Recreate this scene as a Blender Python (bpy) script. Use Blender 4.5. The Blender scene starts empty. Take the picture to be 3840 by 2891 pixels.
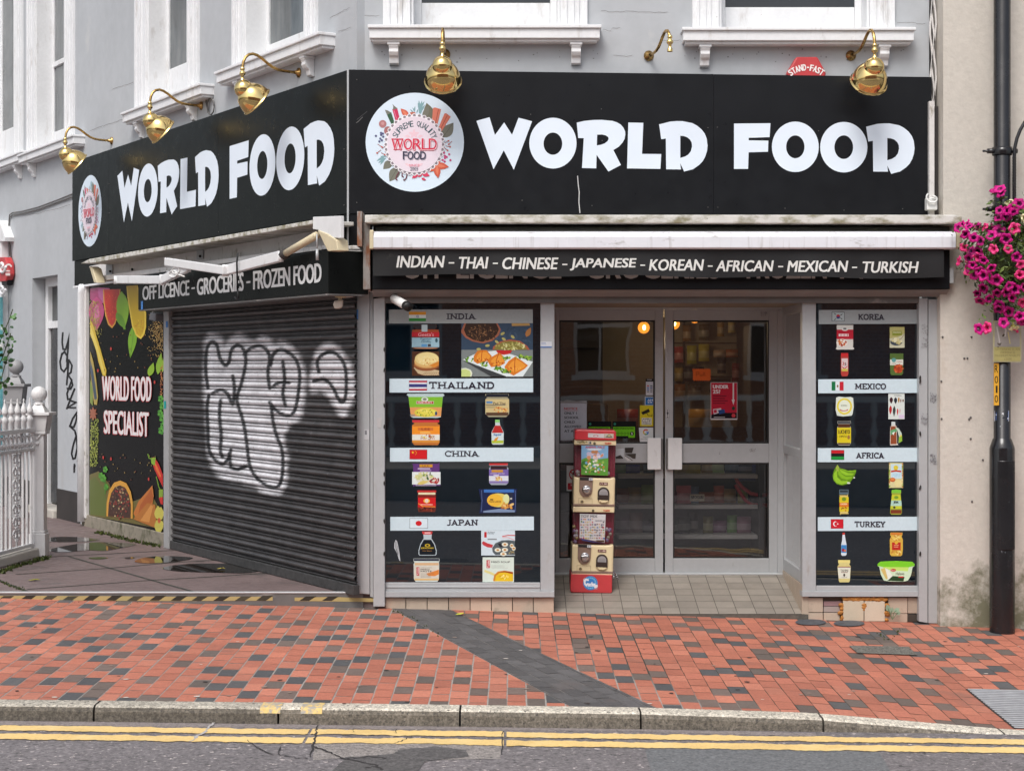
import bpy, math, random
import numpy as np
from mathutils import Vector, Matrix
from mathutils.geometry import tessellate_polygon
random.seed(7)
R = math.radians
SC = bpy.context.scene
COL = SC.collection
# ---------------------------------------------------------------- camera, world, sun, exposure
F, D, ZC, HZ, CX = 6300.0, 13.55, 2.043, 1380.0, 1920.0      # focal length in photo pixels, distance and height of the eye
cam = bpy.data.objects.new('camera', bpy.data.cameras.new('camera'))
COL.objects.link(cam)
cam.location = (0, -D, ZC); cam.rotation_euler = (R(90), 0, 0)
cam.data.sensor_width = 36.0; cam.data.lens = 36.0*F/3840.0
cam.data.shift_y = -65.5/3840.0
cam.data.clip_start = 0.05; cam.data.clip_end = 500
SC.camera = cam
world = bpy.data.worlds.new('World'); SC.world = world; world.use_nodes = True
wn = world.node_tree.nodes; wl = world.node_tree.links
bg = wn['Background']; bg.inputs['Strength'].default_value = 0.12
sky = wn.new('ShaderNodeTexSky'); sky.sky_type = 'NISHITA'; sky.sun_disc = False
SUN_EL, SUN_AZ = R(52), R(200)                                  # sun direction
sky.sun_elevation = SUN_EL; sky.sun_rotation = SUN_AZ
sky.air_density = 1.0; sky.dust_density = 4.0; sky.ozone_density = 1.0
hs = wn.new('ShaderNodeHueSaturation'); hs.inputs['Saturation'].default_value = 0.50
wl.new(sky.outputs[0], hs.inputs['Color']); wl.new(hs.outputs[0], bg.inputs['Color'])
sl = bpy.data.lights.new('sun', 'SUN'); sl.energy = 1.2; sl.angle = R(25); sl.color = (1.0, 0.985, 0.965)
sun = bpy.data.objects.new('sun', sl); COL.objects.link(sun)
sd = Vector((math.sin(SUN_AZ)*math.cos(SUN_EL), math.cos(SUN_AZ)*math.cos(SUN_EL), math.sin(SUN_EL)))
sun.rotation_euler = sd.to_track_quat('Z', 'Y').to_euler(); sun.location = sd*30
SC.view_settings.view_transform = 'Standard'; SC.view_settings.look = 'None'
SC.view_settings.exposure = 0.55; SC.view_settings.gamma = 1.0
# ---------------------------------------------------------------- helpers
def lin(c):
    return tuple(((x/255.0)/12.92 if x <= 10 else ((x/255.0+0.055)/1.055)**2.4) for x in c[:3]) + (1.0,)
ORG = {}
def tag(o, label=None, cat=None, group=None, kind=None):
    if label: o['label'] = label
    if cat: o['category'] = cat
    if group: o['group'] = group
    if kind: o['kind'] = kind
    return o
def thing(name, label, cat, loc=(0, 0, 0), rz=0.0, group=None):
    o = bpy.data.objects.new(name, None); COL.objects.link(o)
    o.empty_display_size = 0.1
    o.location = loc; o.rotation_euler = (0, 0, rz)
    ORG[o.as_pointer()] = Vector(loc)
    return tag(o, label, cat, group)
def local(o):                      # children of this thing are built in its own coordinates
    ORG[o.as_pointer()] = Vector((0, 0, 0)); return o
class MB:
    def __init__(s): s.v = []; s.f = []; s.c = []; s.m = []; s.any = False; s.mi = 0; s.solid = False
    def face(s, pts, col=None):
        b = len(s.v); s.v.extend([tuple(p) for p in pts]); s.f.append(tuple(range(b, b+len(pts))))
        s.c.append(col); s.m.append(s.mi)
        if col: s.any = True
    def mesh(s, vs, fs, col=None):
        b = len(s.v); s.v.extend([tuple(p) for p in vs])
        for q in fs:
            s.f.append(tuple(b+i for i in q)); s.c.append(col); s.m.append(s.mi)
        if col: s.any = True
    def prism(s, pts, vec, col=None):          # closed solid: polygon pts swept by vec
        n = len(pts); vec = Vector(vec); a = [Vector(p) for p in pts]; b = [p+vec for p in a]; s.solid = True
        tris = [tuple(t) for t in tessellate_polygon([a])] if n > 4 else [tuple(range(n))]
        fs = []
        for t in tris: fs.append(t); fs.append(tuple(n+i for i in reversed(t)))
        for i in range(n):
            j = (i+1) % n; fs.append((i, j, n+j, n+i))
        s.mesh(a+b, fs, col)
    def box(s, x0, x1, y0, y1, z0, z1, col=None):
        s.prism([(x0, y0, z0), (x1, y0, z0), (x1, y1, z0), (x0, y1, z0)], (0, 0, z1-z0), col)
    def tube(s, path, r, n=10, col=None, cap=True):
        P = [Vector(p) for p in path]; vs = []; fs = []
        rs = r if isinstance(r, (list, tuple)) else [r]*len(P)
        up = None
        for i, p in enumerate(P):
            t = (P[min(i+1, len(P)-1)]-P[max(i-1, 0)]).normalized()
            if up is None:
                up = Vector((0, 0, 1)) if abs(t.z) < .9 else Vector((0, 1, 0))
            a = t.cross(up)
            if a.length < 1e-5: a = t.orthogonal()
            a.normalize(); b = a.cross(t).normalized(); up = b
            for k in range(n):
                w = 2*math.pi*k/n
                vs.append(p + (a*math.cos(w)+b*math.sin(w))*rs[i])
        for i in range(len(P)-1):
            for k in range(n):
                k2 = (k+1) % n
                fs.append((i*n+k, i*n+k2, (i+1)*n+k2, (i+1)*n+k))
        if cap:
            fs.append(tuple(reversed(range(n)))); fs.append(tuple(range((len(P)-1)*n, len(P)*n)))
        s.mesh(vs, fs, col)
    def lathe(s, prof, o, ax=(0, 0, 1), n=24, col=None):      # prof: (radius, height along ax)
        ax = Vector(ax).normalized(); a = ax.orthogonal().normalized(); b = ax.cross(a); o = Vector(o)
        vs = []; fs = []
        for (r, h) in prof:
            for k in range(n):
                w = 2*math.pi*k/n
                vs.append(o+ax*h+(a*math.cos(w)+b*math.sin(w))*max(r, 1e-4))
        for i in range(len(prof)-1):
            for k in range(n):
                k2 = (k+1) % n
                fs.append((i*n+k, i*n+k2, (i+1)*n+k2, (i+1)*n+k))
        s.mesh(vs, fs, col)
    def ball(s, c, r, n=16, col=None, sq=(1, 1, 1)):
        prof = [(math.sin(math.pi*i/n), -math.cos(math.pi*i/n)) for i in range(n+1)]
        b = len(s.v); s.lathe(prof, (0, 0, 0), n=n*2, col=col)
        for i in range(b, len(s.v)):
            p = s.v[i]; s.v[i] = (c[0]+p[0]*r*sq[0], c[1]+p[1]*r*sq[1], c[2]+p[2]*r*sq[2])
    def build(s, name, mat, parent=None, smooth=False, bevel=0.0, clean=False, angle=None):
        me = bpy.data.meshes.new(name)
        o0 = ORG.get(parent.as_pointer(), Vector((0, 0, 0))) if parent else Vector((0, 0, 0))
        me.from_pydata([(p[0]-o0.x, p[1]-o0.y, p[2]-o0.z) for p in s.v], [], s.f)
        mats = mat if isinstance(mat, (list, tuple)) else [mat]
        for m in mats: me.materials.append(m)
        if len(mats) > 1: me.polygons.foreach_set('material_index', s.m)
        if s.any:
            at = me.color_attributes.new('Col', 'FLOAT_COLOR', 'CORNER')
            cc = []
            for q, c in zip(s.f, s.c):
                c = c or (0.5, 0.5, 0.5, 1)
                cc.extend(list(c)*len(q))
            at.data.foreach_set('color', cc)
        if clean or s.solid:
            import bmesh
            bm = bmesh.new(); bm.from_mesh(me); bmesh.ops.recalc_face_normals(bm, faces=bm.faces); bm.to_mesh(me); bm.free()
        if smooth:
            me.polygons.foreach_set('use_smooth', [True]*len(me.polygons))
        o = bpy.data.objects.new(name, me); COL.objects.link(o)
        if parent:
            o.parent = parent; ORG[o.as_pointer()] = o0
        if bevel:
            b = o.modifiers.new('bevel', 'BEVEL'); b.width = bevel; b.segments = 2; b.limit_method = 'ANGLE'; b.angle_limit = R(40)
        return o
class Frame:
    """a vertical wall: u to the right, out towards the street, z up"""
    def __init__(s, o, th):
        s.o = Vector(o); s.th = th; s.u = Vector((math.cos(th), math.sin(th), 0)); s.n = Vector((math.sin(th), -math.cos(th), 0))
    def pt(s, u, out, z): 
        p = s.o+s.u*u+s.n*out; return Vector((p.x, p.y, z))
    def uz(s, px, py, out=0.0):
        r = Vector(((px-CX)/F, 1.0, -(py-HZ)/F)); c = Vector((0, -D, ZC))
        q = s.o+s.n*out
        t = (q-c).to_2d().dot(s.n.to_2d())/r.to_2d().dot(s.n.to_2d())
        p = c+r*t
        return (p-s.o).to_2d().dot(s.u.to_2d()), p.z
    def p(s, px, py, out=0.0, extra=0.0):
        u, z = s.uz(px, py, out); return s.pt(u, out+extra, z)
    def box(s, mb, u0, u1, o0, o1, z0, z1, col=None):
        mb.prism([s.pt(u0, o0, z0), s.pt(u1, o0, z0), s.pt(u1, o1, z0), s.pt(u0, o1, z0)], (0, 0, z1-z0), col)
    def pbox(s, mb, x0, y0, x1, y1, out, depth, col=None):      # photo rectangle on plane `out`, going `depth` inwards
        mb.prism([s.p(x0, y0, out), s.p(x0, y1, out), s.p(x1, y1, out), s.p(x1, y0, out)], -s.n*depth, col)
    def ppoly(s, mb, pts, out, depth, col=None):
        mb.prism([s.p(x, y, out) for x, y in pts], -s.n*depth, col)
FR = Frame((0, 0, 0), 0.0)
TH = math.atan2(-0.8472, 0.5313)
LW = Frame(((1305-CX)/F*D, 0, 0), TH)
def S(*a): return lin(a)
# ---------------------------------------------------------------- flat printed art
TXT = {}
def text_tris(st, bold=0.0, space=1.0):
    k = (st, bold, space)
    if k in TXT: return TXT[k]
    cu = bpy.data.curves.new('t', 'FONT'); cu.body = st; cu.offset = bold; cu.space_character = space; cu.resolution_u = 3
    ob = bpy.data.objects.new('t', cu)
    me = ob.to_mesh(); me.calc_loop_triangles()
    vs = np.array([tuple(v.co)[:2] for v in me.vertices]); fs = [tuple(t.vertices) for t in me.loop_triangles]
    ob.to_mesh_clear(); bpy.data.objects.remove(ob); bpy.data.curves.remove(cu)
    a = vs.min(0); b = vs.max(0)
    TXT[k] = ((vs-a)/(b-a), fs)
    return TXT[k]
class Art:
    """shapes drawn in photo (or zoomed photo) coordinates on a wall plane, stacked outwards"""
    STEP = 0.00006
    def __init__(s, fr, out, xf=(0, 0, 1), remap=None):
        s.fr = fr; s.out = out; s.xf = xf; s.mb = MB(); s.k = 0; s.inc = 1; s.remap = remap
    def W(s, x, y):
        X, Y = s.xf[0]+x*s.xf[2], s.xf[1]+y*s.xf[2]
        if s.remap: return s.remap(X, Y, s.k*s.STEP)
        return s.fr.p(X, Y, s.out, s.k*s.STEP)
    def poly(s, pts, col, holes=()):
        s.k += s.inc
        loops = [[Vector((x, -y, 0)) for x, y in pts]]+[[Vector((x, -y, 0)) for x, y in h] for h in holes]
        flat = [q for l in loops for q in l]
        vs = [s.W(q.x, -q.y) for q in flat]; fs = []
        for t in tessellate_polygon(loops):
            a, b, c = (flat[i] for i in t)
            cr = (b-a).cross(c-a).z
            if abs(cr) < 1e-9: continue
            fs.append(tuple(t) if cr > 0 else tuple(reversed(t)))
        s.mb.mesh(vs, fs, S(*col))
        return s
    def rect(s, x0, y0, x1, y1, col): return s.poly([(x0, y0), (x0, y1), (x1, y1), (x1, y0)], col)
    def rrect(s, x0, y0, x1, y1, r, col):
        p = []
        for cx, cy, a0 in ((x0+r, y0+r, 180), (x0+r, y1-r, 90), (x1-r, y1-r, 0), (x1-r, y0+r, -90)):
            for i in range(5):
                a = R(a0-i*22.5); p.append((cx+r*math.cos(a), cy+r*math.sin(a)))
        return s.poly(p, col)
    def ell(s, cx, cy, rx, ry, col, rot=0, n=20, hole=None):
        c, t = math.cos(R(rot)), math.sin(R(rot))
        def lp(k): return [(cx+k*rx*math.cos(w)*c-k*ry*math.sin(w)*t, cy+k*rx*math.cos(w)*t+k*ry*math.sin(w)*c) for w in [2*math.pi*i/n for i in range(n)]]
        return s.poly(lp(1), col, [lp(hole)] if hole else ())
    def leaf(s, x0, y0, x1, y1, w, col):
        dx, dy = x1-x0, y1-y0; L = math.hypot(dx, dy); nx, ny = -dy*w, dx*w
        a = [(x0+dx*t+nx*math.sin(math.pi*t**.8), y0+dy*t+ny*math.sin(math.pi*t**.8)) for t in [i/8 for i in range(9)]]
        b = [(x0+dx*t-nx*math.sin(math.pi*t**.8), y0+dy*t-ny*math.sin(math.pi*t**.8)) for t in [i/8 for i in range(7, 0, -1)]]
        return s.poly(a+b, col)
    def line(s, pts, w, col, closed=False):
        n = len(pts); L = []; Rr = []
        for i in range(n):
            a = pts[i-1] if (i > 0 or closed) else pts[i]; b = pts[(i+1) % n] if (i < n-1 or closed) else pts[i]
            p = pts[i]
            d1 = (p[0]-a[0], p[1]-a[1]); d2 = (b[0]-p[0], b[1]-p[1])
            l1 = math.hypot(*d1); l2 = math.hypot(*d2)
            if l1 < 1e-6: d1 = d2; l1 = l2
            if l2 < 1e-6: d2 = d1; l2 = l1
            n1 = (-d1[1]/l1, d1[0]/l1); n2 = (-d2[1]/l2, d2[0]/l2)
            m = (n1[0]+n2[0], n1[1]+n2[1]); ml = math.hypot(*m) or 1
            m = (m[0]/ml, m[1]/ml); k = min(1/max(.35, m[0]*n1[0]+m[1]*n1[1]), 2.5)*w/2
            L.append((p[0]+m[0]*k, p[1]+m[1]*k)); Rr.append((p[0]-m[0]*k, p[1]-m[1]*k))
        s.k += s.inc
        vs = [s.W(*q) for q in L]+[s.W(*q) for q in Rr]; fs = []
        for i in range(n if closed else n-1):
            j = (i+1) % n; fs.append((i, j, n+j, n+i))
        s.mb.mesh(vs, fs, S(*col)); return s
    def text(s, st, x0, y0, x1, y1, col, bold=0.0, shear=0.0, quad=None, rot90=False, space=1.0):
        q = quad or ((x0, y0), (x1, y0), (x1, y1), (x0, y1))
        if bold:
            h = math.hypot(q[3][0]-q[0][0], q[3][1]-q[0][1]); w_ = math.hypot(q[1][0]-q[0][0], q[1][1]-q[0][1])
            d = min(bold*1.5*(w_ if rot90 else h), .09*h); e = d/max(w_, 1e-6); f = .45*d/max(h, 1e-6)
            lp = lambda a, b: tuple((1-a)*(1-b)*q[0][i]+a*(1-b)*q[1][i]+a*b*q[2][i]+(1-a)*b*q[3][i] for i in (0, 1))
            o_ = s.inc; s.inc = .3*o_
            for sx, sy in ((-1, -1), (1, 1), (1, -1), (-1, 1), (0, 0)):
                a0, a1, b0, b1 = e+sx*e, 1-e+sx*e, f+sy*f, 1-f+sy*f
                s.text(st, 0, 0, 0, 0, col, 0, shear, (lp(a0, b0), lp(a1, b0), lp(a1, b1), lp(a0, b1)), rot90, space)
            s.inc = o_; return s
        s.k += s.inc
        uv, fs = text_tris(st, 0, space)
        vs = []
        for a, b in uv:
            if rot90: a, b = 1-b, a          # reads bottom to top
            if shear:
                k_ = shear*abs(q[3][1]-q[0][1])/max(1e-6, math.hypot(q[1][0]-q[0][0], q[1][1]-q[0][1])); a = (a+k_*b)/(1+k_)
            b = 1-b
            x = (1-a)*(1-b)*q[0][0]+a*(1-b)*q[1][0]+a*b*q[2][0]+(1-a)*b*q[3][0]
            y = (1-a)*(1-b)*q[0][1]+a*(1-b)*q[1][1]+a*b*q[2][1]+(1-a)*b*q[3][1]
            vs.append(s.W(x, y))
        s.mb.mesh(vs, fs, S(*col)); return s
    def arctext(s, st, cx, cy, r, a0, a1, h, w, col, bold=0.0):
        n = len(st)
        for i, ch in enumerate(st):
            if ch in ' ': continue
            a = R(a0+(a1-a0)*i/(n-1)); ca, sa = math.cos(a), math.sin(a)
            ox, oy = cx+r*sa, cy-r*ca
            def c(u, v): return (ox+u*ca+v*sa, oy+u*sa-v*ca)
            if ch == '-':
                s.poly([c(-w*.3, h*.1), c(w*.3, h*.1), c(w*.3, -h*.1), c(-w*.3, -h*.1)], col); continue
            ww = w*(.45 if ch in 'I' else 1)
            s.text(ch, 0, 0, 0, 0, col, bold, quad=(c(-ww/2, h/2), c(ww/2, h/2), c(ww/2, -h/2), c(-ww/2, -h/2)))
        return s
    def build(s, name, parent, mat=None, label=None):
        o = s.mb.build(name, mat or M['print'], parent)
        if label: o['label'] = label
        return o
def arc(cx, cy, rx, ry, a0, a1, n=9): return [(cx+rx*math.cos(R(a0+(a1-a0)*i/n)), cy+ry*math.sin(R(a0+(a1-a0)*i/n))) for i in range(n+1)]
SLAB = {   # width, strokes, serif centres
 'I': (.42, [[(.21, 0), (.21, 1)]], [(.21, .06), (.21, .94)]),
 'N': (.92, [[(.18, 1), (.18, 0)], [(.15, .08), (.76, .92)], [(.76, 0), (.76, 1)]], [(.18, .06), (.16, .94), (.76, .06)]),
 'D': (.86, [[(.2, 0), (.2, 1)], [(.2, .07)]+arc(.42, .5, .34, .43, -90, 90)+[(.2, .93)]], [(.14, .06), (.14, .94)]),
 'A': (.94, [[(.14, 1), (.46, .04)], [(.42, .04), (.8, 1)], [(.25, .7), (.68, .7)]], [(.14, .94), (.8, .94)]),
 'T': (.86, [[(.04, .07), (.82, .07)], [(.43, 0), (.43, 1)], [(.1, .07), (.1, .3)], [(.76, .07), (.76, .3)]], [(.43, .94)]),
 'H': (.98, [[(.2, 0), (.2, 1)], [(.78, 0), (.78, 1)], [(.2, .5), (.78, .5)]], [(.2, .06), (.2, .94), (.78, .06), (.78, .94)]),
 'L': (.76, [[(.2, 0), (.2, 1)], [(.2, .93), (.72, .93)], [(.68, 1), (.68, .65)]], [(.2, .06), (.14, .94)]),
 'C': (.82, [arc(.46, .5, .36, .44, -40, -320, 14), [(.76, .03), (.76, .34)]], []),
 'J': (.6, [[(.42, 0), (.42, .78)]+arc(.2, .78, .22, .2, 0, 140, 6)], [(.42, .06)]),
 'P': (.82, [[(.2, 0), (.2, 1)], [(.2, .07)]+arc(.46, .3, .27, .23, -90, 90)+[(.2, .53)]], [(.16, .06), (.2, .94)]),
 'K': (.92, [[(.2, 0), (.2, 1)], [(.2, .6), (.76, .04)], [(.4, .42), (.8, 1)]], [(.2, .06), (.2, .94), (.76, .06), (.78, .94)]),
 'O': (.92, [arc(.46, .5, .36, .44, 0, 360, 18)], []),
 'R': (.9, [[(.2, 0), (.2, 1)], [(.2, .07)]+arc(.46, .29, .25, .22, -90, 90)+[(.2, .51)], [(.46, .51), (.78, 1)]], [(.16, .06), (.2, .94), (.8, .94)]),
 'E': (.78, [[(.2, 0), (.2, 1)], [(.2, .07), (.7, .07)], [(.2, .5), (.56, .5)], [(.2, .93), (.72, .93)], [(.68, 0), (.68, .28)], [(.7, .7), (.7, 1)]], [(.14, .06), (.14, .94)]),
 'F': (.76, [[(.2, 0), (.2, 1)], [(.2, .07), (.7, .07)], [(.2, .5), (.56, .5)], [(.68, 0), (.68, .28)]], [(.14, .06), (.2, .94)]),
 'M': (1.12, [[(.18, 1), (.2, 0)], [(.2, .06), (.55, .8)], [(.55, .8), (.9, .06)], [(.9, 0), (.92, 1)]], [(.16, .94), (.14, .06), (.92, .94), (.96, .06)]),
 'X': (.9, [[(.14, .02), (.76, .98)], [(.76, .02), (.14, .98)]], [(.16, .06), (.74, .06), (.16, .94), (.76, .94)]),
 'U': (.92, [[(.2, 0), (.2, .6)]+arc(.47, .62, .27, .32, 180, 0, 8)+[(.74, 0)]], [(.2, .06), (.74, .06)]),
 'Y': (.9, [[(.14, .04), (.45, .55)], [(.76, .04), (.45, .55)], [(.45, .5), (.45, 1)]], [(.16, .06), (.74, .06), (.45, .94)]),
}
def slab(a, st, x0, y0, x1, y1, col, wt=.23):
    tot = sum(SLAB[c][0] for c in st); k = (x1-x0)/tot; h = y1-y0; x = x0
    for c in st:
        w, strokes, ser = SLAB[c]
        for q in strokes: a.line([(x+u*k, y0+v*h) for u, v in q], wt*h*.95, col)
        for u, v in ser: a.line([(x+(u-.19)*k, y0+v*h), (x+(u+.19)*k, y0+v*h)], .13*h, col)
        x += w*k
# ---------------------------------------------------------------- materials
M = {}
def mat(name, col, rough=.6, metal=0.0, var=None, bump=None, spec=.5, attr=False, coat=0.0, rvar=0.0, col2=None, mask=None, streak=None):
    m = bpy.data.materials.new(name); m.use_nodes = True; nt = m.node_tree; N = nt.nodes; L = nt.links
    b = N['Principled BSDF']; b.inputs['Roughness'].default_value = rough; b.inputs['Metallic'].default_value = metal
    b.inputs['Specular IOR Level'].default_value = spec; b.inputs['Coat Weight'].default_value = coat; b.inputs['Coat Roughness'].default_value = .08
    tc = N.new('ShaderNodeTexCoord'); co = tc.outputs['Object']
    def noise(sc, det=6, stretch=None, rg=.6):
        n = N.new('ShaderNodeTexNoise'); n.inputs['Scale'].default_value = sc; n.inputs['Detail'].default_value = det; n.inputs['Roughness'].default_value = rg
        if stretch:
            mp = N.new('ShaderNodeMapping'); mp.inputs['Scale'].default_value = stretch; L.new(co, mp.inputs[0]); L.new(mp.outputs[0], n.inputs['Vector'])
        else: L.new(co, n.inputs['Vector'])
        return n.outputs['Fac']
    def ramp(x, a, c):
        r = N.new('ShaderNodeMapRange'); r.inputs['From Min'].default_value = a; r.inputs['From Max'].default_value = c; L.new(x, r.inputs['Value']); return r.outputs[0]
    def mix(fac, A, B, mode='MIX'):
        x = N.new('ShaderNodeMix'); x.data_type = 'RGBA'; x.blend_type = mode
        for sock, v in ((x.inputs['Factor'], fac), (x.inputs['A'], A), (x.inputs['B'], B)):
            if hasattr(v, 'links') or hasattr(v, 'is_linked'): L.new(v, sock)
            else: sock.default_value = v
        return x.outputs['Result']
    base = tuple(col) if len(col) == 4 else tuple(col)+(1,)
    cur = base
    if attr:
        a = N.new('ShaderNodeVertexColor'); a.layer_name = 'Col'; cur = a.outputs[0]
    if var:
        for sc, amt in var:
            n = ramp(noise(sc), .3, .7)
            g = N.new('ShaderNodeCombineColor')
            lo = N.new('ShaderNodeMapRange'); lo.inputs['To Min'].default_value = 1-amt; lo.inputs['To Max'].default_value = 1+amt*.6; L.new(n, lo.inputs['Value'])
            for i in range(3): L.new(lo.outputs[0], g.inputs[i])
            cur = mix(1.0, cur, g.outputs[0], 'MULTIPLY')
    if col2:                                   # (colour, noise scale, lo, hi, stretch)
        for c2, sc, lo_, hi_, st in col2:
            cur = mix(ramp(noise(sc, 8, st, .65), lo_, hi_), cur, c2)
    if mask: cur = mask(N, L, co, noise, ramp, mix, cur)
    if cur is base: b.inputs['Base Color'].default_value = base
    else: L.new(cur, b.inputs['Base Color'])
    if rvar:
        r = N.new('ShaderNodeMapRange'); r.inputs['To Min'].default_value = max(.02, rough-rvar); r.inputs['To Max'].default_value = rough+rvar
        L.new(ramp(noise(9), .3, .7), r.inputs['Value']); L.new(r.outputs[0], b.inputs['Roughness'])
    if bump:
        bn = None
        for sc, st in bump:
            k = N.new('ShaderNodeBump'); k.inputs['Strength'].default_value = min(1, st*20); k.inputs['Distance'].default_value = st
            L.new(noise(sc), k.inputs['Height'])
            if bn: L.new(bn, k.inputs['Normal'])
            bn = k.outputs[0]
        L.new(bn, b.inputs['Normal'])
    M[name] = m; return m
def glass(name, tint, refl=1.0):
    m = bpy.data.materials.new(name); m.use_nodes = True; nt = m.node_tree; N = nt.nodes; L = nt.links
    N.remove(N['Principled BSDF'])
    t = N.new('ShaderNodeBsdfTransparent'); t.inputs[0].default_value = tint
    g = N.new('ShaderNodeBsdfGlossy'); g.inputs['Roughness'].default_value = .015
    fr = N.new('ShaderNodeFresnel'); ge = N.new('ShaderNodeNewGeometry'); io = N.new('ShaderNodeMapRange'); io.inputs['To Min'].default_value = 1.5; io.inputs['To Max'].default_value = 1/1.5; L.new(ge.outputs['Backfacing'], io.inputs['Value']); L.new(io.outputs[0], fr.inputs['IOR'])
    mu = N.new('ShaderNodeMath'); mu.operation = 'MULTIPLY'; mu.inputs[1].default_value = refl; L.new(fr.outputs[0], mu.inputs[0])
    bn = N.new('ShaderNodeBump'); bn.inputs['Strength'].default_value = .03; bn.inputs['Distance'].default_value = .02
    no = N.new('ShaderNodeTexNoise'); no.inputs['Scale'].default_value = 2.5; no.inputs['Detail'].default_value = 1; L.new(no.outputs[0], bn.inputs['Height']); L.new(bn.outputs[0], g.inputs['Normal'])
    x = N.new('ShaderNodeMixShader'); L.new(mu.outputs[0], x.inputs[0]); L.new(t.outputs[0], x.inputs[1]); L.new(g.outputs[0], x.inputs[2])
    L.new(x.outputs[0], N['Material Output'].inputs[0]); M[name] = m; return m
def emit(name, col, st):
    m = bpy.data.materials.new(name); m.use_nodes = True; N = m.node_tree.nodes; N.remove(N['Principled BSDF'])
    e = N.new('ShaderNodeEmission'); e.inputs[0].default_value = col; e.inputs[1].default_value = st
    m.node_tree.links.new(e.outputs[0], N['Material Output'].inputs[0]); M[name] = m; return m
# ---------------------------------------------------------------- the materials of the place
mat('print', (.5, .5, .5), .32, attr=True, spec=.35, var=[(60, .05)])
mat('vinyl', (.5, .5, .5), .4, attr=True, spec=.3, var=[(3, .03)])
mat('paper', (.5, .5, .5), .7, attr=True, spec=.2, var=[(40, .06)])
mat('render_grey', (.44, .46, .48), .78, var=[(1.3, .07), (9, .05)], bump=[(7, .006), (90, .0015)],
    col2=[((.40, .40, .40, 1), 2.2, .62, .80, (1, 1, .22)), ((.56, .56, .55, 1), 1.1, .60, .78, None), ((.16, .15, .13, 1), 26, .72, .78, None)])
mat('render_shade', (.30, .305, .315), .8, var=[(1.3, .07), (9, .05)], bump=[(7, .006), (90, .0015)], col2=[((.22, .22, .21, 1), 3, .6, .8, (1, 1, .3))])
mat('white_paint', (.765, .775, .785), .5, var=[(4, .05), (30, .05)], bump=[(40, .001)], col2=[((.46, .43, .40, 1), 9, .56, .80, (1, 1, .3)), ((.24, .21, .17, 1), 30, .69, .76, None)])
mat('white_upvc', (.72, .73, .73), .35, var=[(8, .06)], col2=[((.42, .40, .37, 1), 14, .60, .80, (1, 1, .5)), ((.2, .19, .17, 1), 40, .70, .76, None)])
mat('old_white', (.66, .64, .62), .5, var=[(6, .08), (40, .06)], bump=[(30, .001)], col2=[((.22, .19, .13, 1), 9, .58, .72, (1, 1, .6)), ((.30, .16, .08, 1), 30, .71, .77, None)])
mat('mossy_white', (.62, .61, .57), .6, var=[(10, .1)], bump=[(50, .002)], col2=[((.24, .22, .14, 1), 11, .45, .62, (.5, 1, 1)), ((.07, .07, .05, 1), 40, .66, .72, None)])
mat('cream', (.62, .54, .36), .5, var=[(10, .1)], col2=[((.3, .2, .1, 1), 20, .65, .8, None)])
mat('sign_black', (.009, .010, .012), .33, spec=.2, var=[(3, .2)], rvar=.06, bump=[(1.2, .0012)], col2=[((.16, .16, .16, 1), 70, .79, .82, None)])
mat('black_pvc', (.010, .010, .011), .5, spec=.4, var=[(5, .3)], bump=[(4, .004)], col2=[((.09, .085, .075, 1), 9, .62, .85, (.5, 1, 1))])
mat('black_metal', (.010, .010, .012), .22, spec=.6, var=[(6, .3)], rvar=.1, bump=[(12, .0015)], col2=[((.34, .36, .40, 1), 24, .69, .715, None)])
mat('sign_black_shaded', (.0065, .0075, .007), .30, spec=.09, var=[(3, .2)], rvar=.05, bump=[(1.2, .001)], col2=[((.16, .16, .16, 1), 70, .79, .82, None)])  # darker copy of sign_black: the side's dimmer reflections set into the material
mat('brass', (.86, .64, .27), .09, 1.0, var=[(6, .12)], rvar=.04)
mat('old_brass', (.52, .33, .12), .25, 1.0, var=[(14, .3)], rvar=.1)
mat('alu', (.44, .455, .465), .42, 0.25, var=[(2, .06), (24, .04)], col2=[((.26, .24, .22, 1), 16, .66, .84, (1, 1, .25)), ((.12, .12, .13, 1), 55, .74, .79, None)])
mat('alu_warm', (.405, .42, .43), .5, 0.1, var=[(2, .06), (24, .05)], col2=[((.30, .26, .22, 1), 12, .62, .82, (1, 1, .3)), ((.10, .09, .08, 1), 50, .76, .80, None)])
mat('alu_dark', (.14, .135, .13), .5, 0.1, var=[(4, .2)], col2=[((.30, .28, .26, 1), 10, .6, .7, (.3, 1, 1))])
mat('rust', (.30, .28, .26), .6, var=[(8, .2)], col2=[((.22, .08, .03, 1), 9, .50, .62, (1, 1, .3))])
mat('rubber', (.012, .012, .012), .5)
mat('pane_black', (.0025, .007, .012), .02, spec=1.0, var=[(2, .3)], bump=[(.9, .0012)])
mat('pane_grey', (.16, .175, .18), .04, spec=.6, var=[(1.6, .35)], bump=[(1.2, .002)], col2=[((.07, .08, .085, 1), 1.5, .45, .62, (1.2, 1, .25))])
mat('pane_dark', (.02, .024, .028), .03, spec=.6, var=[(1.6, .3)], bump=[(1.2, .002)])
mat('tile_floor', (.5, .45, .4), .6, attr=True, var=[(9, .1), (120, .08)], bump=[(160, .0006)], col2=[((.2, .17, .14, 1), 5, .6, .8, None)])
mat('tile_riser', (.5, .45, .4), .42, attr=True, var=[(9, .06), (150, .06)], col2=[((.22, .19, .15, 1), 6, .62, .82, None)])
mat('brick_paver', (.5, .2, .15), .74, attr=True, var=[(1.6, .14), (30, .12), (90, .18)], bump=[(90, .0012)], col2=[((.14, .10, .085, 1), 1.3, .60, .84, None), ((.34, .30, .27, 1), 16, .70, .78, (.5, 1, 1)), ((.05, .045, .04, 1), 42, .72, .75, None)])
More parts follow.
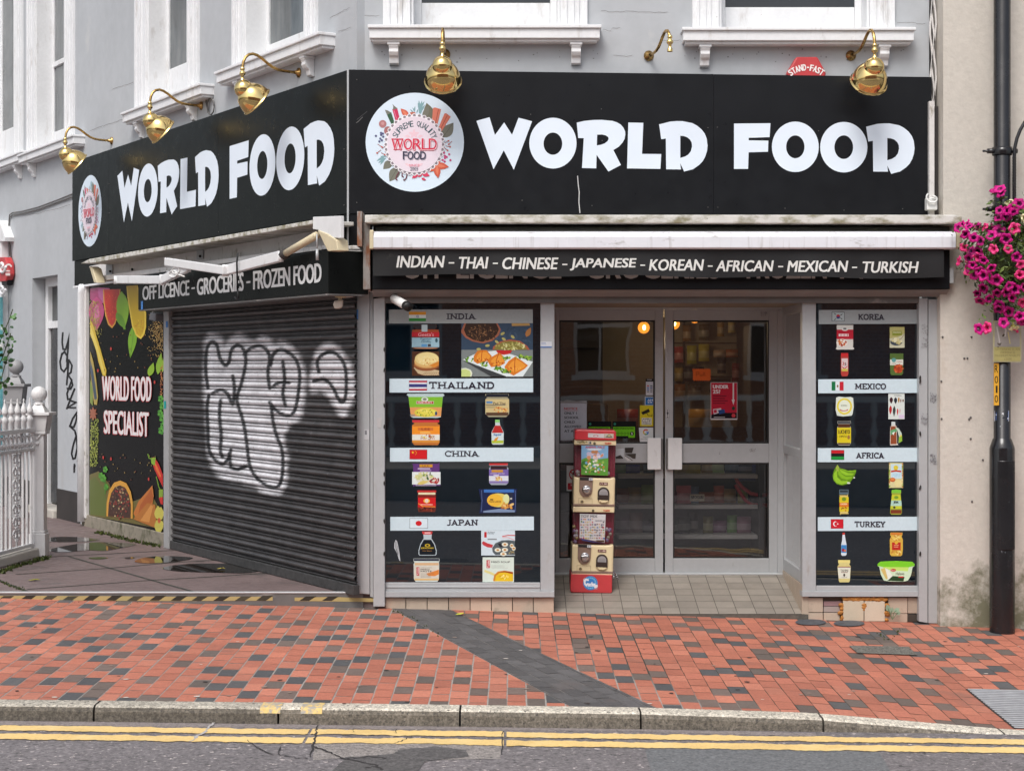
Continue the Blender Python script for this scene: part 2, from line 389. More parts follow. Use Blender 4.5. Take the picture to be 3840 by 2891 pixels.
def _mor(N, L, co, noise, ramp, mix, cur):
    sp = N.new('ShaderNodeSeparateXYZ'); L.new(co, sp.inputs[0]); ad = N.new('ShaderNodeMath'); ad.operation = 'MULTIPLY_ADD'; L.new(noise(1.1), ad.inputs[0]); ad.inputs[1].default_value = 1.6; L.new(sp.outputs['X'], ad.inputs[2])
    a2 = N.new('ShaderNodeMath'); a2.operation = 'MULTIPLY_ADD'; L.new(sp.outputs['Y'], a2.inputs[0]); a2.inputs[1].default_value = .55; L.new(ad.outputs[0], a2.inputs[2])
    return mix(ramp(a2.outputs[0], -.1, .5), cur, (.055, .05, .04, 1))
mat('mortar', (.37, .34, .31), .9, var=[(3, .2), (60, .25)], mask=_mor)
mat('slab', (.18, .132, .126), .62, var=[(1.4, .18), (14, .12), (130, .1)], rvar=.2, bump=[(70, .001)], col2=[((.09, .075, .07, 1), 1.8, .56, .68, None)])
mat('slab_joint', (.05, .05, .04), .9, var=[(8, .4)])
mat('granite', (.42, .40, .36), .85, attr=True, var=[(40, .5), (90, .5), (4, .16)], bump=[(60, .008)], col2=[((.06, .055, .05, 1), 50, .56, .64, None)])
mat('asphalt', (.205, .187, .19), .85, var=[(1.2, .12), (26, .35), (60, .5)], bump=[(60, .010), (28, .008)], col2=[((.66, .58, .55, 1), 32, .61, .66, (.7, 1, 1)), ((.03, .028, .028, 1), 27, .58, .68, (.7, 1, 1))])
mat('asphalt_pale', (.31, .28, .26), .9, var=[(30, .35), (70, .5)], bump=[(50, .012)], col2=[((.09, .085, .08, 1), 40, .56, .63, None)])
mat('asphalt_blue', (.165, .17, .175), .85, var=[(26, .3), (60, .45)], bump=[(60, .008)], col2=[((.44, .44, .44, 1), 42, .65, .71, None), ((.05, .05, .05, 1), 36, .63, .72, None)])
mat('asphalt_dark', (.115, .108, .106), .9, var=[(30, .35), (70, .5)], bump=[(50, .010)], col2=[((.25, .22, .2, 1), 130, .70, .75, None)])
mat('yellow_paint', (.80, .56, .22), .7, var=[(3, .12), (60, .15)], bump=[(110, .003)], col2=[((.17, .15, .13, 1), 60, .64, .70, None), ((.78, .60, .28, 1), 5, .5, .7, None)])
mat('puddle', (.020, .016, .013), .02, spec=.6)
mat('moss', (.045, .06, .018), .95, var=[(30, .5)], bump=[(60, .01)])
mat('leaf_green', (.07, .15, .03), .5, attr=True, var=[(20, .3)])
mat('petal', (.5, .0, .2), .55, attr=True, spec=.3)
mat('iron_white', (.66, .655, .65), .45, var=[(5, .06)], bump=[(40, .002)], col2=[((.25, .23, .20, 1), 9, .62, .76, (1, 1, .5)), ((.10, .07, .05, 1), 40, .70, .75, None)])
mat('grey_paint', (.30, .30, .305), .55, var=[(4, .1)])
mat('red_plastic', (.50, .045, .05), .4, var=[(6, .12)], col2=[((.55, .25, .24, 1), 5, .62, .85, None)])
mat('red_cap', (.55, .035, .045), .3, var=[(6, .08)], coat=.3)
mat('cream_plastic', (.72, .60, .37), .4, var=[(6, .05)], col2=[((.4, .3, .17, 1), 18, .70, .84, (1, 1, .4))])
mat('brown_plastic', (.23, .15, .115), .45, var=[(8, .1)])
mat('chrome', (.62, .62, .64), .22, 1.0)
mat('maroon', (.22, .012, .035), .5)
mat('white_plastic', (.74, .74, .72), .35, var=[(8, .05)])
mat('interior_wall', (.26, .225, .165), .8, var=[(2, .15)])
mat('interior_dark', (.035, .03, .028), .7, var=[(3, .3)])
mat('shelf', (.45, .43, .41), .4, var=[(6, .1)])
mat('plum_cloth', (.1, .05, .05), .9)
mat('terrace_white', (.85, .85, .84), .7)
mat('brick_wall', (.30, .13, .08), .85, var=[(4, .15)])
mat('stone', (.50, .47, .42), .8, var=[(3, .15)])
glass('door_glass', (.66, .67, .67, 1), 3.4)
glass('clear_plastic', (.97, .965, .96, 1), .8)
emit('bulb', (1.0, .30, .03, 1), 1.6); emit('filament', (1.0, .72, .22, 1), 9)
def roughcast():
    def mask(N, L, co, noise, ramp, mix, cur):
        sp = N.new('ShaderNodeSeparateXYZ'); L.new(co, sp.inputs[0])
        h = ramp(sp.outputs['Z'], .75, .02)                            # green stain creeps up from the foot
        mu = N.new('ShaderNodeMath'); mu.operation = 'MULTIPLY_ADD'; L.new(h, mu.inputs[0]); mu.inputs[1].default_value = .36; L.new(noise(3.2, 9, None, .7), mu.inputs[2])
        cur = mix(ramp(mu.outputs[0], .66, .84), cur, (.16, .155, .10, 1))
        return mix(ramp(noise(2.0, 9, (1, 1, .3), .65), .62, .85), cur, (.42, .33, .24, 1))
    mat('roughcast', (.575, .535, .475), .9, var=[(1.2, .05), (24, .07)], bump=[(26, .015), (80, .006)], mask=mask)
roughcast()
# ---------------------------------------------------------------- ground
def zb(x): return .079-.0268*x
KX = [-9, -3.05, -.98, .76, 1.78, 2.97, 3.3, 9]; KZ = [.16, .0716, .048, .024, -.008, -.108, -.116, -.26]
def zk(x): return float(np.interp(x, KX, KZ))
YK, YF = -3.55, -3.72
def zp(x, y):
    t = min(1, max(0, -y/-YK)) if YK else 0
    return zb(x)*(1-t)+zk(x)*t
mat('asphalt_gutter', (.27, .235, .225), .9, var=[(30, .3), (70, .4)], bump=[(50, .008)], col2=[((.08, .075, .07, 1), 40, .60, .68, None)])
mat('kerb_paint', (.74, .53, .20), .8, var=[(30, .2)], bump=[(60, .004)], col2=[((.36, .34, .30, 1), 26, .46, .56, None)])
def zr(x): return -.0589-.0138*max(-9, min(9, x))
def G(px, py, surf=zp):
    z = .05
    for _ in range(12):
        d = (ZC-z)*F/(py-HZ); x = (px-CX)/F*d; z = surf(x, d-D)
    return Vector((x, d-D, z))
def Gr(px, py): return G(px, py, lambda x, y: zr(x))
ZS = .225
def Gs(px, py): return G(px, py, lambda x, y: ZS)
def sheet(name, xs, ys, zf, m, kind='structure'):
    b = MB(); n = len(ys)
    vs = [(x, y, zf(x, y)) for x in xs for y in ys]
    fs = [(i*n+j, (i+1)*n+j, (i+1)*n+j+1, i*n+j+1) for i in range(len(xs)-1) for j in range(n-1)]
    b.mesh(vs, fs); o = b.build(name, m); tag(o, kind=kind); return o
def frange(a, b, n): return [a+(b-a)*i/n for i in range(n+1)]
g = MB(); g.face([(-150, -150, -1.1), (150, -150, -1.1), (150, 150, -1.1), (-150, 150, -1.1)]); tag(g.build('ground', M['asphalt']), kind='structure')
sheet('road', frange(-26, 26, 104), frange(-13.0, YF, 24), lambda x, y: zr(x), M['asphalt'])
def on_road(name, pts, m, h=.004, up=Gr):
    b = MB(); P = [up(x, y) for x, y in pts]
    tr = tessellate_polygon([P])
    b.mesh([(p.x, p.y, p.z+h) for p in P], [tuple(t) if (P[t[1]]-P[t[0]]).cross(P[t[2]]-P[t[0]]).z > 0 else tuple(reversed(t)) for t in tr])
    o = b.build(name, m); tag(o, kind='structure'); return o
def wob(pts, n=6, a=6):
    out = []
    for i in range(len(pts)):
        p, q = pts[i], pts[(i+1) % len(pts)]
        for k in range(n):
            t = k/n; out.append((p[0]+(q[0]-p[0])*t+random.uniform(-a, a), p[1]+(q[1]-p[1])*t+random.uniform(-a, a)*.4))
    return out
on_road('asphalt_repair', wob([(1180, 2788), (1500, 2786), (1884, 2790), (1876, 2846), (1560, 2850), (1320, 2838), (1170, 2850)], 5, 5), M['asphalt_pale'], .0015)
on_road('asphalt_patch', wob([(1300, 2838), (1480, 2828), (1500, 2808), (1640, 2800), (1745, 2812), (1755, 2838), (1600, 2856), (1560, 2900), (1240, 2900)], 5, 6), M['asphalt_dark'], .003)
on_road('asphalt_strip', wob([(2420, 2800), (2560, 2800), (3300, 2820), (3340, 2900), (2440, 2900)], 5, 3), M['asphalt_blue'], .0015)
on_road('asphalt_gutter', wob([(0, 2702), (1300, 2716), (2400, 2733), (3060, 2748), (3060, 2760), (2400, 2742), (1300, 2730), (0, 2718)], 8, 3), M['asphalt_gutter'], .001)
def yline(y0, y1, name):
    b = MB(); n = 900; xs = frange(-7, 7, n); e0 = e1 = 0
    P = []
    for x in xs:
        e0 = e0*.7+random.uniform(-.010, .010); e1 = e1*.7+random.uniform(-.010, .010); off = .014 if -1.18 < x < -.05 else 0
        P.append((x, y0+e0+off, y1+e1+off))
    for p, q in zip(P, P[1:]):
        if min(abs(p[0]-c) for c in (-1.17, -.048, -.80, -.35, 1.36)) < .0055: continue
        b.face([(p[0], p[2], zr(p[0])+.0045), (q[0], q[2], zr(q[0])+.0045), (q[0], q[1], zr(q[0])+.0045), (p[0], p[1], zr(p[0])+.0045)])
    tag(b.build(name, M['yellow_paint']), kind='structure')
def crack(pts, w, m, h=.0052):
    b = MB(); q = []
    for (x0, y0), (x1, y1) in zip(pts, pts[1:]):
        for k in range(7): q.append(Gr(x0+(x1-x0)*k/7+random.uniform(-5, 5), y0+(y1-y0)*k/7+random.uniform(-2.5, 2.5)))
    for p, r_ in zip(q, q[1:]):
        d = (r_-p).to_2d(); d = d.normalized() if d.length else Vector((1, 0)); n = Vector((-d.y, d.x, 0))*w*random.uniform(.4, 1.3); u = Vector((0, 0, h))
        F_ = [p-n+u, r_-n+u, r_+n+u, p+n+u]
        b.face(F_, S(*m))
    return b
cb = MB()
for pts, w in (([(1190, 2722), (1184, 2768), (1176, 2800), (1160, 2846)], .010), ([(1176, 2800), (1230, 2818), (1290, 2846), (1400, 2868), (1440, 2890)], .012), ([(930, 2778), (960, 2800), (1000, 2822), (1090, 2840), (1160, 2846)], .007), ([(1300, 2846), (1380, 2838), (1460, 2846)], .009), ([(1332, 2732), (1322, 2750)], .004), ([(1488, 2735), (1484, 2755)], .004), ([(1540, 2762), (1510, 2778), (1480, 2790)], .006), ([(1884, 2742), (1883, 2850)], .005), ([(1040, 2830), (1060, 2790)], .005), ([(1420, 2870), (1360, 2884)], .012)):
    t = crack(pts, w*.62, (52, 49, 49)); cb.mesh(t.v, t.f, t.c[0])
mat('crack', (.03, .03, .03), .95, attr=True); tag(cb.build('road_crack', M['crack']), kind='structure')
t = crack([(812, 2700), (770, 2745), (700, 2790)], .009, (176, 172, 170), .006); tag(t.build('road_scuff', M['crack']), kind='structure')
yline(-3.865, -3.995, 'road_marking'); yline(-4.075, -4.215, 'road_marking')
# kerb of separate granite stones
kb = MB(); JX = [-30, -20, -12, -8, -5.2, -3.7, (378-CX)/630, (1058-CX)/630, (1728-CX)/630, (2395-CX)/630, (3068-CX)/630, (3740-CX)/630, 4.1, 5.4, 9, 14, 24]
for i in range(len(JX)-1):
    n = 10; a, c = JX[i]+.006, JX[i+1]-.006; xs = frange(a, c, n); rnd = random.uniform(.86, 1.08); prof = []
    for x in xs:
        zt = zk(x); z0 = zr(x)-.1
        prof.append([(x, YK-.003, z0), (x, YK-.003, zt+.002), (x, YF+.035, zt+.002), (x, YF+.012, zt-.008), (x, YF, zt-.03), (x, YF-.004, z0)])
    vs = [p for q in prof for p in q]; m = 6
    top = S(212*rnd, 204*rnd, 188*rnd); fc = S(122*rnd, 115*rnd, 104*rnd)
    for k in range(n):
        for j in range(m-1):
            q = [prof[k][j], prof[k+1][j], prof[k+1][j+1], prof[k][j+1]]
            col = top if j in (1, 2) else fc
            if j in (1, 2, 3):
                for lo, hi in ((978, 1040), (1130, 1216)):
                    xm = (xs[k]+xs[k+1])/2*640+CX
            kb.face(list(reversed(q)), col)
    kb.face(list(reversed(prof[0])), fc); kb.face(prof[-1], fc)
tag(kb.build('kerb', M['granite']), kind='structure')
for x0, x1 in ((980, 1056), (1132, 1212)):             # worn yellow loading marks over the kerb
    b = MB(); a, c = (x0-CX)/637, (x1-CX)/637
    for q in ((YK-.01, YF+.036, .003, .003), (YF+.036, YF+.011, .003, -.006), (YF+.011, YF-.002, -.006, -.03)):
        b.face([(a, q[1], zk(a)+q[3]+.002), (c, q[1], zk(c)+q[3]+.002), (c, q[0], zk(c)+q[2]+.002), (a, q[0], zk(a)+q[2]+.002)])
    tag(b.build('kerb_marking', M['kerb_paint']), kind='structure')
# brick pavement: every paver is laid, mortar below
sheet('pavement_bed', frange(-14, 14, 112), frange(YK, .3, 20), lambda x, y: zp(x, y)-.0012, M['mortar'])
def clip(poly, n, c):            # keep n.p <= c
    out = []
    for i in range(len(poly)):
        p, q = poly[i], poly[(i+1) % len(poly)]
        a, b = n[0]*p[0]+n[1]*p[1]-c, n[0]*q[0]+n[1]*q[1]-c
        if a <= 0: out.append(p)
        if (a < 0 < b) or (b < 0 < a):
            t = a/(a-b); out.append((p[0]+(q[0]-p[0])*t, p[1]+(q[1]-p[1])*t))
    return out
sa, sb = G(1476, 2285), G(2140, 2649); sc_, sd_ = G(1711, 2296), G(2464, 2655)
def side(a, b):                   # normal to the right of the line running to the kerb
    d = (b-a).to_2d().normalized(); n = Vector((-d.y, d.x)); return n, n.dot(a.to_2d())
nl, cl = side(sa, sb); nr, cr = side(sc_, sd_)
pv = MB()
RED = [(184, 113, 91), (188, 117, 94), (178, 109, 88), (190, 121, 99), (182, 112, 91)]; GREY = [(112, 98, 90), (106, 95, 88), (118, 102, 94)]; BLUE = [(84, 84, 85), (90, 89, 89)]
def paver(poly, col, lift=0.0):
    if len(poly) < 3: return
    ar = sum(poly[i][0]*poly[(i+1) % len(poly)][1]-poly[(i+1) % len(poly)][0]*poly[i][1] for i in range(len(poly)))
    if abs(ar) < .0004: return
    if ar < 0: poly = poly[::-1]
    tx, ty = random.uniform(-.006, .006), random.uniform(-.006, .006); mx, my = poly[0]
    pv.face([(x, y, zp(x, y)+.001+lift+(x-mx)*tx+(y-my)*ty) for x, y in poly], col)
BW, BL = .1165, .213; hole = [G(3183, 2424), G(3442, 2460)]
x = -9.0; ci = 0; prevdark = {}
while x < 9.5:
    xw = BW; y = YK-.02+(BL/2 if ci % 2 else 0)-BL+random.uniform(-.02, .02); last = 'r'
    while y < .32:
        L = BL*random.choice([1, 1, 1, .97, 1.03]); u = random.random()
        kind = 'r' if (u < .69 or last != 'r' and random.random() < .82) else ('g' if u < .88 else 'b')
        last = kind
        k = random.uniform(.945, 1.045); c = random.choice({'r': RED, 'g': GREY, 'b': BLUE}[kind]); c = S(*(min(255, q*k) for q in c))
        e = .0042 if x < 1 else .0026
        e2 = e*random.uniform(.9, 1.7); j1, j2, j3, j4 = (random.uniform(-.0022, .0022) for _ in range(4))
        poly = [(x+e+j1, y+e2), (x+xw-e+j2, y+e2+j3), (x+xw-e+j4, y+L-e2), (x+e+j3, y+L-e2+j1)]
        poly = clip(clip(poly, (0, 1), .30), (0, -1), -(YK+.004))
        g1, g2 = nl, nr
        # drop the part inside the dark diagonal band
        left = clip(poly, (-g1.x, -g1.y), -cl) if False else None
        inL = clip(poly, (g1.x, g1.y), cl-.004); inR = clip(poly, (-g2.x, -g2.y), -cr-.004)
        s1 = g1.dot(Vector((0, -2)))-cl
        paver(inL, c); paver(inR, c)
        y += L
    x += xw; ci += 1
# the dark band itself
dv = (sb-sa).to_2d().normalized(); nv = Vector((-dv.y, dv.x)); o2 = (sa.to_2d()+sc_.to_2d())/2
row = 0; b0 = -.5
for rw in range(-8, 9):
    t = -.8+(rw % 2)*.1
    while t < 5.4:
        P = [o2+dv*(t+a)+nv*(rw*.1055+b) for a, b in ((.002, .002), (.2, .002), (.2, .1035), (.002, .1035))]
        poly = [(p.x, p.y) for p in P]
        poly = clip(clip(clip(clip(poly, (-nl.x, -nl.y), -cl-.002), (nr.x, nr.y), cr-.002), (0, 1), .3), (0, -1), -(YK+.004))
        k = random.uniform(.9, 1.08); paver(poly, S(92*k, 90*k, 90*k)); t += .2025
pvo = tag(pv.build('pavement', M['brick_paver']), kind='structure')
gm = MB()
for i in range(70):
    c = G(random.uniform(0, 3840), random.uniform(2330, 2640)); r_ = random.uniform(.008, .022); k = random.choice([(70, 62, 58), (58, 54, 52), (196, 186, 176), (150, 130, 118)])
    gm.face([(c.x+r_*random.uniform(.7, 1.2)*math.cos(w), c.y+r_*random.uniform(.7, 1.2)*math.sin(w), zp(c.x, c.y)+.0045) for w in [j*.785 for j in range(8)]], S(*k))
tag(gm.build('pavement_stain', M['crack']), kind='structure')
def on_pave(name, pts, m, h, lab=None, cat=None, kind=None, col=None, up=None, parent=None, depth=.0):
    b = MB(); P = [(up or G)(x, y) for x, y in pts]; P = [Vector((p.x, p.y, p.z+h)) for p in P]
    if depth: b.prism(P, (0, 0, -depth), S(*col) if col else None)
    else:
        tr = tessellate_polygon([P])
        b.mesh(P, [tuple(t) if (P[t[1]]-P[t[0]]).cross(P[t[2]]-P[t[0]]).z > 0 else tuple(reversed(t)) for t in tr], S(*col) if col else None)
    o = b.build(name, m, parent); return tag(o, lab, cat, None, kind)
# raised entrance slab on the left with a striped edge
b = MB(); b.box(-14, -.98, .012, 13.5, -.6, ZS); tag(b.build('side_street_paving', M['slab']), kind='structure')
jn = MB()
J2 = lambda x, y: Gs(x*.5877, 2000+y*.5877)
for pts in (((440, 148), (700, 222), (960, 297), (1230, 371)), ((100, 262), (700, 222), (1080, 188), (1480, 165)), ((175, 357), (960, 299), (1300, 280), (1710, 252)), ((280, 152), (700, 130), (1110, 108)), ((0, 303), (170, 368))):
    for i in range(len(pts)-1):
        a, c = J2(*pts[i]), J2(*pts[i+1]); d = (c-a).to_2d().normalized(); n = Vector((-d.y, d.x, 0))*.014
        jn.face([a-n+Vector((0, 0, .003)), c-n+Vector((0, 0, .003)), c+n+Vector((0, 0, .003)), a+n+Vector((0, 0, .003))])
tag(jn.build('paving_joint', M['slab_joint']), kind='structure')
J3 = lambda x, y: (x*.5644, 1300+y*.5644)
def puddle(pts, f):
    q = [f(x, y) for x, y in pts]; P = []
    for i in range(len(q)):
        a, c, d, e = q[i-1], q[i], q[(i+1) % len(q)], q[(i+2) % len(q)]
        for k in range(4):
            t = k/4
            P.append(tuple(.5*(2*c[j]+(d[j]-a[j])*t+(2*a[j]-5*c[j]+4*d[j]-e[j])*t*t+(3*c[j]-a[j]-3*d[j]+e[j])*t**3) for j in (0, 1)))
    on_pave('puddle', P, M['puddle'], .004, kind='structure', up=Gs)
f1 = lambda x, y: (x*.5877, 2000+y*.5877)
puddle([(300, 112), (420, 80), (600, 58), (780, 62), (870, 72), (760, 96), (660, 112), (560, 108), (420, 120)], f1)
puddle([(270, 40), (350, 24), (520, 26), (640, 42), (500, 54), (330, 54)], f1)
puddle([(860, 176), (940, 152), (1080, 146), (1230, 156), (1150, 178), (1000, 190), (900, 190)], f1)
puddle([(1035, 222), (1150, 200), (1350, 194), (1560, 200), (1660, 236), (1560, 254), (1350, 250), (1130, 242)], f1)
puddle([(560, 158), (640, 152), (690, 158), (620, 166)], f1)
puddle([(795, 158), (840, 152), (860, 158), (820, 164)], f1)
# ---------------------------------------------------------------- step edge with black and yellow tape
st = thing('step_edging', 'silver nosing and worn black and yellow tape along the entrance step', 'step edging', (-2.5, 0, .2))
b = MB(); FR.box(b, -8, (1362-CX)/465, .0, .01, .08, ZS+.002); b.build('riser', M['alu_dark'], st)
b = MB(); b.box(-8, (1362-CX)/465, -.016, .03, ZS+.0025, ZS+.016); b.build('nosing', M['alu'], st, bevel=.004)
a = Art(FR, .012, (0, 2000, .5877))
a.poly([(-60, 396), (600, 398), (1150, 402), (1740, 402), (1740, 428), (1100, 430), (400, 428), (-60, 428)], (172, 154, 106))
a.poly([(1880, 408), (2120, 404), (2400, 414), (2400, 436), (1880, 430)], (172, 154, 104))
for i in range(16):
    x0 = -18+138*i+random.uniform(-5, 5)
    if 1700 < x0 < 1800: continue
    if x0 > 2300: break
    j = random.uniform(-4, 4)
    a.poly([(x0, 427+j*.3), (x0+42, 397+j), (x0+110, 396+j), (x0+62, 428+j*.3)], random.choice([(62, 59, 50), (74, 70, 58), (52, 49, 43)]))
a.build('warning_tape', st)
# ---------------------------------------------------------------- ramp of tiles into the doorway
XL, XR, YD = (2078-CX)/465, (3008-CX)/465, 1.0
def zt(y): return .062+.203*y
tl = MB(); tw = .1535
b = MB(); b.face([(XL-.4, 0, zt(0)-.004), (XR+.05, 0, zt(0)-.004), (XR+.05, YD+.1, zt(YD+.1)-.004), (XL-.4, YD+.1, zt(YD+.1)-.004)])
b.face([(XL-.4, 0, zt(0)-.004), (XL-.4, 0, -.2), (XR+.05, 0, -.2), (XR+.05, 0, zt(0)-.004)]); tag(b.build('ramp_bed', mat('grout', (.10, .09, .075), .9, var=[(20, .3)])), kind='structure')
yy = -.01; r = 0
while yy < YD+.05:
    xx = XL-.36
    while xx < XR+.02:
        k = random.uniform(.93, 1.05); c = S(144*k, 136*k, 126*k)
        y0, y1 = max(yy+.003, .0), yy+tw-.003; x1 = min(xx+tw-.0028, XR+.02)
        tl.face([(xx+.0028, y0, zt(y0)), (x1, y0, zt(y0)), (x1, y1, zt(y1)), (xx+.0028, y1, zt(y1))], c)
        xx += tw
    yy += tw
tag(tl.build('entrance_floor', M['tile_floor']), kind='structure')
# ---------------------------------------------------------------- corner building with grey render
ZTOP = 9.0
bld = thing('corner_building', 'grey rendered corner building with white sash windows above the black shop signs', 'building', (-1.25, .12, 0))
def wall_open(fr, u0, u1, o1, th, z0, z1, opens):
    b = MB(); us = sorted({u0, u1, *[q for o in opens for q in o[:2]]})
    for a, c in zip(us, us[1:]):
        if a < u0 or c > u1: continue
        zs = [z0]
        for o in sorted([o for o in opens if o[0] <= a+1e-6 and o[1] >= c-1e-6], key=lambda o: o[2]): zs += [o[2], o[3]]
        zs.append(z1)
        for i in range(0, len(zs), 2):
            if zs[i+1] > zs[i]+1e-4: fr.box(b, a, c, o1-th, o1, zs[i], zs[i+1])
    return b
def win(fr, out, xs, sill, cs, label, parent=bld, pane='pane_grey', depth=.19, rail=None, glassbot=None):
    """xs: photo x of outer left, opening left, opening right, outer right of the surround; sill: photo (x0,y,x1) of its top front edge; cs: photo x of brackets"""
    so = out+.14
    zs = fr.uz(sill[0], sill[1], so)[1]; su0, su1 = fr.uz(sill[0], sill[1], so)[0], fr.uz(sill[2], sill[1], so)[0]
    U = [fr.uz(x, 100, out+.03)[0] for x in xs]; zt_ = ZTOP-.25
    opening = (U[1]+.02, U[2]-.02, zs, zt_)
    w = MB(); aw0, aw1 = U[1]-U[0], U[3]-U[2]
    fr.box(w, U[0], U[1], out-.02, out+.03, zs, zt_+.1); fr.box(w, U[2], U[3], out-.02, out+.03, zs, zt_+.1)
    for a, c in ((U[0], U[1]), (U[2], U[3])):                  # moulded fillets of the surround
        m = c-a
        for k in (.16, .42, .60): fr.box(w, a+m*k, a+m*(k+.10), out+.028, out+.042, zs, zt_+.1)
        fr.box(w, a+m*.84, c-.002, out+.028, out+.037, zs, zt_+.1)
    fr.box(w, U[0], U[3], out-.02, out+.03, zt_+.1, zt_+.22)
    fr.box(w, U[1]+.001, U[1]+.022, out-depth-.06, out+.012, zs+.001, zt_); fr.box(w, U[2]-.022, U[2]-.001, out-depth-.06, out+.012, zs+.001, zt_)
    a, c = U[1]+.022, U[2]-.022; gz = glassbot or zs+.22
    sw = .055
    fr.box(w, a, a+sw, out-depth-.04, out-depth, zs+.03, zt_); fr.box(w, c-sw, c, out-depth-.04, out-depth, zs+.03, zt_)
    fr.box(w, a, c, out-depth-.05, out-depth+.03, zs+.002, zs+.045)
    fr.box(w, a+sw+.001, c-sw-.001, out-depth-.045, out-depth-.005, zs+.045, gz)
    if rail: fr.box(w, a+sw+.001, c-sw-.001, out-depth-.045, out-depth+.012, rail-.03, rail+.03)
    f = w.build('window', M['white_paint'], parent, bevel=.004); f['label'] = label
    p = MB(); fr.box(p, a+sw-.004, c-sw+.004, out-depth-.028, out-depth-.02, gz-.01, zt_); p.build('pane', M[pane], f)
    s = MB(); fr.box(s, su0, su1, out-.03, so, zs-.105, zs-.026); fr.box(s, su0-.012, su1+.012, out-.03, so+.02, zs-.026, zs)
    fr.box(s, su0+.02, su1-.02, out-.03, so-.03, zs-.128, zs-.105)
    s.build('sill', M['white_paint'], f, bevel=.005)
    for x in cs:
        u = fr.uz(x, sill[1]+100, out+.05)[0]; k = MB(); z = zs-.128; hw = .038
        prof = [(0, 0), (.10, 0), (.10, -.03), (.088, -.05), (.092, -.075), (.075, -.10), (.05, -.118), (.046, -.135), (.04, -.16), (.02, -.172), (0, -.172)]
        k.prism([fr.pt(u-hw, out+o, z+h) for o, h in prof], fr.u*(2*hw))
        k.prism([fr.pt(u-hw-.012, out+o, z+h) for o, h in ((0, -.002), (.108, -.002), (.108, -.022), (0, -.022))], fr.u*(2*hw+.024))
        k.build('bracket', M['white_paint'], f, bevel=.004)
    return opening
OF, OL = -.08, -.08
ops_f = [win(FR, OF, (1436, 1540, 2101, 2204), (1385, 95, 2250), (1477, 2160), 'front sash window above the round logo', glassbot=ZC+1368/F*(D+.27), pane='pane_dark'),
         win(FR, OF, (2597, 2697, 3262, 3357), (2563, 104, 3428), (2643, 3314), 'front sash window above the red alarm box', glassbot=ZC+1352/F*(D+.27), pane='pane_dark')]
zg = lambda x, y: LW.uz(x, y, OL-.21)[1]
ops_l = [win(LW, OL, (867, 911, 1137, 1181), (811, 271, 1199), (900, 1153), 'tall sash window nearest the corner on the side wall', glassbot=zg(1040, 160)),
         win(LW, OL, (502, 547, 699, 738), (459, 424, 751), (522, 717), 'tall sash window in the middle of the side wall', glassbot=zg(640, 262)),
         win(LW, OL, (97, 129, 239, 272), (69, 582, 274), (118, 262), 'plain two-pane window at the far end of the side wall', rail=zg(215, 243), glassbot=zg(200, 500)),
         win(LW, OL, (-90, -60, 50, 79), (-110, 640, 86), (66, -60), 'last side window cut by the photo edge', glassbot=zg(0, 500))]
# recessed house doorway in the side wall
uA, uB = LW.uz(121, 1100, OL)[0], LW.uz(216, 1100, OL)[0]; zD = LW.uz(170, 1037, OL)[1]
w = wall_open(FR, FR.uz(1329, 100, OF)[0], FR.uz(3484, 100, OF)[0], OF, .3, 2.9, ZTOP, ops_f); w.build('wall', M['render_grey'], bld)
w = wall_open(LW, -16, 0, OL, .3, ZS-.05, ZTOP, ops_l+[(uA, uB, ZS-.05, zD)]); w.build('wall', M['render_grey'], bld)
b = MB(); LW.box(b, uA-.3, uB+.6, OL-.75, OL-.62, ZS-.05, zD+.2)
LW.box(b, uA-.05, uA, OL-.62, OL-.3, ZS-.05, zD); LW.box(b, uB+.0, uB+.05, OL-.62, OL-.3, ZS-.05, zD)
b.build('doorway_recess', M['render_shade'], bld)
b = MB(); LW.box(b, LW.uz(216, 1900, OL)[0]+.0, LW.uz(302, 1900, OL)[0], OL, OL+.012, ZS-.02, LW.uz(250, 1838, OL)[1]); LW.box(b, -16, uA, OL, OL+.012, ZS-.02, LW.uz(100, 1800, OL)[1])
b.build('plinth', M['interior_dark'], bld)
# the dark panelled door inside it
dr = thing('house_door', 'dark panelled house door with white frame and glass light above in the side wall recess', 'door', tuple(LW.pt((uA+uB)/2, OL-.5, ZS)))
do = OL-.16
x0, x1 = LW.uz(170, 1500, do)[0], LW.uz(236, 1500, do)[0]; fw = .1
zt0, zt1 = LW.uz(190, 1232, do)[1], LW.uz(190, 1075, do)[1]
b = MB(); LW.box(b, x0, x0+fw, do-.1, do, ZS+.1, zD+.05); LW.box(b, x1+.3, x1+.4, do-.1, do, ZS+.1, zD+.05)
LW.box(b, x0+fw, x1+.3, do-.1, do-.002, zt0, zt0+.09); LW.box(b, x0+fw, x1+.3, do-.1, do-.003, zt1, zD+.05); b.build('frame', M['white_paint'], dr, bevel=.006)
b = MB(); LW.box(b, x0+fw, x1+.3, do-.07, do-.06, zt0+.09, zt1); b.build('pane', M['pane_dark'], dr)
b = MB(); LW.box(b, x0+fw, x1+.3, do-.09, do-.04, ZS+.12, zt0)
for k in range(4): LW.box(b, x0+fw+.08, x1+.2, do-.045, do-.03, ZS+.25+k*.52, ZS+.62+k*.52)
b.build('door_leaf', M['black_metal'], dr, bevel=.006)
b = MB(); LW.box(b, uA+.01, uB-.01, OL-.55, OL+.06, ZS-.02, ZS+.1); tag(b.build('door_step', M['stone'], None, bevel=.02), 'worn stone step below the recessed house door', 'step')
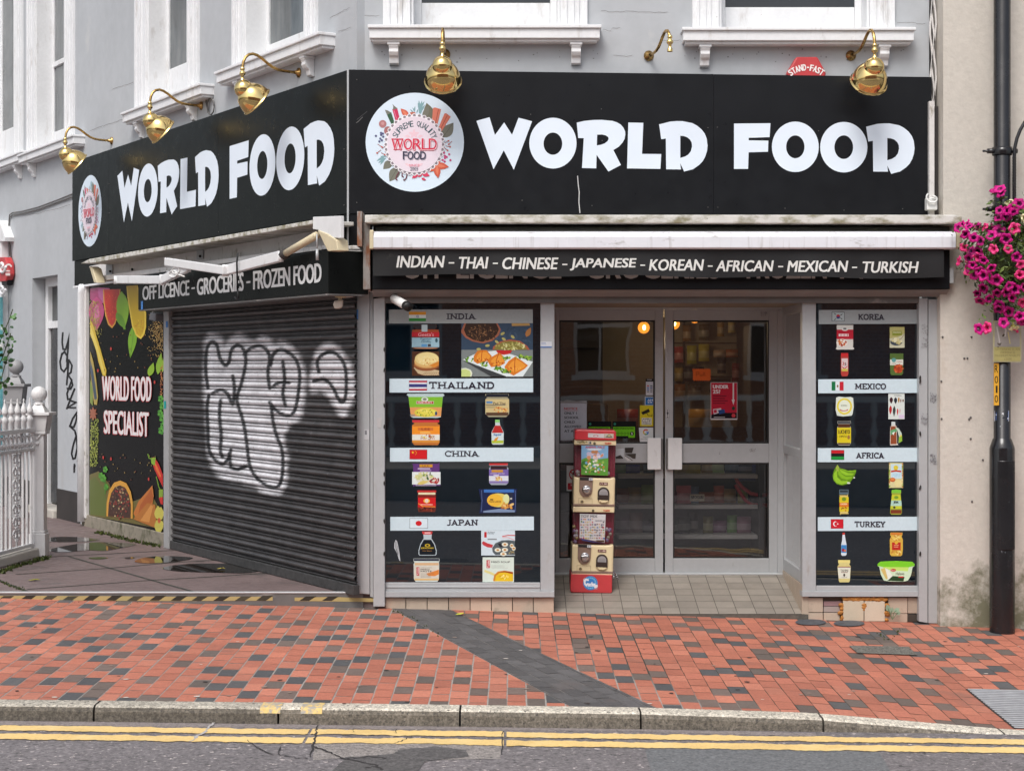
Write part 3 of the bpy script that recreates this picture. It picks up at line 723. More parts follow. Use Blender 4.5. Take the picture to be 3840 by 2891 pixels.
b = MB(); LW.box(b, LW.uz(146, 1470, OL-.2)[0]-.1, LW.uz(146, 1470, OL-.2)[0]+.02, OL-.52, OL-.44, LW.uz(150, 1445, OL-.3)[1], LW.uz(150, 1415, OL-.3)[1]); tag(b.build('door_buzzer', M['rubber'], None, bevel=.01), 'small black door buzzer on the recess wall beside the house door', 'buzzer')
# graffiti signature on the grey pier
tg = Art(LW, OL+.003, (0, 1000, .66069))
INK = (22, 22, 24)
for q in ([(356, 372), (352, 430), (358, 468), (372, 470), (384, 430), (392, 385), (386, 460), (378, 540)], [(352, 490), (340, 540), (346, 580), (362, 596), (380, 570), (382, 510), (366, 482), (350, 498)],
          [(390, 525), (384, 600), (378, 672)], [(392, 530), (408, 560), (402, 600), (384, 612), (404, 640), (412, 672), (400, 694), (378, 690)], [(408, 640), (380, 720), (384, 752), (400, 750), (424, 690)],
          [(424, 690), (404, 740), (378, 808)], [(400, 760), (430, 770), (384, 800), (432, 800)], [(440, 822), (412, 862), (396, 905), (418, 910), (430, 880), (438, 840)], [(396, 905), (424, 930), (432, 960), (416, 1010), (406, 1060), (414, 1090), (426, 1086), (438, 1030), (436, 985), (428, 940)],
          [(456, 1050), (440, 1108)], [(420, 1118), (424, 1128), (420, 1150)], [(421, 1128), (421, 1168)]):
    tg.line(q, 9.5, INK)
tg.build('graffiti_tag', bld, M['vinyl'], 'black spray-painted signature scrawled down the grey pier')
# cracks and drips on the painted render
for fr, off, q in ((FR, OF, [(2255, 42), (2300, 46), (2360, 44), (2440, 48), (2520, 46)]), (FR, OF, [(2262, 112), (2290, 120), (2300, 104), (2330, 108)]), (FR, OF, [(1325, 66), (1360, 60), (1400, 62), (1430, 58)]), (FR, OF, [(3362, 86), (3420, 84), (3440, 92), (3478, 90)]), (LW, OL, [(1310, 32), (1290, 40), (1262, 58), (1232, 72)]), (LW, OL, [(1315, 104), (1296, 112), (1262, 122)]), (LW, OL, [(480, 442), (440, 456), (400, 470), (372, 478), (330, 496)]), (LW, OL, [(500, 310), (460, 324), (410, 340)]), (LW, OL, [(262, 770), (200, 786), (150, 800), (70, 812)]), (FR, OF, [(2300, 208), (2350, 212), (2380, 206)]), (FR, OF, [(2475, 150), (2520, 156), (2560, 152)])):
    a = Art(fr, off+.0012); q2 = []
    for p, r_ in zip(q, q[1:]): q2 += [(p[0]+(r_[0]-p[0])*t/5+random.uniform(-2, 2), p[1]+(r_[1]-p[1])*t/5+random.uniform(-2, 2)) for t in range(5)]
    a.line(q2, 1.5, (118, 116, 116)); a.line([(x, y+2.2) for x, y in q2], 1.4, (212, 214, 216)); a.build('render_crack', bld, M['paper'])
a = Art(FR, OF+.001)
for i in range(46):
    x = random.choice([random.uniform(1390, 2250), random.uniform(2565, 3425)]); a.ell(x, random.uniform(180, 235), random.uniform(1.5, 4), random.uniform(1, 2.5), (120, 118, 116), n=6)
a.build('dirt_speck', bld, M['paper'])['kind'] = 'stuff'
# cables on the side wall
b = MB()
for dy in (0, 9): b.tube([LW.p(x, y+dy, OL+.015) for x, y in ((271, 728+dy*.3), (222, 748), (145, 777), (84, 793), (48, 798), (36, 806), (33, 840), (35, 900), (36+dy*.8, 962))], .008, 6)
tag(b.build('wall_cable', M['alu_dark'], None, True), 'grey cables running from the side sign down to the red alarm box', 'cable')
b = MB(); b.tube([LW.p(776+4*math.sin(i), 320+i*13, OL+.012) for i in range(9)], .007, 6); b.tube([LW.p(790+13*math.cos(i*.7), 400+32*math.sin(i*.7), OL+.02) for i in range(10)], .007, 6)
tag(b.build('wall_cable', M['alu_dark'], None, True), 'short coiled black cable on the grey wall right of the second side lamp', 'cable')
b = MB()
for k in range(3): b.tube([FR.p(3492+k*7+5*math.sin(i*1.3+k*2), -40+i*42, OF+.05) for i in range(15)], .009, 6)
tag(b.build('wall_cable', M['old_white'], None, True), 'bundle of old painted cables beside the end of the front wall', 'cable')
# white rain pipe on the side wall
b = MB(); b.tube([LW.p(312, 1072, OL+.075), LW.p(309, 1100, OL+.07), LW.p(308, 1500, OL+.07), LW.p(308, 1955, OL+.07)], .055, 12)
pipe = b.build('rain_pipe', M['white_paint'], None, True); tag(pipe, 'white painted rain pipe beside the side poster panel', 'pipe')
# red alarm boxes
al = thing('alarm_box', 'red alarm box high on the far grey side wall', 'alarm box', tuple(LW.p(32, 1010, OL)))
b = MB(); b.prism([LW.p(x, y, OL+.01) for x, y in ((14, 978), (26, 966), (46, 966), (54, 985), (57, 1030), (50, 1055), (20, 1058), (9, 1010))], LW.n*.10); b.build('cover', M['red_plastic'], al, bevel=.02)
b = MB(); b.prism([LW.p(x, y, OL+.01) for x, y in ((20, 1050), (52, 1046), (48, 1070), (24, 1072))], LW.n*.08); b.build('base', M['sign_black'], al, bevel=.01)
a = Art(LW, OL+.113); a.line(arc(32, 1010, 13, 18, 200, 330), 6, (235, 225, 222)); a.rect(20, 1014, 38, 1019, (230, 215, 212)); a.rect(21, 1024, 38, 1034, (225, 205, 202)); a.build('lettering', al)
al = thing('alarm_box', 'red hexagonal alarm box with curved white lettering above the front sign', 'alarm box', tuple(FR.p(3022, 260, OF)))
b = MB(); b.prism([FR.p(x, y, OF+.08) for x, y in ((2950, 275), (2986, 214), (3066, 214), (3099, 275), (3080, 330), (2968, 330))], -FR.n*.08); b.build('cover', M['red_plastic'], al, bevel=.014)
a = Art(FR, OF+.083); a.arctext('STAND-FAST', 3024, 352, 98, -37, 36, 24, 13.5, (232, 226, 224), .03); a.build('lettering', al, M['vinyl'])
# ---------------------------------------------------------------- shop signs
WH = (222, 232, 243)
def glyphs():
    f2 = lambda x, y: (1200+.6607*x, .6607*y); f3 = lambda x, y: (2440+.6607*x, .6607*y)
    def E(f, cx, cy, rx, ry): return [f(cx+rx*math.cos(2*math.pi*i/48), cy+ry*math.sin(2*math.pi*i/48)) for i in range(48)]
    Dp = [(48, 708), (110, 692), (145, 689), (180, 689), (235, 700), (262, 714), (288, 735), (307, 760), (318, 788), (323, 830), (319, 862), (309, 892), (294, 918), (275, 938), (240, 962), (190, 975), (168, 928), (172, 963), (88, 962), (86, 788), (60, 792)]
    Dh = [(168, 772), (188, 774), (208, 781), (224, 795), (233, 812), (235, 832), (228, 860), (214, 878), (195, 890), (168, 898)]
    W = [(888, 688), (962, 667), (993, 768), (1045, 697), (1090, 766), (1127, 670), (1204, 690), (1100, 965), (1043, 855), (985, 962)]
    Rp = [(1457, 698), (1500, 688), (1550, 683), (1600, 682), (1660, 688), (1685, 696), (1706, 708), (1722, 726), (1732, 748), (1733, 765), (1729, 788), (1718, 810), (1695, 835), (1665, 853), (1708, 938), (1637, 975), (1570, 880), (1568, 957), (1487, 955), (1497, 786), (1466, 785)]
    Rh = [(1573, 766), (1600, 765), (1622, 770), (1636, 780), (1638, 790), (1632, 803), (1615, 816), (1595, 823), (1571, 827)]
    Lp = [(1750, 697), (1835, 699), (1828, 875), (1937, 876), (1932, 960), (1743, 957)]
    Fp = [(473, 703), (680, 701), (675, 780), (556, 784), (556, 798), (668, 800), (666, 863), (556, 866), (553, 960), (473, 960)]
    m = lambda f, L: [f(*q) for q in L]
    return [[(m(f2, W), None), (E(f2, 1322, 814, 134, 144), E(f2, 1322, 817, 53, 63)), (m(f2, Rp), m(f2, Rh)), (m(f2, Lp), None), (m(f3, Dp), m(f3, Dh))],
            [(m(f3, Fp), None), (E(f3, 821, 835, 133, 143), E(f3, 821, 835, 52, 65)), (E(f3, 1096, 837, 134, 143), E(f3, 1096, 837, 53, 67)), (m(f3, [(x+1175, y+13) for x, y in Dp]), m(f3, [(x+1175, y+13) for x, y in Dh]))]]
def logo(a):
    """round emblem, drawn in zoomed coordinates"""
    a.ell(775, 850, 731, 735, (214, 228, 240), n=64)
    gl, gd, te = (120, 120, 108), (60, 84, 70), (130, 166, 172)
    a.leaf(1010, 520, 950, 265, .30, (112, 112, 96)); a.leaf(900, 500, 985, 300, .2, gl); a.leaf(1190, 780, 1350, 560, .3, gl); a.line([(1190, 780), (1345, 565)], 7, (90, 92, 80))
    a.leaf(430, 1130, 305, 1250, .34, gl); a.leaf(530, 1220, 400, 1435, .32, gl); a.line([(520, 1230), (405, 1425)], 7, (90, 92, 80))
    for x0, y0, x1, y1 in ((850, 450, 880, 230), (860, 400, 820, 260), (870, 390, 925, 290), (850, 340, 835, 225), (868, 330, 920, 240), (760, 420, 705, 355), (765, 400, 780, 310), (780, 400, 740, 335), (800, 420, 830, 350), (330, 1060, 205, 1130), (330, 1080, 260, 1190), (340, 1050, 240, 1105), (350, 1060, 260, 1060), (350, 1080, 230, 1160)):
        a.leaf(x0, y0, x1, y1, .12, te)
    a.poly([(1030, 560), (1045, 345), (1075, 333), (1165, 360), (1110, 600)], (214, 124, 104)); a.line([(1128, 360), (1080, 585)], 10, (170, 84, 68)); a.poly([(1120, 650), (1215, 425), (1240, 418), (1310, 470), (1160, 710)], (214, 124, 104)); a.line([(1265, 440), (1140, 690)], 10, (170, 84, 68))
    a.poly([(440, 360), (515, 345), (552, 500), (490, 540)], (198, 52, 92)); a.poly([(442, 280), (470, 310), (520, 350), (448, 372), (455, 320)], (120, 120, 110)); a.line([(465, 380), (505, 500)], 10, (228, 130, 160))
    a.poly([(360, 440), (425, 405), (475, 560), (430, 590)], (58, 92, 68)); a.poly([(330, 370), (365, 375), (425, 410), (362, 445)], (120, 122, 112)); a.leaf(680, 470, 565, 350, .26, (206, 100, 80)); a.leaf(660, 450, 590, 375, .18, (224, 130, 100)); a.leaf(800, 450, 700, 410, .3, (190, 110, 90))
    a.ell(298, 578, 57, 57, (176, 120, 122)); a.ell(298, 572, 24, 24, (200, 150, 150)); a.ell(375, 680, 57, 65, (168, 112, 112))
    for x, y in ((197, 757), (272, 712), (300, 722), (274, 742), (306, 768), (262, 796), (286, 822), (248, 838)): a.ell(x, y, 17, 17, (86, 88, 126), n=10)
    for x, y in ((1210, 1007), (1287, 1030), (1222, 1052), (1248, 1070), (1222, 1085), (1190, 1115), (1305, 1117), (1220, 1137)): a.ell(x, y, 17, 17, (190, 70, 118), n=10)
    for x0, y0, x1, y1 in ((225, 878, 285, 920), (290, 940, 345, 905), (270, 965, 215, 1010), (275, 1005, 330, 1035), (1215, 865, 1275, 830), (1330, 835, 1280, 880), (1235, 905, 1300, 918), (1205, 925, 1262, 972)):
        a.line([(x0, y0), (x1, y1)], 9, (160, 92, 88)); a.ell(x1, y1, 15, 13, (190, 96, 84), n=8)
    for x0, y0, x1, y1 in ((1090, 1190, 1282, 1217), (1095, 1190, 1122, 1385), (1100, 1200, 945, 1285), (1090, 1180, 1160, 1060)): a.leaf(x0, y0, x1, y1, .26, (204, 96, 72)); a.leaf(x0, y0, (x0+x1*3)/4, (y0+y1*3)/4, .16, (220, 126, 96))
    for x0, y0, x1, y1 in ((825, 1320, 732, 1385), (880, 1310, 826, 1372), (880, 1310, 998, 1350), (875, 1385, 942, 1412), (730, 1310, 800, 1325), (880, 1300, 960, 1290)): a.leaf(x0, y0, x1, y1, .26, (208, 66, 96))
    for q in ([(560, 1270), (510, 1340), (495, 1400), (520, 1415)], [(590, 1290), (584, 1350), (610, 1368)], [(665, 1300), (650, 1380), (620, 1415), (605, 1405)]): a.line(q, 17, (110, 66, 76))
    for i in range(36):
        w = 2*math.pi*i/36; a.ell(770+418*math.cos(w), 885+425*math.sin(w), 38, 38, (238, 234, 238), n=12); a.ell(770+424*math.cos(w), 885+431*math.sin(w), 22, 22, (140, 128, 136), n=10)
    a.ell(770, 885, 410, 418, (238, 232, 238), n=48); a.ell(770, 885, 402, 410, (226, 212, 222), n=48)
    for k in range(5):
        w = R(-90+72*k); a.leaf(765, 730, 765+85*math.cos(w), 730+75*math.sin(w), .25, (230, 196, 206))
    for s_ in (-1, 1): a.leaf(765+s_*60, 770, 765+s_*135, 755, .25, (230, 196, 206)); a.leaf(765+s_*70, 1200, 765+s_*135, 1165, .25, (232, 200, 208))
    a.arctext('SUPREME QUALITY', 772, 895, 318, -63, 66, 88, 50, (52, 84, 92), .004)
    W5 = [(450, 582), (612, 735), (750, 878), (890, 985), (988, 1106)]
    for i, ch in enumerate('WORLD'):
        x0, x1 = [(430, 608), (612, 738), (748, 878), (878, 984), (984, 1104)][i]
        a.text(ch, x0+12, 812, x1+12, 980, (176, 44, 70), .010); a.text(ch, x0+6, 806, x1+6, 972, (240, 232, 236), .006); a.text(ch, x0, 798, x1, 965, (206, 52, 78), .008)
    a.line([(430, 806), (600, 806)], 14, (206, 52, 78)); a.line([(460, 960), (590, 960)], 12, (206, 52, 78))
    for i, ch in enumerate('FOOD'):
        x0, x1 = [(598, 662), (668, 752), (758, 848), (856, 938)][i]
        a.text(ch, x0+9, 996, x1+9, 1114, (120, 118, 136), .004); a.text(ch, x0, 988, x1, 1106, (52, 50, 68), .006)
    a.text('SINCE', 692, 1178, 845, 1214, (224, 110, 130), .0); a.text('2005', 708, 1222, 826, 1275, (64, 66, 80), .0)
GL = glyphs()
fs = thing('shop_sign', 'long black front shop sign with round food logo and white WORLD FOOD lettering', 'shop sign', (1.0, .03, 3.3))
b = MB(); FR.ppoly(b, [(1305, 262), (2675.2, 279), (2675.2, 803), (1305, 801)], 0, .07); FR.ppoly(b, [(2676, 279.5), (3494, 290), (3494, 806), (2676, 803)], 0.001, .07)
FR.ppoly(b, [(1312, 803), (1372, 803), (1372, 918), (1312, 918)], -.012, .05); b.build('panel', M['sign_black'], fs)
b = MB(); FR.ppoly(b, [(1301, 262), (1308, 262), (1308, 918), (1301, 918)], .004, .012); b.build('corner_trim', M['alu'], fs)
a = Art(FR, .0025)
for wd in GL:
    for p, h in wd: a.poly(p, WH, [h] if h else ())
a.build('lettering', fs, M['vinyl'])
a = Art(FR, .0025, (1360, 320, 400/1586)); logo(a); a.build('logo', fs, M['vinyl'])
b = MB()
for x, y in ((1338, 300), (1296, 320), (1338, 760), (1290, 790), (1990, 430), (2255, 410), (2655, 480), (2690, 478), (2655, 778), (2692, 778), (2944, 782), (3165, 789), (3385, 784), (3070, 492), (2258, 528), (2220, 772), (1958, 752)):
    if x > 1312: b = MB(); b.ball(FR.p(x, y, .003), .0042, 5); b.build('screw', M['alu_dark'], fs)
b = MB(); a = Art(FR, .003); a.line([(2166, 660), (2168, 690), (2172, 720), (2171, 760), (2175, 800)], 3.5, (190, 190, 190)); a.line([(1360, 440), (1342, 458), (1336, 462)], 2, (120, 120, 120)); a.line([(1338, 450), (1378, 418)], 1.2, (90, 90, 92)); a.build('scratch', fs, M['vinyl'])
ls = thing('shop_sign', 'black side shop sign with stretched white WORLD FOOD lettering and a squeezed round logo', 'shop sign', tuple(LW.pt(-3.5, 0, 3.3)))
UL = LW.uz(271, 800, 0)[0]; ZA, ZB_ = 4.446, 3.291
b = MB(); prev = UL
for x in (408, 818, 1302):
    u = LW.uz(x, 700, 0)[0]; LW.box(b, prev+.002, u-.002, -.07, 0, ZB_, ZA); prev = u
LW.box(b, UL+.02, LW.uz(1296, 860, 0)[0], -.07, -.02, 3.0, ZB_-.003); b.build('panel', M['sign_black_shaded'], ls)
b = MB(); LW.box(b, UL+.02, UL+3.2, -.07, .0, 2.975, 2.998); b.build('lower_trim', M['white_paint'], ls)
def remap_left(x0, x1, X0, X1, Y0, Y1, F0, F1):
    u0, u1 = LW.uz(X0, 700, 0)[0], LW.uz(X1, 700, 0)[0]
    def f(x, y, e):
        t = (x-x0)/(x1-x0); v = (y-Y0)/(Y1-Y0); fr_ = F0+(F1-F0)*v
        return LW.pt(u0+(u1-u0)*t, .0025+e, ZA+(ZB_-ZA)*fr_)
    return f
for wd, (X0, X1) in zip(GL, ((441, 821), (862, 1255))):
    xs = [q[0] for p, h in wd for q in p]
    a = Art(LW, 0, remap=remap_left(min(xs), max(xs), X0, X1, 441, 652, .238, .765))
    for p, h in wd: a.poly(p, WH, [h] if h else ())
    a.build('lettering', ls, M['vinyl'])
a = Art(LW, 0, (1360, 320, 400/1586), remap=remap_left(1371, 1740, 295, 382, 349, 719, .187, .886)); logo(a); a.build('logo', ls, M['vinyl'])
b = MB()
for x, y in ((406, 690), (411, 690), (406, 800), (411, 800), (409, 950), (820, 580), (820, 870), (1290, 420), (1290, 560), (1290, 770)): b = MB(); b.ball(LW.p(x, y, .003), .0042, 5); b.build('screw', M['alu_dark'], ls)
# ---------------------------------------------------------------- brass swan-neck sign lamps
def lamp_parts(root, shade=True):
    b = MB(); b.lathe([(.0, 0), (.042, 0), (.042, .012), (.02, .022), (.014, .05)], (0, 0, 0), (0, -1, 0), 20); b.build('wall_plate', M['old_brass'], root, True)
    pth = [(0, 0), (.1, 0), (.15, .002), (.2, .008), (.25, .025), (.30, .056), (.345, .088), (.39, .112), (.43, .121), (.468, .112), (.498, .085), (.517, .045), (.524, 0), (.526, -.03)]
    if not shade: pth = pth[:-2]
    b = MB(); b.tube([(0, -n, z) for n, z in pth], .0125, 12); b.build('arm', M['old_brass'], root, True)
    b = MB(); z0 = -.03 if shade else .04
    b.lathe([(.012, .03), (.02, .02), (.02, .008), (.014, 0), (.026, -.018), (.026, -.034), (.013, -.046), (.013, -.07), (.022, -.08), (.022, -.1)], (0, -.526 if shade else -.52, z0), (0, 0, 1), 16); b.build('joint', M['brass'], root, True)
    if shade:
        c = Vector((0, -.515, -.185))
        b = MB(); b.ball(tuple(c), .080, 14); k = b.build('knuckle', M['brass'], root, True)
        ax = Vector((0, .77, -.638)); st0 = c
        pr = [(.142*math.sqrt(max(0, 1-((.15-h)/.17)**2)), h) for h in [-.019+.169*(i/18)**1.6 for i in range(19)]]+[(.150, .153), (.151, .160), (.143, .160)]+[(.135*math.sqrt(max(0, 1-((.15-h)/.16)**2)), h) for h in [.148-.14*(i/9) for i in range(10)]]
        b = MB(); b.lathe(pr, st0, ax, 40); b.build('shade', M['brass'], root, True)
LB = [(LW, 420, 529, OL, True, 'brass swan-neck lamp at the far left end of the side sign'), (LW, 756, 398, OL, True, 'brass swan-neck lamp in the middle of the side sign'), (LW, 1122, 274, OL, True, 'brass swan-neck lamp on the side sign nearest the corner'),
      (FR, 1669, 205, OF, True, 'brass swan-neck lamp hanging over the round logo of the front sign'), (FR, 2432, 211, OF, False, 'bare brass lamp arm without a shade above the front sign'), (FR, 3190, 210, OF, True, 'brass swan-neck lamp beside the red alarm box on the front sign')]
proto = None
for fr, x, y, o, sh, lab in LB:
    p = fr.p(x, y, o)
    if sh and proto:
        q = proto.copy(); COL.objects.link(q)
        for ch in proto.children:
            c = ch.copy(); COL.objects.link(c); c.parent = q
    else:
        q = local(thing('sign_lamp', lab, 'wall lamp')); lamp_parts(q, sh)
        if sh: proto = q
    q.location = p; q.rotation_euler = (0, 0, fr.th+(R(9) if (x == 3190) else 0)+(R(14) if x == 2432 else 0)); tag(q, lab, 'wall lamp', 'brass sign lamps')
# ---------------------------------------------------------------- front awning, rolled in
aw = thing('awning', 'rolled-in front awning with weathered cover and black valance listing world cuisines', 'awning', (1.2, -.1, 2.9))
b = MB(); OA = .38
ov = lambda px, py, o: FR.p(px, py, o)
b.prism([ov(1368, 806, OA), ov(1368, 836, OA), ov(3606, 840, OA), ov(3608, 812, OA), ov(3580, 806, OA)], (0, OA, 0)); b.build('cover', M['mossy_white'], aw, bevel=.008)
b = MB(); b.prism([ov(1400, 845, .16), ov(1400, 935, .16), ov(3560, 935, .16), ov(3560, 848, .16)], (0, .14, 0)); b.build('back_plate', M['interior_dark'], aw)
b = MB(); z = FR.uz(1500, 874, .26)[1]; b.tube([(FR.uz(1410, 874, .26)[0], -.26, z), (FR.uz(3556, 874, .26)[0], -.26, z)], .052, 20); mat('wet_fabric', (.035, .036, .028), .6, var=[(8, .3)], col2=[((.10, .105, .06, 1), 14, .55, .75, (.4, 1, 1))]); b.build('fabric_roll', M['wet_fabric'], aw, True)
b = MB(); zt_, zb_ = FR.uz(0, 868, .36)[1], FR.uz(0, 935, .36)[1]; h = zt_-zb_
prof = [(.30, zb_), (.372, zb_), (.385, zb_+.012), (.385, zt_-.045), (.372, zt_-.015), (.345, zt_), (.30, zt_)]
x0, x1 = FR.uz(1400, 0, .36)[0], FR.uz(3582, 0, .36)[0]
b.prism([(x0, -o_, z_) for o_, z_ in prof], (x1-x0, 0, 0)); q_ = b.build('front_bar', M['mossy_white'], aw, bevel=.003); q_.data.materials[0] = mat('bar_white', (.70, .71, .75), .42, var=[(5, .05)], col2=[((.30, .28, .25, 1), 7, .60, .74, (.6, 1, 1.6)), ((.06, .05, .04, 1), 34, .73, .77, (.5, 1, 1)), ((.48, .47, .47, 1), 26, .55, .75, (1, 1, .06))])
b = MB(); b.prism([ov(1389, 866, .30), ov(1389, 938, .30), ov(1404, 936, .30), ov(1404, 866, .30)], (0, -.09, 0)); b.prism([ov(3576, 850, .26), ov(3592, 850, .26), ov(3596, 905, .26), ov(3586, 936, .26), ov(3572, 930, .26)], (0, -.10, 0)); b.build('end_cap', M['cream'], aw, bevel=.006)
b = MB(); b.prism([ov(1352, 806, .02), ov(1352, 935, .02), ov(1370, 935, .02), ov(1370, 806, .02)], (0, -.3, 0)); b.prism([ov(1370, 838, .05), ov(1370, 1090, .05), ov(1396, 1090, .05), ov(1396, 838, .05)], (0, -.2, 0)); b.build('bracket', M['rust'], aw, bevel=.004)
# valance: a slightly wavy hanging cloth
VO = .372
def val(px, py, e):
    u, z = FR.uz(px, py, VO); wv = .010*math.sin(u*5.1+z*3)+.006*math.sin(u*13+2)
    t = max(0, (zb_-z)/.25)
    return Vector((u, -(VO-.03)-wv*t-e, z))
va = MB(); nx, ny = 160, 6
gx = [1398+(3543-1398)*i/nx for i in range(nx+1)]
vs = [val(x, 930+ (1030+4*math.sin(x*.01)+ (12*(x-1398)/2145) -930)*j/ny, 0) for x in gx for j in range(ny+1)]
va.mesh(vs, [(i*(ny+1)+j+1, (i+1)*(ny+1)+j+1, (i+1)*(ny+1)+j, i*(ny+1)+j) for i in range(nx) for j in range(ny)])
vl = va.build('valance', M['black_pvc'], aw, True)
a = Art(FR, 0, remap=lambda x, y, e: val(x, y, e+.004))
VT = [('INDIAN', 1485, 1668, 959, 1003), ('-', 1682, 1703, 983, 988), ('THAI', 1715, 1832, 963, 1007), ('-', 1848, 1867, 985, 990), ('CHINESE', 1880, 2095, 965, 1010), ('-', 2109, 2128, 989, 994), ('JAPANESE', 2137, 2388, 968, 1014), ('-', 2402, 2420, 992, 997), ('KOREAN', 2434, 2642, 972, 1015),
      ('-', 2656, 2674, 995, 1000), ('AFRICAN', 2686, 2904, 976, 1018), ('-', 2920, 2939, 997, 1002), ('MEXICAN', 2953, 3184, 977, 1020), ('-', 3198, 3217, 1000, 1005), ('TURKISH', 3232, 3449, 980, 1023)]
for t, X0, X1, Y0, Y1 in VT: a.text(t, X0, Y0, X1, Y1, (214, 214, 210), 0 if t == '-' else .021, .0 if t == '-' else .16)
a.build('lettering', vl, M['vinyl'])
mat('soffit_grey', (.22, .215, .21), .5, var=[(5, .1)])
# black shutter box with the half-hidden white wording behind the valance
sb_ = thing('shutter_box', 'black front shutter box with white wording mostly hidden behind the awning valance', 'shutter box', (1.2, -.1, 2.6))
b = MB(); FR.pbox(b, 1397, 920, 3562, 1085, .24, .22); b.build('panel', M['sign_black'], sb_, bevel=.003)
a = Art(FR, .2425); ln = []
for t, X0, X1 in (('OFF', 1510, 1668), ('LICENCE', 1712, 2105), ('-', 2140, 2170), ('GROCERIES', 2198, 2700), ('-', 2735, 2765), ('FROZEN', 2800, 3100), ('FOOD', 3150, 3420)):
    a.text(t, X0, 958 if t != '-' else 995, X1, 1046 if t != '-' else 1004, (196, 196, 194), .02)
a.build('lettering', sb_, M['vinyl'])
b = MB(); b.prism([FR.p(1397, 1087, .235), FR.p(1397, 1113, .10), FR.p(3545, 1113, .10), FR.p(3560, 1087, .235)], (0, .06, 0)); b.build('soffit', M['soffit_grey'], sb_, bevel=.003)
b = MB(); FR.pbox(b, 1441, 1114, 3445, 1137, .05, .12); b.build('bottom_rail', M['alu_dark'], sb_, bevel=.004)
b = MB(); FR.pbox(b, 3562, 1005, 3576, 1062, .24, .2); b.build('end_plate', M['alu'], sb_)
# ---------------------------------------------------------------- side awning stripped to its folded arms
sw = thing('side_awning', 'stripped side awning frame with grimy top ledge and two folded white arms', 'awning', tuple(LW.pt(-3, .2, 3.2)))
Q = lambda x, y: (280+x*.51537, 780+y*.51537)
OS = .36
qp = lambda x, y, o: LW.p(*Q(x, y), o)
b = MB(); b.prism([qp(40, 405, OS), qp(105, 372, OS), qp(1735, 88, OS), qp(1735, 118, OS), qp(140, 400, OS)], -LW.n*OS); b.build('top_ledge', M['mossy_white'], sw, bevel=.006)
b = MB(); b.prism([qp(1732, 66, OS+.03), qp(1935, 58, OS+.03), qp(1935, 220, OS+.03), qp(1832, 216, OS+.03), qp(1800, 190, OS+.03), qp(1770, 160, OS+.03), qp(1732, 154, OS+.03)], -LW.n*.03); b.build('end_plate', M['white_upvc'], sw, bevel=.004)
b = MB(); b.prism([qp(105, 425, .06), qp(1800, 105, .06), qp(1860, 270, .06), qp(150, 520, .06)], -LW.n*.06); b.build('back_plate', M['old_white'], sw)
b = MB(); b.prism([qp(150, 500, .2), qp(1830, 268, .2), qp(1835, 300, .2), qp(160, 536, .2)], -LW.n*.06); b.build('torsion_bar', M['old_white'], sw, bevel=.004)
def bar(p, q, w, hh):
    p, q = Vector(p), Vector(q); d = (q-p).normalized(); n = LW.n-d*LW.n.dot(d); n.normalize(); v = d.cross(n)
    return [p-v*hh/2-n*w/2, p+v*hh/2-n*w/2, p+v*hh/2+n*w/2, p-v*hh/2+n*w/2], q-p
arms = [((300, 522), (640, 524), .40, 62), ((640, 524), (830, 432), .44, 62), ((670, 392), (1098, 455), .46, 58), ((1098, 455), (1500, 352), .42, 68)]
for i in (0, 2):
    b = MB()
    for (p, q, o, hh) in arms[i:i+2]:
        P, V = bar(qp(*p, o), qp(*q, o), .05, hh*.51537/400); b.prism(P, V)
    a_ = b.build('folding_arm', M['white_upvc'], sw, bevel=.008)
    b = MB(); q = arms[i][1]; c = qp(*q, .44); b.tube([c+Vector((0, 0, .05)), c-Vector((0, 0, .05))], .03, 14)
    for e in (arms[i][0], arms[i+1][1]):
        c = qp(*e, .42); b.tube([c+Vector((0, 0, .035)), c-Vector((0, 0, .045))], .022, 12)
    b.build('elbow', M['white_upvc'], a_, True)
b = MB(); b.tube([qp(1522, 340, .40), qp(1760, 200, .40)], .030, 14); b.build('roller_tube', M['cream'], sw, True)
b = MB(); b.tube([qp(1505, 350, .40), qp(1540, 330, .40)], .042, 14); b.build('tube_clamp', M['interior_dark'], sw, True)
b = MB(); b.prism([qp(1765, 160, .40), qp(1840, 190, .40), qp(1905, 235, .40), qp(1912, 312, .40), qp(1840, 316, .40), qp(1815, 270, .40)], -LW.n*.1)
b.build('arm_bracket', M['cream'], sw, bevel=.008); b = MB()
b.prism([qp(105, 425, .32), qp(130, 440, .32), qp(160, 545, .32), qp(140, 545, .32)], -LW.n*.1); b.build('arm_bracket', M['cream'], sw, bevel=.008)
b = MB()
for x in (250, 910):
    y = 425-(x-105)*.185; b.prism([qp(x-22, y+(-12 if x > 500 else 0), .075), qp(x+22, y-6+(-12 if x > 500 else 0), .075), qp(x+22, y+92, .075), qp(x-22, y+100, .075)], -LW.n*.014)
b.build('fixing_plate', M['alu'], sw)
b = MB()
for x, y in ((258, 402), (258, 462), (420, 372), (418, 448), (912, 292), (912, 352)): b = MB(); b.ball(qp(x, y, .082), .014, 6); b.build('bolt', M['rubber'], sw, True)
b = MB(); b.tube([qp(1186, 330, .47), qp(1180, 400, .47), qp(1182, 480, .47), qp(1184, 590, .4)], .008, 6); b.tube([qp(1184, 590, .4), qp(1190, 630, .4), qp(1190, 655, .4), qp(1178, 665, .4), qp(1165, 650, .4)], .009, 8)
b.build('tie_cord', M['black_pvc'], sw, True)
b = MB(); b.tube([qp(1762, 190, .42), qp(1764, 300, .42)], .006, 6); b.tube([qp(1764, 300, .42), qp(1766, 380, .42)], .012, 8); b.build('crank_hook', M['alu'], sw, True)
b = MB()
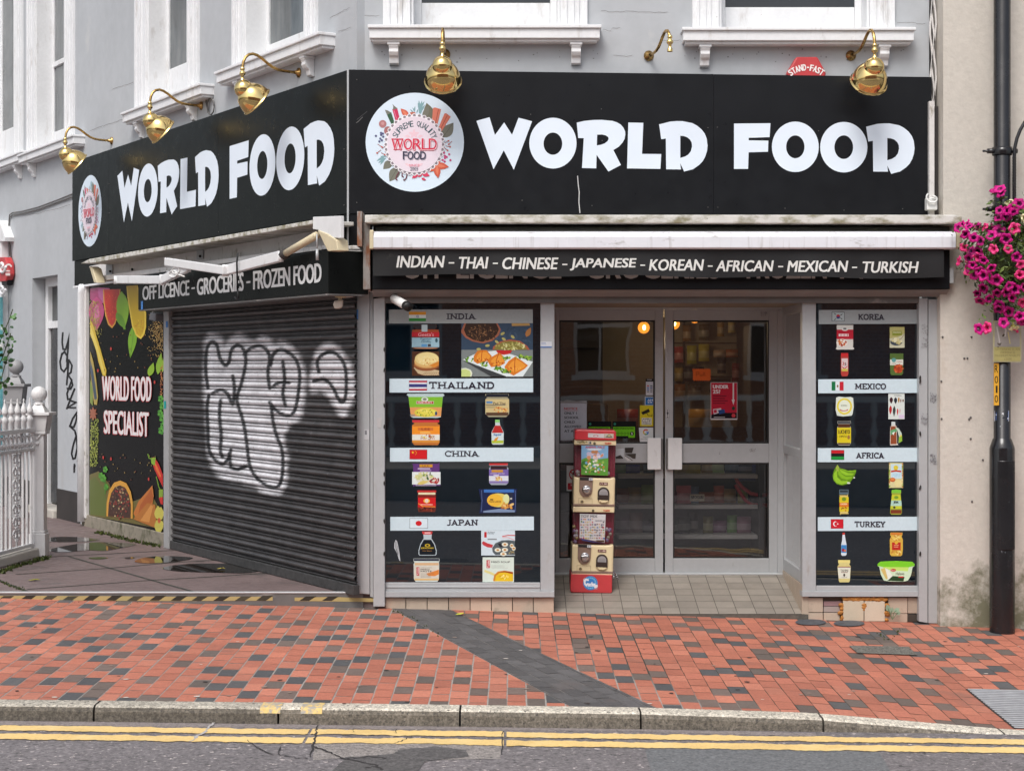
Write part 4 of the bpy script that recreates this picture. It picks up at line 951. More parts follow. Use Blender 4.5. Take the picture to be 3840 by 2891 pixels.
for i in range(2): b.tube([qp(735+28*math.cos(t/10*6.28)-i*20, 455+i*26+24*math.sin(t/10*6.28), .47) for t in range(11)], .006, 6)
b.tube([qp(670, 462, .45), qp(740, 480, .47), qp(800, 500, .45)], .007, 6); b.build('tie_strap', M['white_plastic'], sw, True)
# side shutter box with OFF LICENCE wording
s2 = thing('shutter_box', 'black side shutter box lettered OFF LICENCE - GROCERIES - FROZEN FOOD', 'shutter box', tuple(LW.pt(-1.8, .1, 2.8)))
SO = .30
u0, u1 = LW.uz(518, 1100, SO)[0], LW.uz(1232, 1000, SO)[0]; z1_ = LW.uz(1235, 938, SO)[1]; z0_ = LW.uz(1235, 1100, SO)[1]
b = MB(); LW.box(b, u0, u1, -.05, SO, z0_, z1_); b.build('panel', M['sign_black_shaded'], s2, bevel=.004)
b = MB(); LW.box(b, u0+.004, u1-.004, 0, SO-.004, z0_-.014, z0_-.001); b.build('soffit', M['alu_dark'], s2)
a = Art(LW, SO+.0025)
a.text('OFF LICENCE', 0, 0, 0, 0, (208, 210, 210), .016, quad=((534, 1075), (710, 1050), (710, 1108), (534, 1127)), space=.95)
a.text('-', 0, 0, 0, 0, (208, 210, 210), .0, quad=((718, 1079), (731, 1077), (731, 1083), (718, 1085)))
a.text('GROCERIES', 0, 0, 0, 0, (208, 210, 210), .016, quad=((738, 1046), (914, 1021), (914, 1091), (738, 1108)), space=.95)
a.text('-', 0, 0, 0, 0, (208, 210, 210), .0, quad=((924, 1056), (939, 1054), (939, 1061), (924, 1063)))
a.text('FROZEN FOOD', 0, 0, 0, 0, (208, 210, 210), .016, quad=((949, 1017), (1206, 985), (1206, 1059), (949, 1087)), space=.95)
a.poly([(529, 1130), (536, 1129), (536, 1160), (529, 1161)], (70, 130, 200)); a.build('lettering', s2, M['vinyl'])
b = MB(); b.prism([FR.p(x, y, .18) for x, y in ((1237, 942), (1274, 940), (1274, 1092), (1237, 1094))], (0, .15, 0)); b.build('end_bracket', M['rust'], s2, bevel=.004)
b = MB(); FR.pbox(b, 1276, 936, 1362, 1094, .05, .12); FR.pbox(b, 1250, 921, 1384, 935, .06, .12); b.build('corner_panel', M['old_white'], s2, bevel=.004)
b = MB(); b.tube([FR.p(x, y, .1) for x, y in ((1266, 945), (1285, 985), (1318, 1012), (1345, 998), (1362, 978))], .006, 6); b.tube([FR.p(x, y, .1) for x, y in ((1268, 1105), (1290, 1115), (1320, 1112), (1350, 1108), (1365, 1075), (1380, 1090), (1420, 1102))], .006, 6)
tag(b.build('wall_cable', M['white_plastic'], None, True), 'loose white cable drooping over the off-white corner panel', 'cable')
# ---------------------------------------------------------------- roller shutter with sprayed graffiti
sh = thing('roller_shutter', 'black corrugated roller shutter with silver and black graffiti', 'roller shutter', tuple(LW.pt(-2, 0, ZS)))
US0, US1 = LW.uz(633, 1700, 0)[0], LW.uz(1336, 1700, 0)[0]; ZT_ = z0_+.02; ZB0 = ZS+.085
NSL = 29; PZ = (ZT_-ZB0)/NSL; prof = []
for k in range(NSL):
    for t, o in ((0, -.016), (.05, -.004), (.12, .003), (.2, .002), (.26, -.010), (.30, -.022), (.36, -.006), (.5, .011), (.68, .019), (.84, .011), (.95, -.006)): prof.append((ZB0+(k+t)*PZ, o))
prof.append((ZT_, -.016)); prof = np.array(prof); nu = 420
uu = np.linspace(US0, US1, nu+1)
UU, ZZ = np.meshgrid(uu, prof[:, 0], indexing='ij'); OO = np.broadcast_to(prof[:, 1], UU.shape)
o_ = LW.o; X = o_.x+LW.u.x*UU+LW.n.x*OO; Y = o_.y+LW.u.y*UU+LW.n.y*OO
PXs = CX+F*X/(D+Y); PYs = HZ-F*(ZZ-ZC)/(D+Y); gx, gy = PXs/.66069, (PYs-1000)/.66069
def seg_d(x, y, pts):
    d = np.full(x.shape, 1e9)
    for (ax, ay), (bx, by) in zip(pts, pts[1:]):
        vx, vy = bx-ax, by-ay; L2 = vx*vx+vy*vy+1e-9
        t = np.clip(((x-ax)*vx+(y-ay)*vy)/L2, 0, 1); d = np.minimum(d, np.hypot(x-ax-t*vx, y-ay-t*vy))
    return d
def inside(x, y, P):
    r = np.zeros(x.shape, bool); n = len(P)
    for i in range(n):
        (ax, ay), (bx, by) = P[i], P[i-1]
        c = ((ay > y) != (by > y)) & (x < (bx-ax)*(y-ay)/(by-ay+1e-9)+ax); r ^= c
    return r
def sm(pts, k=4):
    out = []
    for i in range(len(pts)-1):
        a, b_, c, d = pts[max(i-1, 0)], pts[i], pts[i+1], pts[min(i+2, len(pts)-1)]
        for j in range(k):
            t = j/k; out.append(tuple(.5*(2*b_[q]+(c[q]-a[q])*t+(2*a[q]-5*b_[q]+4*c[q]-d[q])*t*t+(3*b_[q]-a[q]-3*c[q]+d[q])*t**3) for q in (0, 1)))
    return out+[pts[-1]]
SIL = [[(1165, 430), (1190, 380), (1250, 400), (1270, 455), (1310, 410), (1360, 385), (1430, 420), (1480, 400), (1530, 420), (1560, 440), (1600, 425), (1650, 450), (1690, 500), (1720, 560), (1730, 640), (1720, 740), (1700, 850), (1640, 900), (1610, 980), (1625, 1080), (1625, 1180), (1600, 1270), (1540, 1290), (1450, 1250), (1400, 1230), (1330, 1215), (1250, 1190), (1190, 1100), (1175, 950), (1165, 800), (1160, 620)],
       [(1775, 560), (1800, 480), (1850, 440), (1910, 450), (1950, 500), (1990, 560), (2010, 640), (2005, 740), (1980, 800), (1950, 850), (1920, 820), (1880, 750), (1830, 700), (1765, 700)]]
LIN = [[(1180, 690), (1168, 600), (1170, 500), (1180, 450), (1205, 425), (1232, 450), (1245, 510), (1275, 560), (1300, 540), (1310, 480), (1340, 448), (1375, 460), (1395, 520), (1385, 600), (1365, 680)],
       [(1385, 500), (1420, 465), (1470, 450), (1510, 470), (1530, 520), (1520, 600), (1530, 690)], [(1535, 560), (1550, 500), (1590, 470), (1640, 490), (1680, 530), (1700, 600), (1695, 700), (1680, 790), (1655, 840), (1610, 840), (1560, 810), (1530, 770)],
       [(1205, 720), (1250, 700), (1290, 720), (1320, 780), (1330, 690), (1320, 620)], [(1185, 730), (1175, 800), (1180, 920), (1185, 1030), (1215, 1090), (1260, 1120), (1295, 1090), (1310, 1040)],
       [(1252, 760), (1245, 840), (1255, 960), (1250, 1040), (1262, 1080)], [(1360, 690), (1345, 760), (1380, 880), (1400, 1000), (1410, 1090), (1430, 1160), (1480, 1220), (1550, 1252), (1590, 1230), (1605, 1140), (1600, 1040), (1570, 960), (1550, 880), (1540, 800)],
       [(1310, 1140), (1350, 1150), (1400, 1130)], [(1550, 680), (1580, 660), (1640, 660)], [(1605, 540), (1615, 640), (1605, 720), (1620, 790)], [(1300, 1060), (1310, 1140)],
       [(1810, 600), (1800, 540), (1830, 500), (1880, 485), (1925, 510), (1955, 560), (1965, 640), (1960, 740), (1940, 770), (1915, 740), (1885, 680), (1840, 640), (1780, 650)]]
rng = np.random.default_rng(5)
nz = rng.random((60, 60)); from_n = lambda x, y, s: (lambda i, j, fx, fy: nz[i % 60, j % 60]*(1-fx)*(1-fy)+nz[(i+1) % 60, j % 60]*fx*(1-fy)+nz[i % 60, (j+1) % 60]*(1-fx)*fy+nz[(i+1) % 60, (j+1) % 60]*fx*fy)(np.floor(x/s).astype(int), np.floor(y/s).astype(int), (x/s) % 1, (y/s) % 1)
N1 = from_n(gx, gy, 40)*.6+from_n(gx*1.3+7, gy*2.2, 17)*.4; N2 = from_n(gx*.8, gy*6, 22)
sil = np.zeros(gx.shape)
for P in SIL:
    P = sm(P+[P[0]]); dd = seg_d(gx, gy, P); sg = np.where(inside(gx, gy, P), dd, -dd)
    sil = np.maximum(sil, np.clip((sg+12+N1*18)/30, 0, 1)**1.2)
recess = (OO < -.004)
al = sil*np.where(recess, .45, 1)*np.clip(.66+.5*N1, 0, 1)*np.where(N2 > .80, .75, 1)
ln = np.zeros(gx.shape)
for P in LIN: ln = np.maximum(ln, np.clip((12.5-seg_d(gx, gy, sm(P)))/5, 0, 1))
ln *= (gx > 0)
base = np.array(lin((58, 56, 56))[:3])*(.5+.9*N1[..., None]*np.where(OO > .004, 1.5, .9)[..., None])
silv = np.array(lin((224, 224, 228))[:3])
scr = (rng.random(gx.shape) > .9985)
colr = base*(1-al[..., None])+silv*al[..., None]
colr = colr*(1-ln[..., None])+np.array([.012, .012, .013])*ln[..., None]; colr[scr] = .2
nv_ = len(prof); vidx = np.arange((nu+1)*nv_).reshape(nu+1, nv_)
b = MB(); oo = ORG[sh.as_pointer()]
me = bpy.data.meshes.new('curtain'); V = np.stack([X-oo.x, Y-oo.y, ZZ-oo.z], -1).reshape(-1, 3)
fq = np.stack([vidx[:-1, :-1], vidx[1:, :-1], vidx[1:, 1:], vidx[:-1, 1:]], -1).reshape(-1, 4)
me.vertices.add(len(V)); me.vertices.foreach_set('co', V.ravel()); me.loops.add(fq.size); me.polygons.add(len(fq))
me.loops.foreach_set('vertex_index', fq.ravel().astype(np.int32)); me.polygons.foreach_set('loop_start', np.arange(0, fq.size, 4, dtype=np.int32)); me.polygons.foreach_set('use_smooth', np.ones(len(fq), bool)); me.update(calc_edges=True); me.validate()
at = me.color_attributes.new('Col', 'FLOAT_COLOR', 'POINT'); at.data.foreach_set('color', np.concatenate([colr, np.ones(colr.shape[:2]+(1,))], -1).reshape(-1).astype(np.float32))
mat('shutter_steel', (.02, .02, .02), .36, attr=True, spec=.55, rvar=.1, var=[(30, .12)]); me.materials.append(M['shutter_steel'])
cu_ = bpy.data.objects.new('curtain', me); COL.objects.link(cu_); cu_.parent = sh; ORG[cu_.as_pointer()] = oo
b = MB(); LW.box(b, US0, US1, -.03, .025, ZS+.004, ZB0); q_ = b.build('bottom_rail', M['alu_dark'], sh, bevel=.004); q_.data.materials[0] = mat('rail_grey', (.045, .045, .045), .6, var=[(20, .5)])
b = MB(); LW.box(b, LW.uz(613, 1700, .04)[0], LW.uz(632, 1700, .04)[0], -.05, .04, ZS+.003, z0_-.015); q_ = b.build('guide', M['rust'], sh, bevel=.003); q_.data.materials[0] = mat('guide_metal', (.40, .40, .40), .45, .2, var=[(5, .1)], col2=[((.2, .09, .04, 1), 7, .58, .75, (1, 1, .3))])
b = MB(); FR.ppoly(b, [(1337, 1097), (1386, 1094), (1386, 2228), (1337, 2224)], .03, .06); b.build('guide', M['alu'], sh, bevel=.004)
a = Art(FR, .033); a.rect(1338, 1162, 1344, 1200, (84, 140, 200)); a.rect(1365, 1610, 1384, 1648, (190, 190, 192)); a.rect(1368, 1614, 1376, 1630, (120, 120, 125)); a.build('sticker', sh, M['paper'])
a = Art(LW, .0435); a.rect(622, 1205, 629, 1228, (80, 130, 190)); a.rect(615, 1504, 622, 1532, (20, 150, 150)); a.build('sticker', sh, M['paper'])
# ---------------------------------------------------------------- food poster panel on the side wall
po = thing('poster_panel', 'tall black poster panel of spices lettered WORLD FOOD SPECIALIST beside the side shutter', 'poster', tuple(LW.pt(-5, 0, ZS)))
PO = -.045
b = MB(); ua, ub = LW.uz(334, 1500, PO)[0], LW.uz(614, 1500, PO)[0]; zp0, zp1 = LW.uz(335, 1931, PO)[1], 2.985
LW.box(b, ua, ub, PO-.04, PO, zp0, zp1); b.build('board', mat('poster_black', (.007, .008, .008), .25, spec=.08), po)
b = MB(); LW.box(b, ua-.22, ub+.02, PO-.04, PO+.02, ZS-.02, zp0-.002); b.build('plinth', mat('mossy_stone', (.26, .23, .18), .85, var=[(6, .2)], bump=[(40, .003)], col2=[((.05, .055, .02, 1), 5, .50, .68, None)]), po, bevel=.008)
b = MB(); LW.box(b, ua-.17, ua-.03, PO-.05, PO+.03, zp0-.04, zp1); b.build('edge_post', M['old_white'], po, bevel=.006)
a = Art(LW, PO+.002, (0, 1000, .66069))
a.inc = 1
a.poly([(508, 1180), (560, 1160), (620, 1230), (640, 1300), (760, 1330), (860, 1290), (928, 1420), (928, 1490), (508, 1410)], (104, 96, 48)); a.poly([(508, 1215), (540, 1190), (590, 1260), (606, 1320), (600, 1415), (508, 1405)], (92, 104, 44))
a.poly([(512, 125), (560, 118), (620, 122), (640, 150), (618, 190), (580, 210), (550, 195), (525, 200), (512, 185)], (160, 66, 110)); a.poly([(555, 125), (618, 126), (612, 180), (585, 205), (560, 170)], (176, 92, 140))
a.leaf(548, 170, 546, 370, .22, (180, 70, 120)); a.leaf(549, 210, 547, 340, .12, (206, 110, 160))
a.poly([(585, 130), (684, 128), (683, 200), (672, 270), (655, 325), (636, 350), (614, 330), (598, 280), (588, 210)], (206, 150, 60)); a.poly([(590, 130), (678, 128), (677, 200), (666, 266), (650, 318), (636, 338), (619, 320), (605, 275), (594, 205)], (186, 48, 36))
a.inc = .06
for i in range(46):
    t = random.random(); y = 150+t*180; x = 635+random.uniform(-1, 1)*(42-max(0, t-.4)*40); a.line([(x, y), (x+random.uniform(-9, 9), y+random.uniform(3, 12))], 2.5, random.choice([(210, 80, 50), (150, 28, 24), (220, 110, 60)]))
a.inc = 1
a.leaf(690, 140, 705, 360, .16, (130, 176, 40)); a.leaf(660, 260, 714, 358, .18, (100, 150, 34)); a.leaf(762, 330, 740, 518, .13, (120, 170, 40)); a.line([(762, 340), (742, 510)], 2.5, (70, 110, 24))
a.poly([(718, 110), (782, 106), (800, 200), (830, 260), (830, 340), (820, 385), (800, 412), (775, 395), (750, 340), (735, 250), (724, 180)], (226, 196, 70)); a.poly([(724, 110), (778, 108), (792, 205), (820, 265), (820, 335), (811, 376), (798, 398), (780, 385), (757, 335), (742, 250), (731, 180)], (196, 164, 30))
a.inc = .06
for i in range(40):
    a.ell(random.uniform(765, 818), random.uniform(300, 390), 3, 2.5, random.choice([(190, 110, 30), (226, 190, 70), (160, 120, 20)]), n=5)
for i in range(420):
    t = random.random()**.7; x = 925-abs(random.gauss(0, 38)); y = 290+random.gauss(90, 62)
    if x > 838 and 268 < y < 520: a.ell(x, y, 2.6, 2.6, random.choice([(190, 150, 80), (160, 122, 58), (210, 176, 110), (120, 86, 40)]), n=5)
for i in range(240):
    x = random.uniform(512, 560+18*math.sin(i)); y = random.uniform(190, 400); a.line([(x, y), (x+random.uniform(-7, 7), y+random.uniform(4, 14))], 2, random.choice([(160, 150, 50), (120, 120, 40), (190, 180, 80)]))
a.inc = 1
a.poly([(514, 300), (530, 330), (572, 470), (606, 590), (602, 624), (584, 616), (560, 540), (536, 420), (514, 360)], (206, 176, 56)); a.poly([(514, 330), (540, 400), (575, 520), (597, 610), (588, 610), (556, 500), (514, 380)], (222, 200, 96))
a.poly([(514, 480), (532, 540), (548, 640), (558, 740), (552, 785), (536, 782), (520, 680), (513, 560)], (170, 150, 70)); a.poly([(514, 530), (530, 590), (545, 690), (552, 750), (538, 755), (524, 660), (514, 590)], (54, 72, 92)); a.poly([(513, 640), (530, 700), (528, 790), (513, 770)], (120, 140, 50))
a.inc = .06
for k in range(8):
    w = k*.785; a.leaf(530, 835, 530+26*math.cos(w), 835+40*math.sin(w), .22, (150, 84, 56))
for i in range(330):
    y = random.uniform(860, 1130); x = random.uniform(513, 562-(y-860)*.03); a.line([(x, y), (x+random.uniform(-6, 6), y+random.uniform(4, 12))], 2.4, random.choice([(150, 160, 56), (110, 128, 40), (176, 184, 86)]))
for i in range(60):
    x, y = random.uniform(570, 905), random.choice([random.uniform(370, 600), random.uniform(1060, 1230)]); a.ell(x, y, 2.6, 4.5, random.choice([(150, 120, 60), (90, 80, 40), (120, 60, 40)]), n=6)
for x, y in ((632, 466), (558, 590), (880, 656), (588, 1083), (632, 1090), (846, 1205)): a.ell(x, y, 5, 10, (190, 56, 50), n=8)
a.inc = 1
a.leaf(848, 622, 874, 545, .22, (140, 180, 44)); a.leaf(898, 612, 918, 490, .14, (140, 180, 50)); a.leaf(925, 600, 928, 520, .1, (150, 180, 50))
a.inc = .06
for i in range(60): a.ell(random.uniform(912, 927), random.uniform(560, 730), 3, 3, random.choice([(190, 110, 60), (160, 80, 44), (200, 140, 80)]), n=5)
for x, y, s_ in ((915, 750, 18), (925, 790, 20), (912, 830, 18), (924, 860, 20), (918, 930, 20), (926, 900, 16), (600, 1150, 16), (588, 1200, 20), (605, 1250, 16), (575, 1185, 16)):
    for k in range(5): a.ell(x+s_*.5*math.cos(k*1.26), y+s_*.7*math.sin(k*1.26), s_*.42, s_*.5, (62, 130, 40) if k % 2 else (84, 156, 50), n=8)
a.inc = 1
a.line([(600, 1210), (600, 1290)], 5, (70, 130, 40))
a.poly([(606, 1415), (608, 1340), (622, 1270), (650, 1225), (685, 1213), (720, 1228), (745, 1275), (757, 1340), (756, 1430)], (206, 150, 56)); a.poly([(616, 1415), (620, 1340), (634, 1285), (656, 1250), (684, 1240), (714, 1254), (735, 1295), (746, 1350), (745, 1428)], (64, 40, 28))
a.inc = .06
for i in range(130):
    w, r_ = random.uniform(0, 6.28), random.random()**.5; x, y = 682+r_*56*math.cos(w), 1340+r_*90*math.sin(w)
    a.ell(x, y, 4.4, 5.5, random.choice([(40, 26, 20), (90, 60, 44), (30, 20, 18), (120, 90, 66), (150, 40, 34)] if random.random() > .1 else [(190, 170, 120)]), n=7)
for p, c in (([(760, 1400), (790, 1330), (868, 1240), (876, 1300), (860, 1400), (780, 1430)], (186, 110, 46)), ([(780, 1430), (800, 1350), (862, 1260), (874, 1310), (830, 1420)], (166, 86, 34)), ([(760, 1432), (840, 1340), (884, 1350), (890, 1440), (880, 1480)], (176, 110, 44)), ([(800, 1440), (860, 1350), (872, 1360), (850, 1450)], (206, 140, 70))): a.poly(p, c)
a.inc = 1
a.poly([(860, 1085), (880, 1080), (905, 1120), (928, 1180), (928, 1250), (905, 1205), (880, 1150)], (190, 34, 28)); a.poly([(878, 1100), (900, 1140), (918, 1190), (912, 1195), (888, 1150)], (222, 110, 50)); a.poly([(858, 1085), (888, 1082), (882, 1130), (864, 1118)], (130, 170, 50)); a.line([(842, 1062), (850, 1086), (866, 1090)], 6, (110, 150, 40)); a.line([(890, 1190), (905, 1250), (915, 1270)], 5, (110, 150, 40)); a.poly([(905, 1265), (928, 1262), (928, 1310), (906, 1310)], (130, 160, 50)); a.poly([(905, 1310), (928, 1305), (928, 1350), (915, 1345)], (196, 40, 34))
for w in (-110, -60, -10, 40, 100, 160, 215): a.leaf(907, 1435, 907+22*math.cos(R(w)), 1435+85*math.sin(R(w)), .3, (196, 186, 84))
a.ell(907, 1440, 9, 16, (190, 90, 50), n=10)
a.inc = 1
for t, q in (('WORLD FOOD', ((583, 620), (863, 624), (863, 766), (583, 758))), ('SPECIALIST', ((593, 814), (848, 826), (848, 966), (593, 946)))):
    a.text(t, 0, 0, 0, 0, (176, 30, 36), .008, quad=[(x-2.5, y+4) for x, y in q], space=1.02)
    a.text(t, 0, 0, 0, 0, (196, 50, 50), .008, quad=[(x+2.5, y-1) for x, y in q], space=1.02)
    a.text(t, 0, 0, 0, 0, (226, 222, 222), .010, quad=q, space=1.02)
a.build('artwork', po, M['print'])
# ---------------------------------------------------------------- display windows left and right of the door
def words(a, n, x0, y0, x1, y1, col, w=5):
    for i in range(n):
        y = y0+(y1-y0)*(i+.5)/n; a.line([(x0, y), (x0+(x1-x0)*random.uniform(.7, 1), y)], w, col)
def tiles(px, mb, out, cols):
    for (x0, y0, x1, y1), c in zip(px, cols): FR.pbox(mb, x0+1.2, y0+1.2, x1-1.2, y1-1.2, out, .03, S(*c))
BAN = (196, 214, 222); INKC = (42, 36, 50)
wl_ = thing('display_window', 'wide display window left of the door with India, Thailand, China and Japan food stickers', 'shop window', (-.4, 0, .05))
b = MB(); FR.pbox(b, 1446, 1137, 2026, 2184, -.012, .02); pnl = b.build('pane', M['pane_black'], wl_)
b = MB(); FR.pbox(b, 1444, 2184, 2026, 2216, .01, .1); FR.pbox(b, 1446, 2196, 2024, 2204, .016, .02); FR.pbox(b, 2027, 1137, 2079, 2216, .012, .1); FR.pbox(b, 1444, 2217, 2079, 2239, .03, .13); b.build('frame', M['alu_warm'], wl_, bevel=.003)
b = MB(); FR.ppoly(b, [(1400, 1120), (1443, 1114), (1443, 2274), (1400, 2274)], .05, .12); b.build('frame_post', M['alu_warm'], wl_, bevel=.004)
a = Art(FR, .0525)
for y in (1311, 1388, 1521, 1600, 1778, 1812, 1954, 2076): a.ell(1441, y, 3.2, 9, (40, 36, 34), random.uniform(-15, 15), 8)
a.poly([(1412, 1568), (1432, 1566), (1430, 1606), (1416, 1602)], (176, 174, 174)); a.build('smudge', wl_, M['paper'])
a = Art(FR, .0145); a.rect(2027, 1281, 2069, 1304, (196, 200, 206)); a.rect(2027, 1299, 2069, 1304, (90, 120, 170)); words(a, 2, 2030, 1284, 2050, 1294, (110, 130, 170), 2); a.build('sticker', wl_, M['paper'])
b = MB(); FR.ppoly(b, [(1387, 1090), (1399, 1090), (1399, 2240), (1387, 2236)], .015, .1); b.build('edge_seal', M['alu_warm'], wl_, bevel=.002)
b = MB(); FR.ppoly(b, [(1444, 2240), (2078, 2240), (2078, 2312), (1444, 2290)], -.03, .06, S(90, 84, 76))
xs = [1444, 1522, 1602, 1682, 1763, 1843, 1922, 2000, 2078]
for i in range(8):
    k = random.uniform(.95, 1.04); FR.ppoly(b, [(xs[i]+1.4, 2241), (xs[i+1]-1.4, 2241), (xs[i+1]-1.4, 2310), (xs[i]+1.4, 2300)], -.005, .03, S(186*k, 168*k, 150*k))
b.build('stall_riser', M['tile_riser'], wl_, bevel=.002)
OB = -.0085
def banner(parent, xf, x0, y0, x1, y1, word, wx0, wx1, wy0, wy1, flag, col=BAN):
    a = Art(FR, OB, xf); a.poly([(x0, y0), (x0, y1), (x1, y1-4), (x1, y0-4)], col); bn = a.build('country_banner', parent)
    a2 = Art(FR, OB+.0004, xf); slab(a2, word, wx0, wy0, wx1, wy1, INKC); a2.build('lettering', bn)
    a3 = Art(FR, OB+.0004, xf); flag(a3); a3.build('flag', bn)
c1, c2, c3 = (1440, 1140, 600/2212), (1440, 1460, 600/2081), (1440, 1920, 660/2212)
r1, r2 = (3000, 1130, 540/1474), (3000, 1680, 540/1322)
def fl(bands, x0, y0, x1, y1, edge=None):
    def f(a):
        if edge: a.rect(x0-3, y0-3, x1+3, y1+3, edge)
        n = len(bands); t = sum(w for w, c in bands); y = y0
        for w, c in bands: a.rect(x0, y, x1, y+(y1-y0)*w/t, c); y += (y1-y0)*w/t
    return f
def f_india(a): fl([(1, (206, 140, 40)), (1.1, (206, 214, 210)), (.95, (40, 130, 50))], 345, 108, 580, 238)(a); a.ell(465, 173, 20, 18, (90, 100, 150)); a.ell(465, 173, 14, 12, (200, 206, 210)); a.ell(465, 173, 5, 5, (90, 100, 150))
def f_china(a):
    a.rect(332, 783, 562, 909, (90, 20, 30)); a.rect(336, 787, 558, 905, (196, 28, 36))
    P = [(375+(19 if i % 2 == 0 else 8)*math.sin(i*.628), 819-(19 if i % 2 == 0 else 8)*math.cos(i*.628)) for i in range(10)]; a.poly(P, (226, 196, 50))
    for x, y in ((408, 802), (420, 815), (422, 832), (410, 846)): a.ell(x, y, 5, 5, (226, 196, 50), n=6)
def f_japan(a): a.rect(322, 76, 551, 204, (40, 44, 54)); a.rect(326, 80, 547, 200, (206, 222, 230)); a.ell(436, 140, 39, 32, (196, 30, 40), n=28)
def f_korea(a):
    a.rect(325, 108, 456, 205, (40, 40, 44)); a.rect(330, 113, 452, 201, (176, 190, 192)); a.poly(arc(391, 157, 20, 22, 180, 360), (186, 40, 50)); a.poly(arc(391, 157, 20, 22, 0, 180), (44, 66, 130))
    for x, y, d in ((358, 134, 1), (423, 134, -1), (358, 182, -1), (423, 182, 1)):
        for k in (-1, 0, 1): a.line([(x-9+k*4*d, y+9*d*-1+k*5), (x+9+k*4*d, y+9*d-18*d+k*5+9*d)], 3, (40, 40, 44))
def f_mex(a): a.rect(324, 822, 363, 913, (20, 110, 66)); a.rect(363, 822, 405, 913, (214, 224, 228)); a.rect(405, 822, 446, 913, (186, 34, 50)); a.ell(385, 868, 9, 14, (140, 116, 70)); a.ell(387, 862, 5, 8, (84, 84, 54))
def f_afr(a): fl([(1, (190, 34, 44)), (1, (30, 22, 26)), (1, (30, 140, 60))], 288, 20, 403, 106, (60, 50, 50))(a)
def f_tur(a):
    a.rect(283, 652, 399, 738, (120, 20, 30)); a.rect(286, 655, 396, 735, (196, 28, 44)); a.ell(325, 695, 21, 23, (226, 230, 232)); a.ell(331, 695, 17, 18, (196, 28, 44))
    a.poly([(346+(9 if i % 2 == 0 else 4)*math.cos(i*.628), 695+(9 if i % 2 == 0 else 4)*math.sin(i*.628)) for i in range(10)], (226, 230, 232))
banner(wl_, c1, 68, 78, 2057, 270, 'INDIA', 862, 1270, 133, 212, f_india, (150, 156, 156))  # darker than BAN: shade below the shutter box put into the banner colour
banner(wl_, c1, 76, 1032, 2062, 1224, 'THAILAND', 618, 1528, 1078, 1172, fl([(1, (180, 40, 56)), (1, (214, 220, 228)), (2, (60, 62, 120)), (1, (214, 220, 228)), (1, (180, 40, 56))], 348, 1062, 592, 1194, (60, 50, 80)))
banner(wl_, c2, 78, 760, 1944, 940, 'CHINA', 788, 1236, 800, 874, f_china)
banner(wl_, c3, 79, 58, 1884, 232, 'JAPAN', 790, 1180, 94, 166, f_japan)
wr = thing('display_window', 'narrow display window right of the door with Korea, Mexico, Africa and Turkey food stickers', 'shop window', (2.85, 0, 0))
b = MB(); FR.pbox(b, 3061, 1137, 3448, 2198, -.012, .02); b.build('pane', M['pane_black'], wr)
b = MB(); FR.pbox(b, 3009, 1137, 3060, 2216, .012, .1); FR.pbox(b, 3061, 2196, 3446, 2216, .01, .1); FR.pbox(b, 3009, 2217, 3446, 2237, .03, .13); b.build('frame', M['alu_warm'], wr, bevel=.003)
b = MB(); FR.ppoly(b, [(3446, 1118), (3479, 1118), (3479, 2336), (3446, 2330)], .06, .14); FR.ppoly(b, [(3481, 1122), (3517, 1122), (3517, 2338), (3481, 2336)], .05, .13); FR.ppoly(b, [(3518, 1120), (3523, 1120), (3523, 2338), (3518, 2338)], .03, .1, None); b.build('frame_post', M['alu'], wr, bevel=.004)
a = Art(FR, .0625)
def scuff(a, x0, y0, x1, y1, n, c0):
    for i in range(n):
        x, y = random.uniform(x0, x1), random.uniform(y0, y1); g_ = random.uniform(.8, 1.2); a.poly([(x, y), (x+random.uniform(2, 7), y+random.uniform(-2, 2)), (x+random.uniform(1, 6), y+random.uniform(2, 7))], tuple(min(255, q*g_) for q in c0))
for y0, y1 in ((1215, 1255), (1265, 1302)): scuff(a, 3454, y0, 3476, y1, 40, (150, 150, 152))
scuff(a, 3452, 1550, 3474, 1588, 40, (140, 140, 144))
for y in (1418, 1430, 1626, 1828, 2076): a.ell(3450, y, 4, 10, (50, 46, 46), random.uniform(-15, 15), 8)
a.build('sticker_residue', wr, M['paper'])
a = Art(FR, .0525)
for y0 in (1472, 1702): scuff(a, 3485, y0, 3507, y0+36, 45, (130, 130, 134))
a.build('sticker_residue', wr, M['paper'])
b = MB(); FR.ppoly(b, [(3010, 2238), (3446, 2238), (3446, 2334), (3010, 2334)], -.03, .06, S(84, 70, 56))
TL = [((3011, 2240, 3087, 2296), 1), ((3011, 2297, 3087, 2330), 1), ((3088, 2297, 3150, 2330), 1), ((3330, 2240, 3404, 2300), 1), ((3300, 2300, 3404, 2334), .96), ((3404, 2240, 3446, 2300), .9), ((3404, 2302, 3446, 2332), .35)]
for (x0, y0, x1, y1), k in TL: FR.pbox(b, x0+1, y0+1, x1-1, y1-1, -.005, .03, S(184*k, 166*k, 148*k))
FR.pbox(b, 3162, 2252, 3239, 2328, .012, .03, S(196, 182, 160)); FR.pbox(b, 3242, 2254, 3318, 2329, .012, .03, S(200, 186, 166))
FR.pbox(b, 3089, 2254, 3156, 2272, -.012, .03, S(150, 120, 122)); FR.pbox(b, 3089, 2274, 3156, 2295, -.010, .03, S(160, 146, 140))
b.build('stall_riser', M['tile_riser'], wr, bevel=.002)
b = MB()
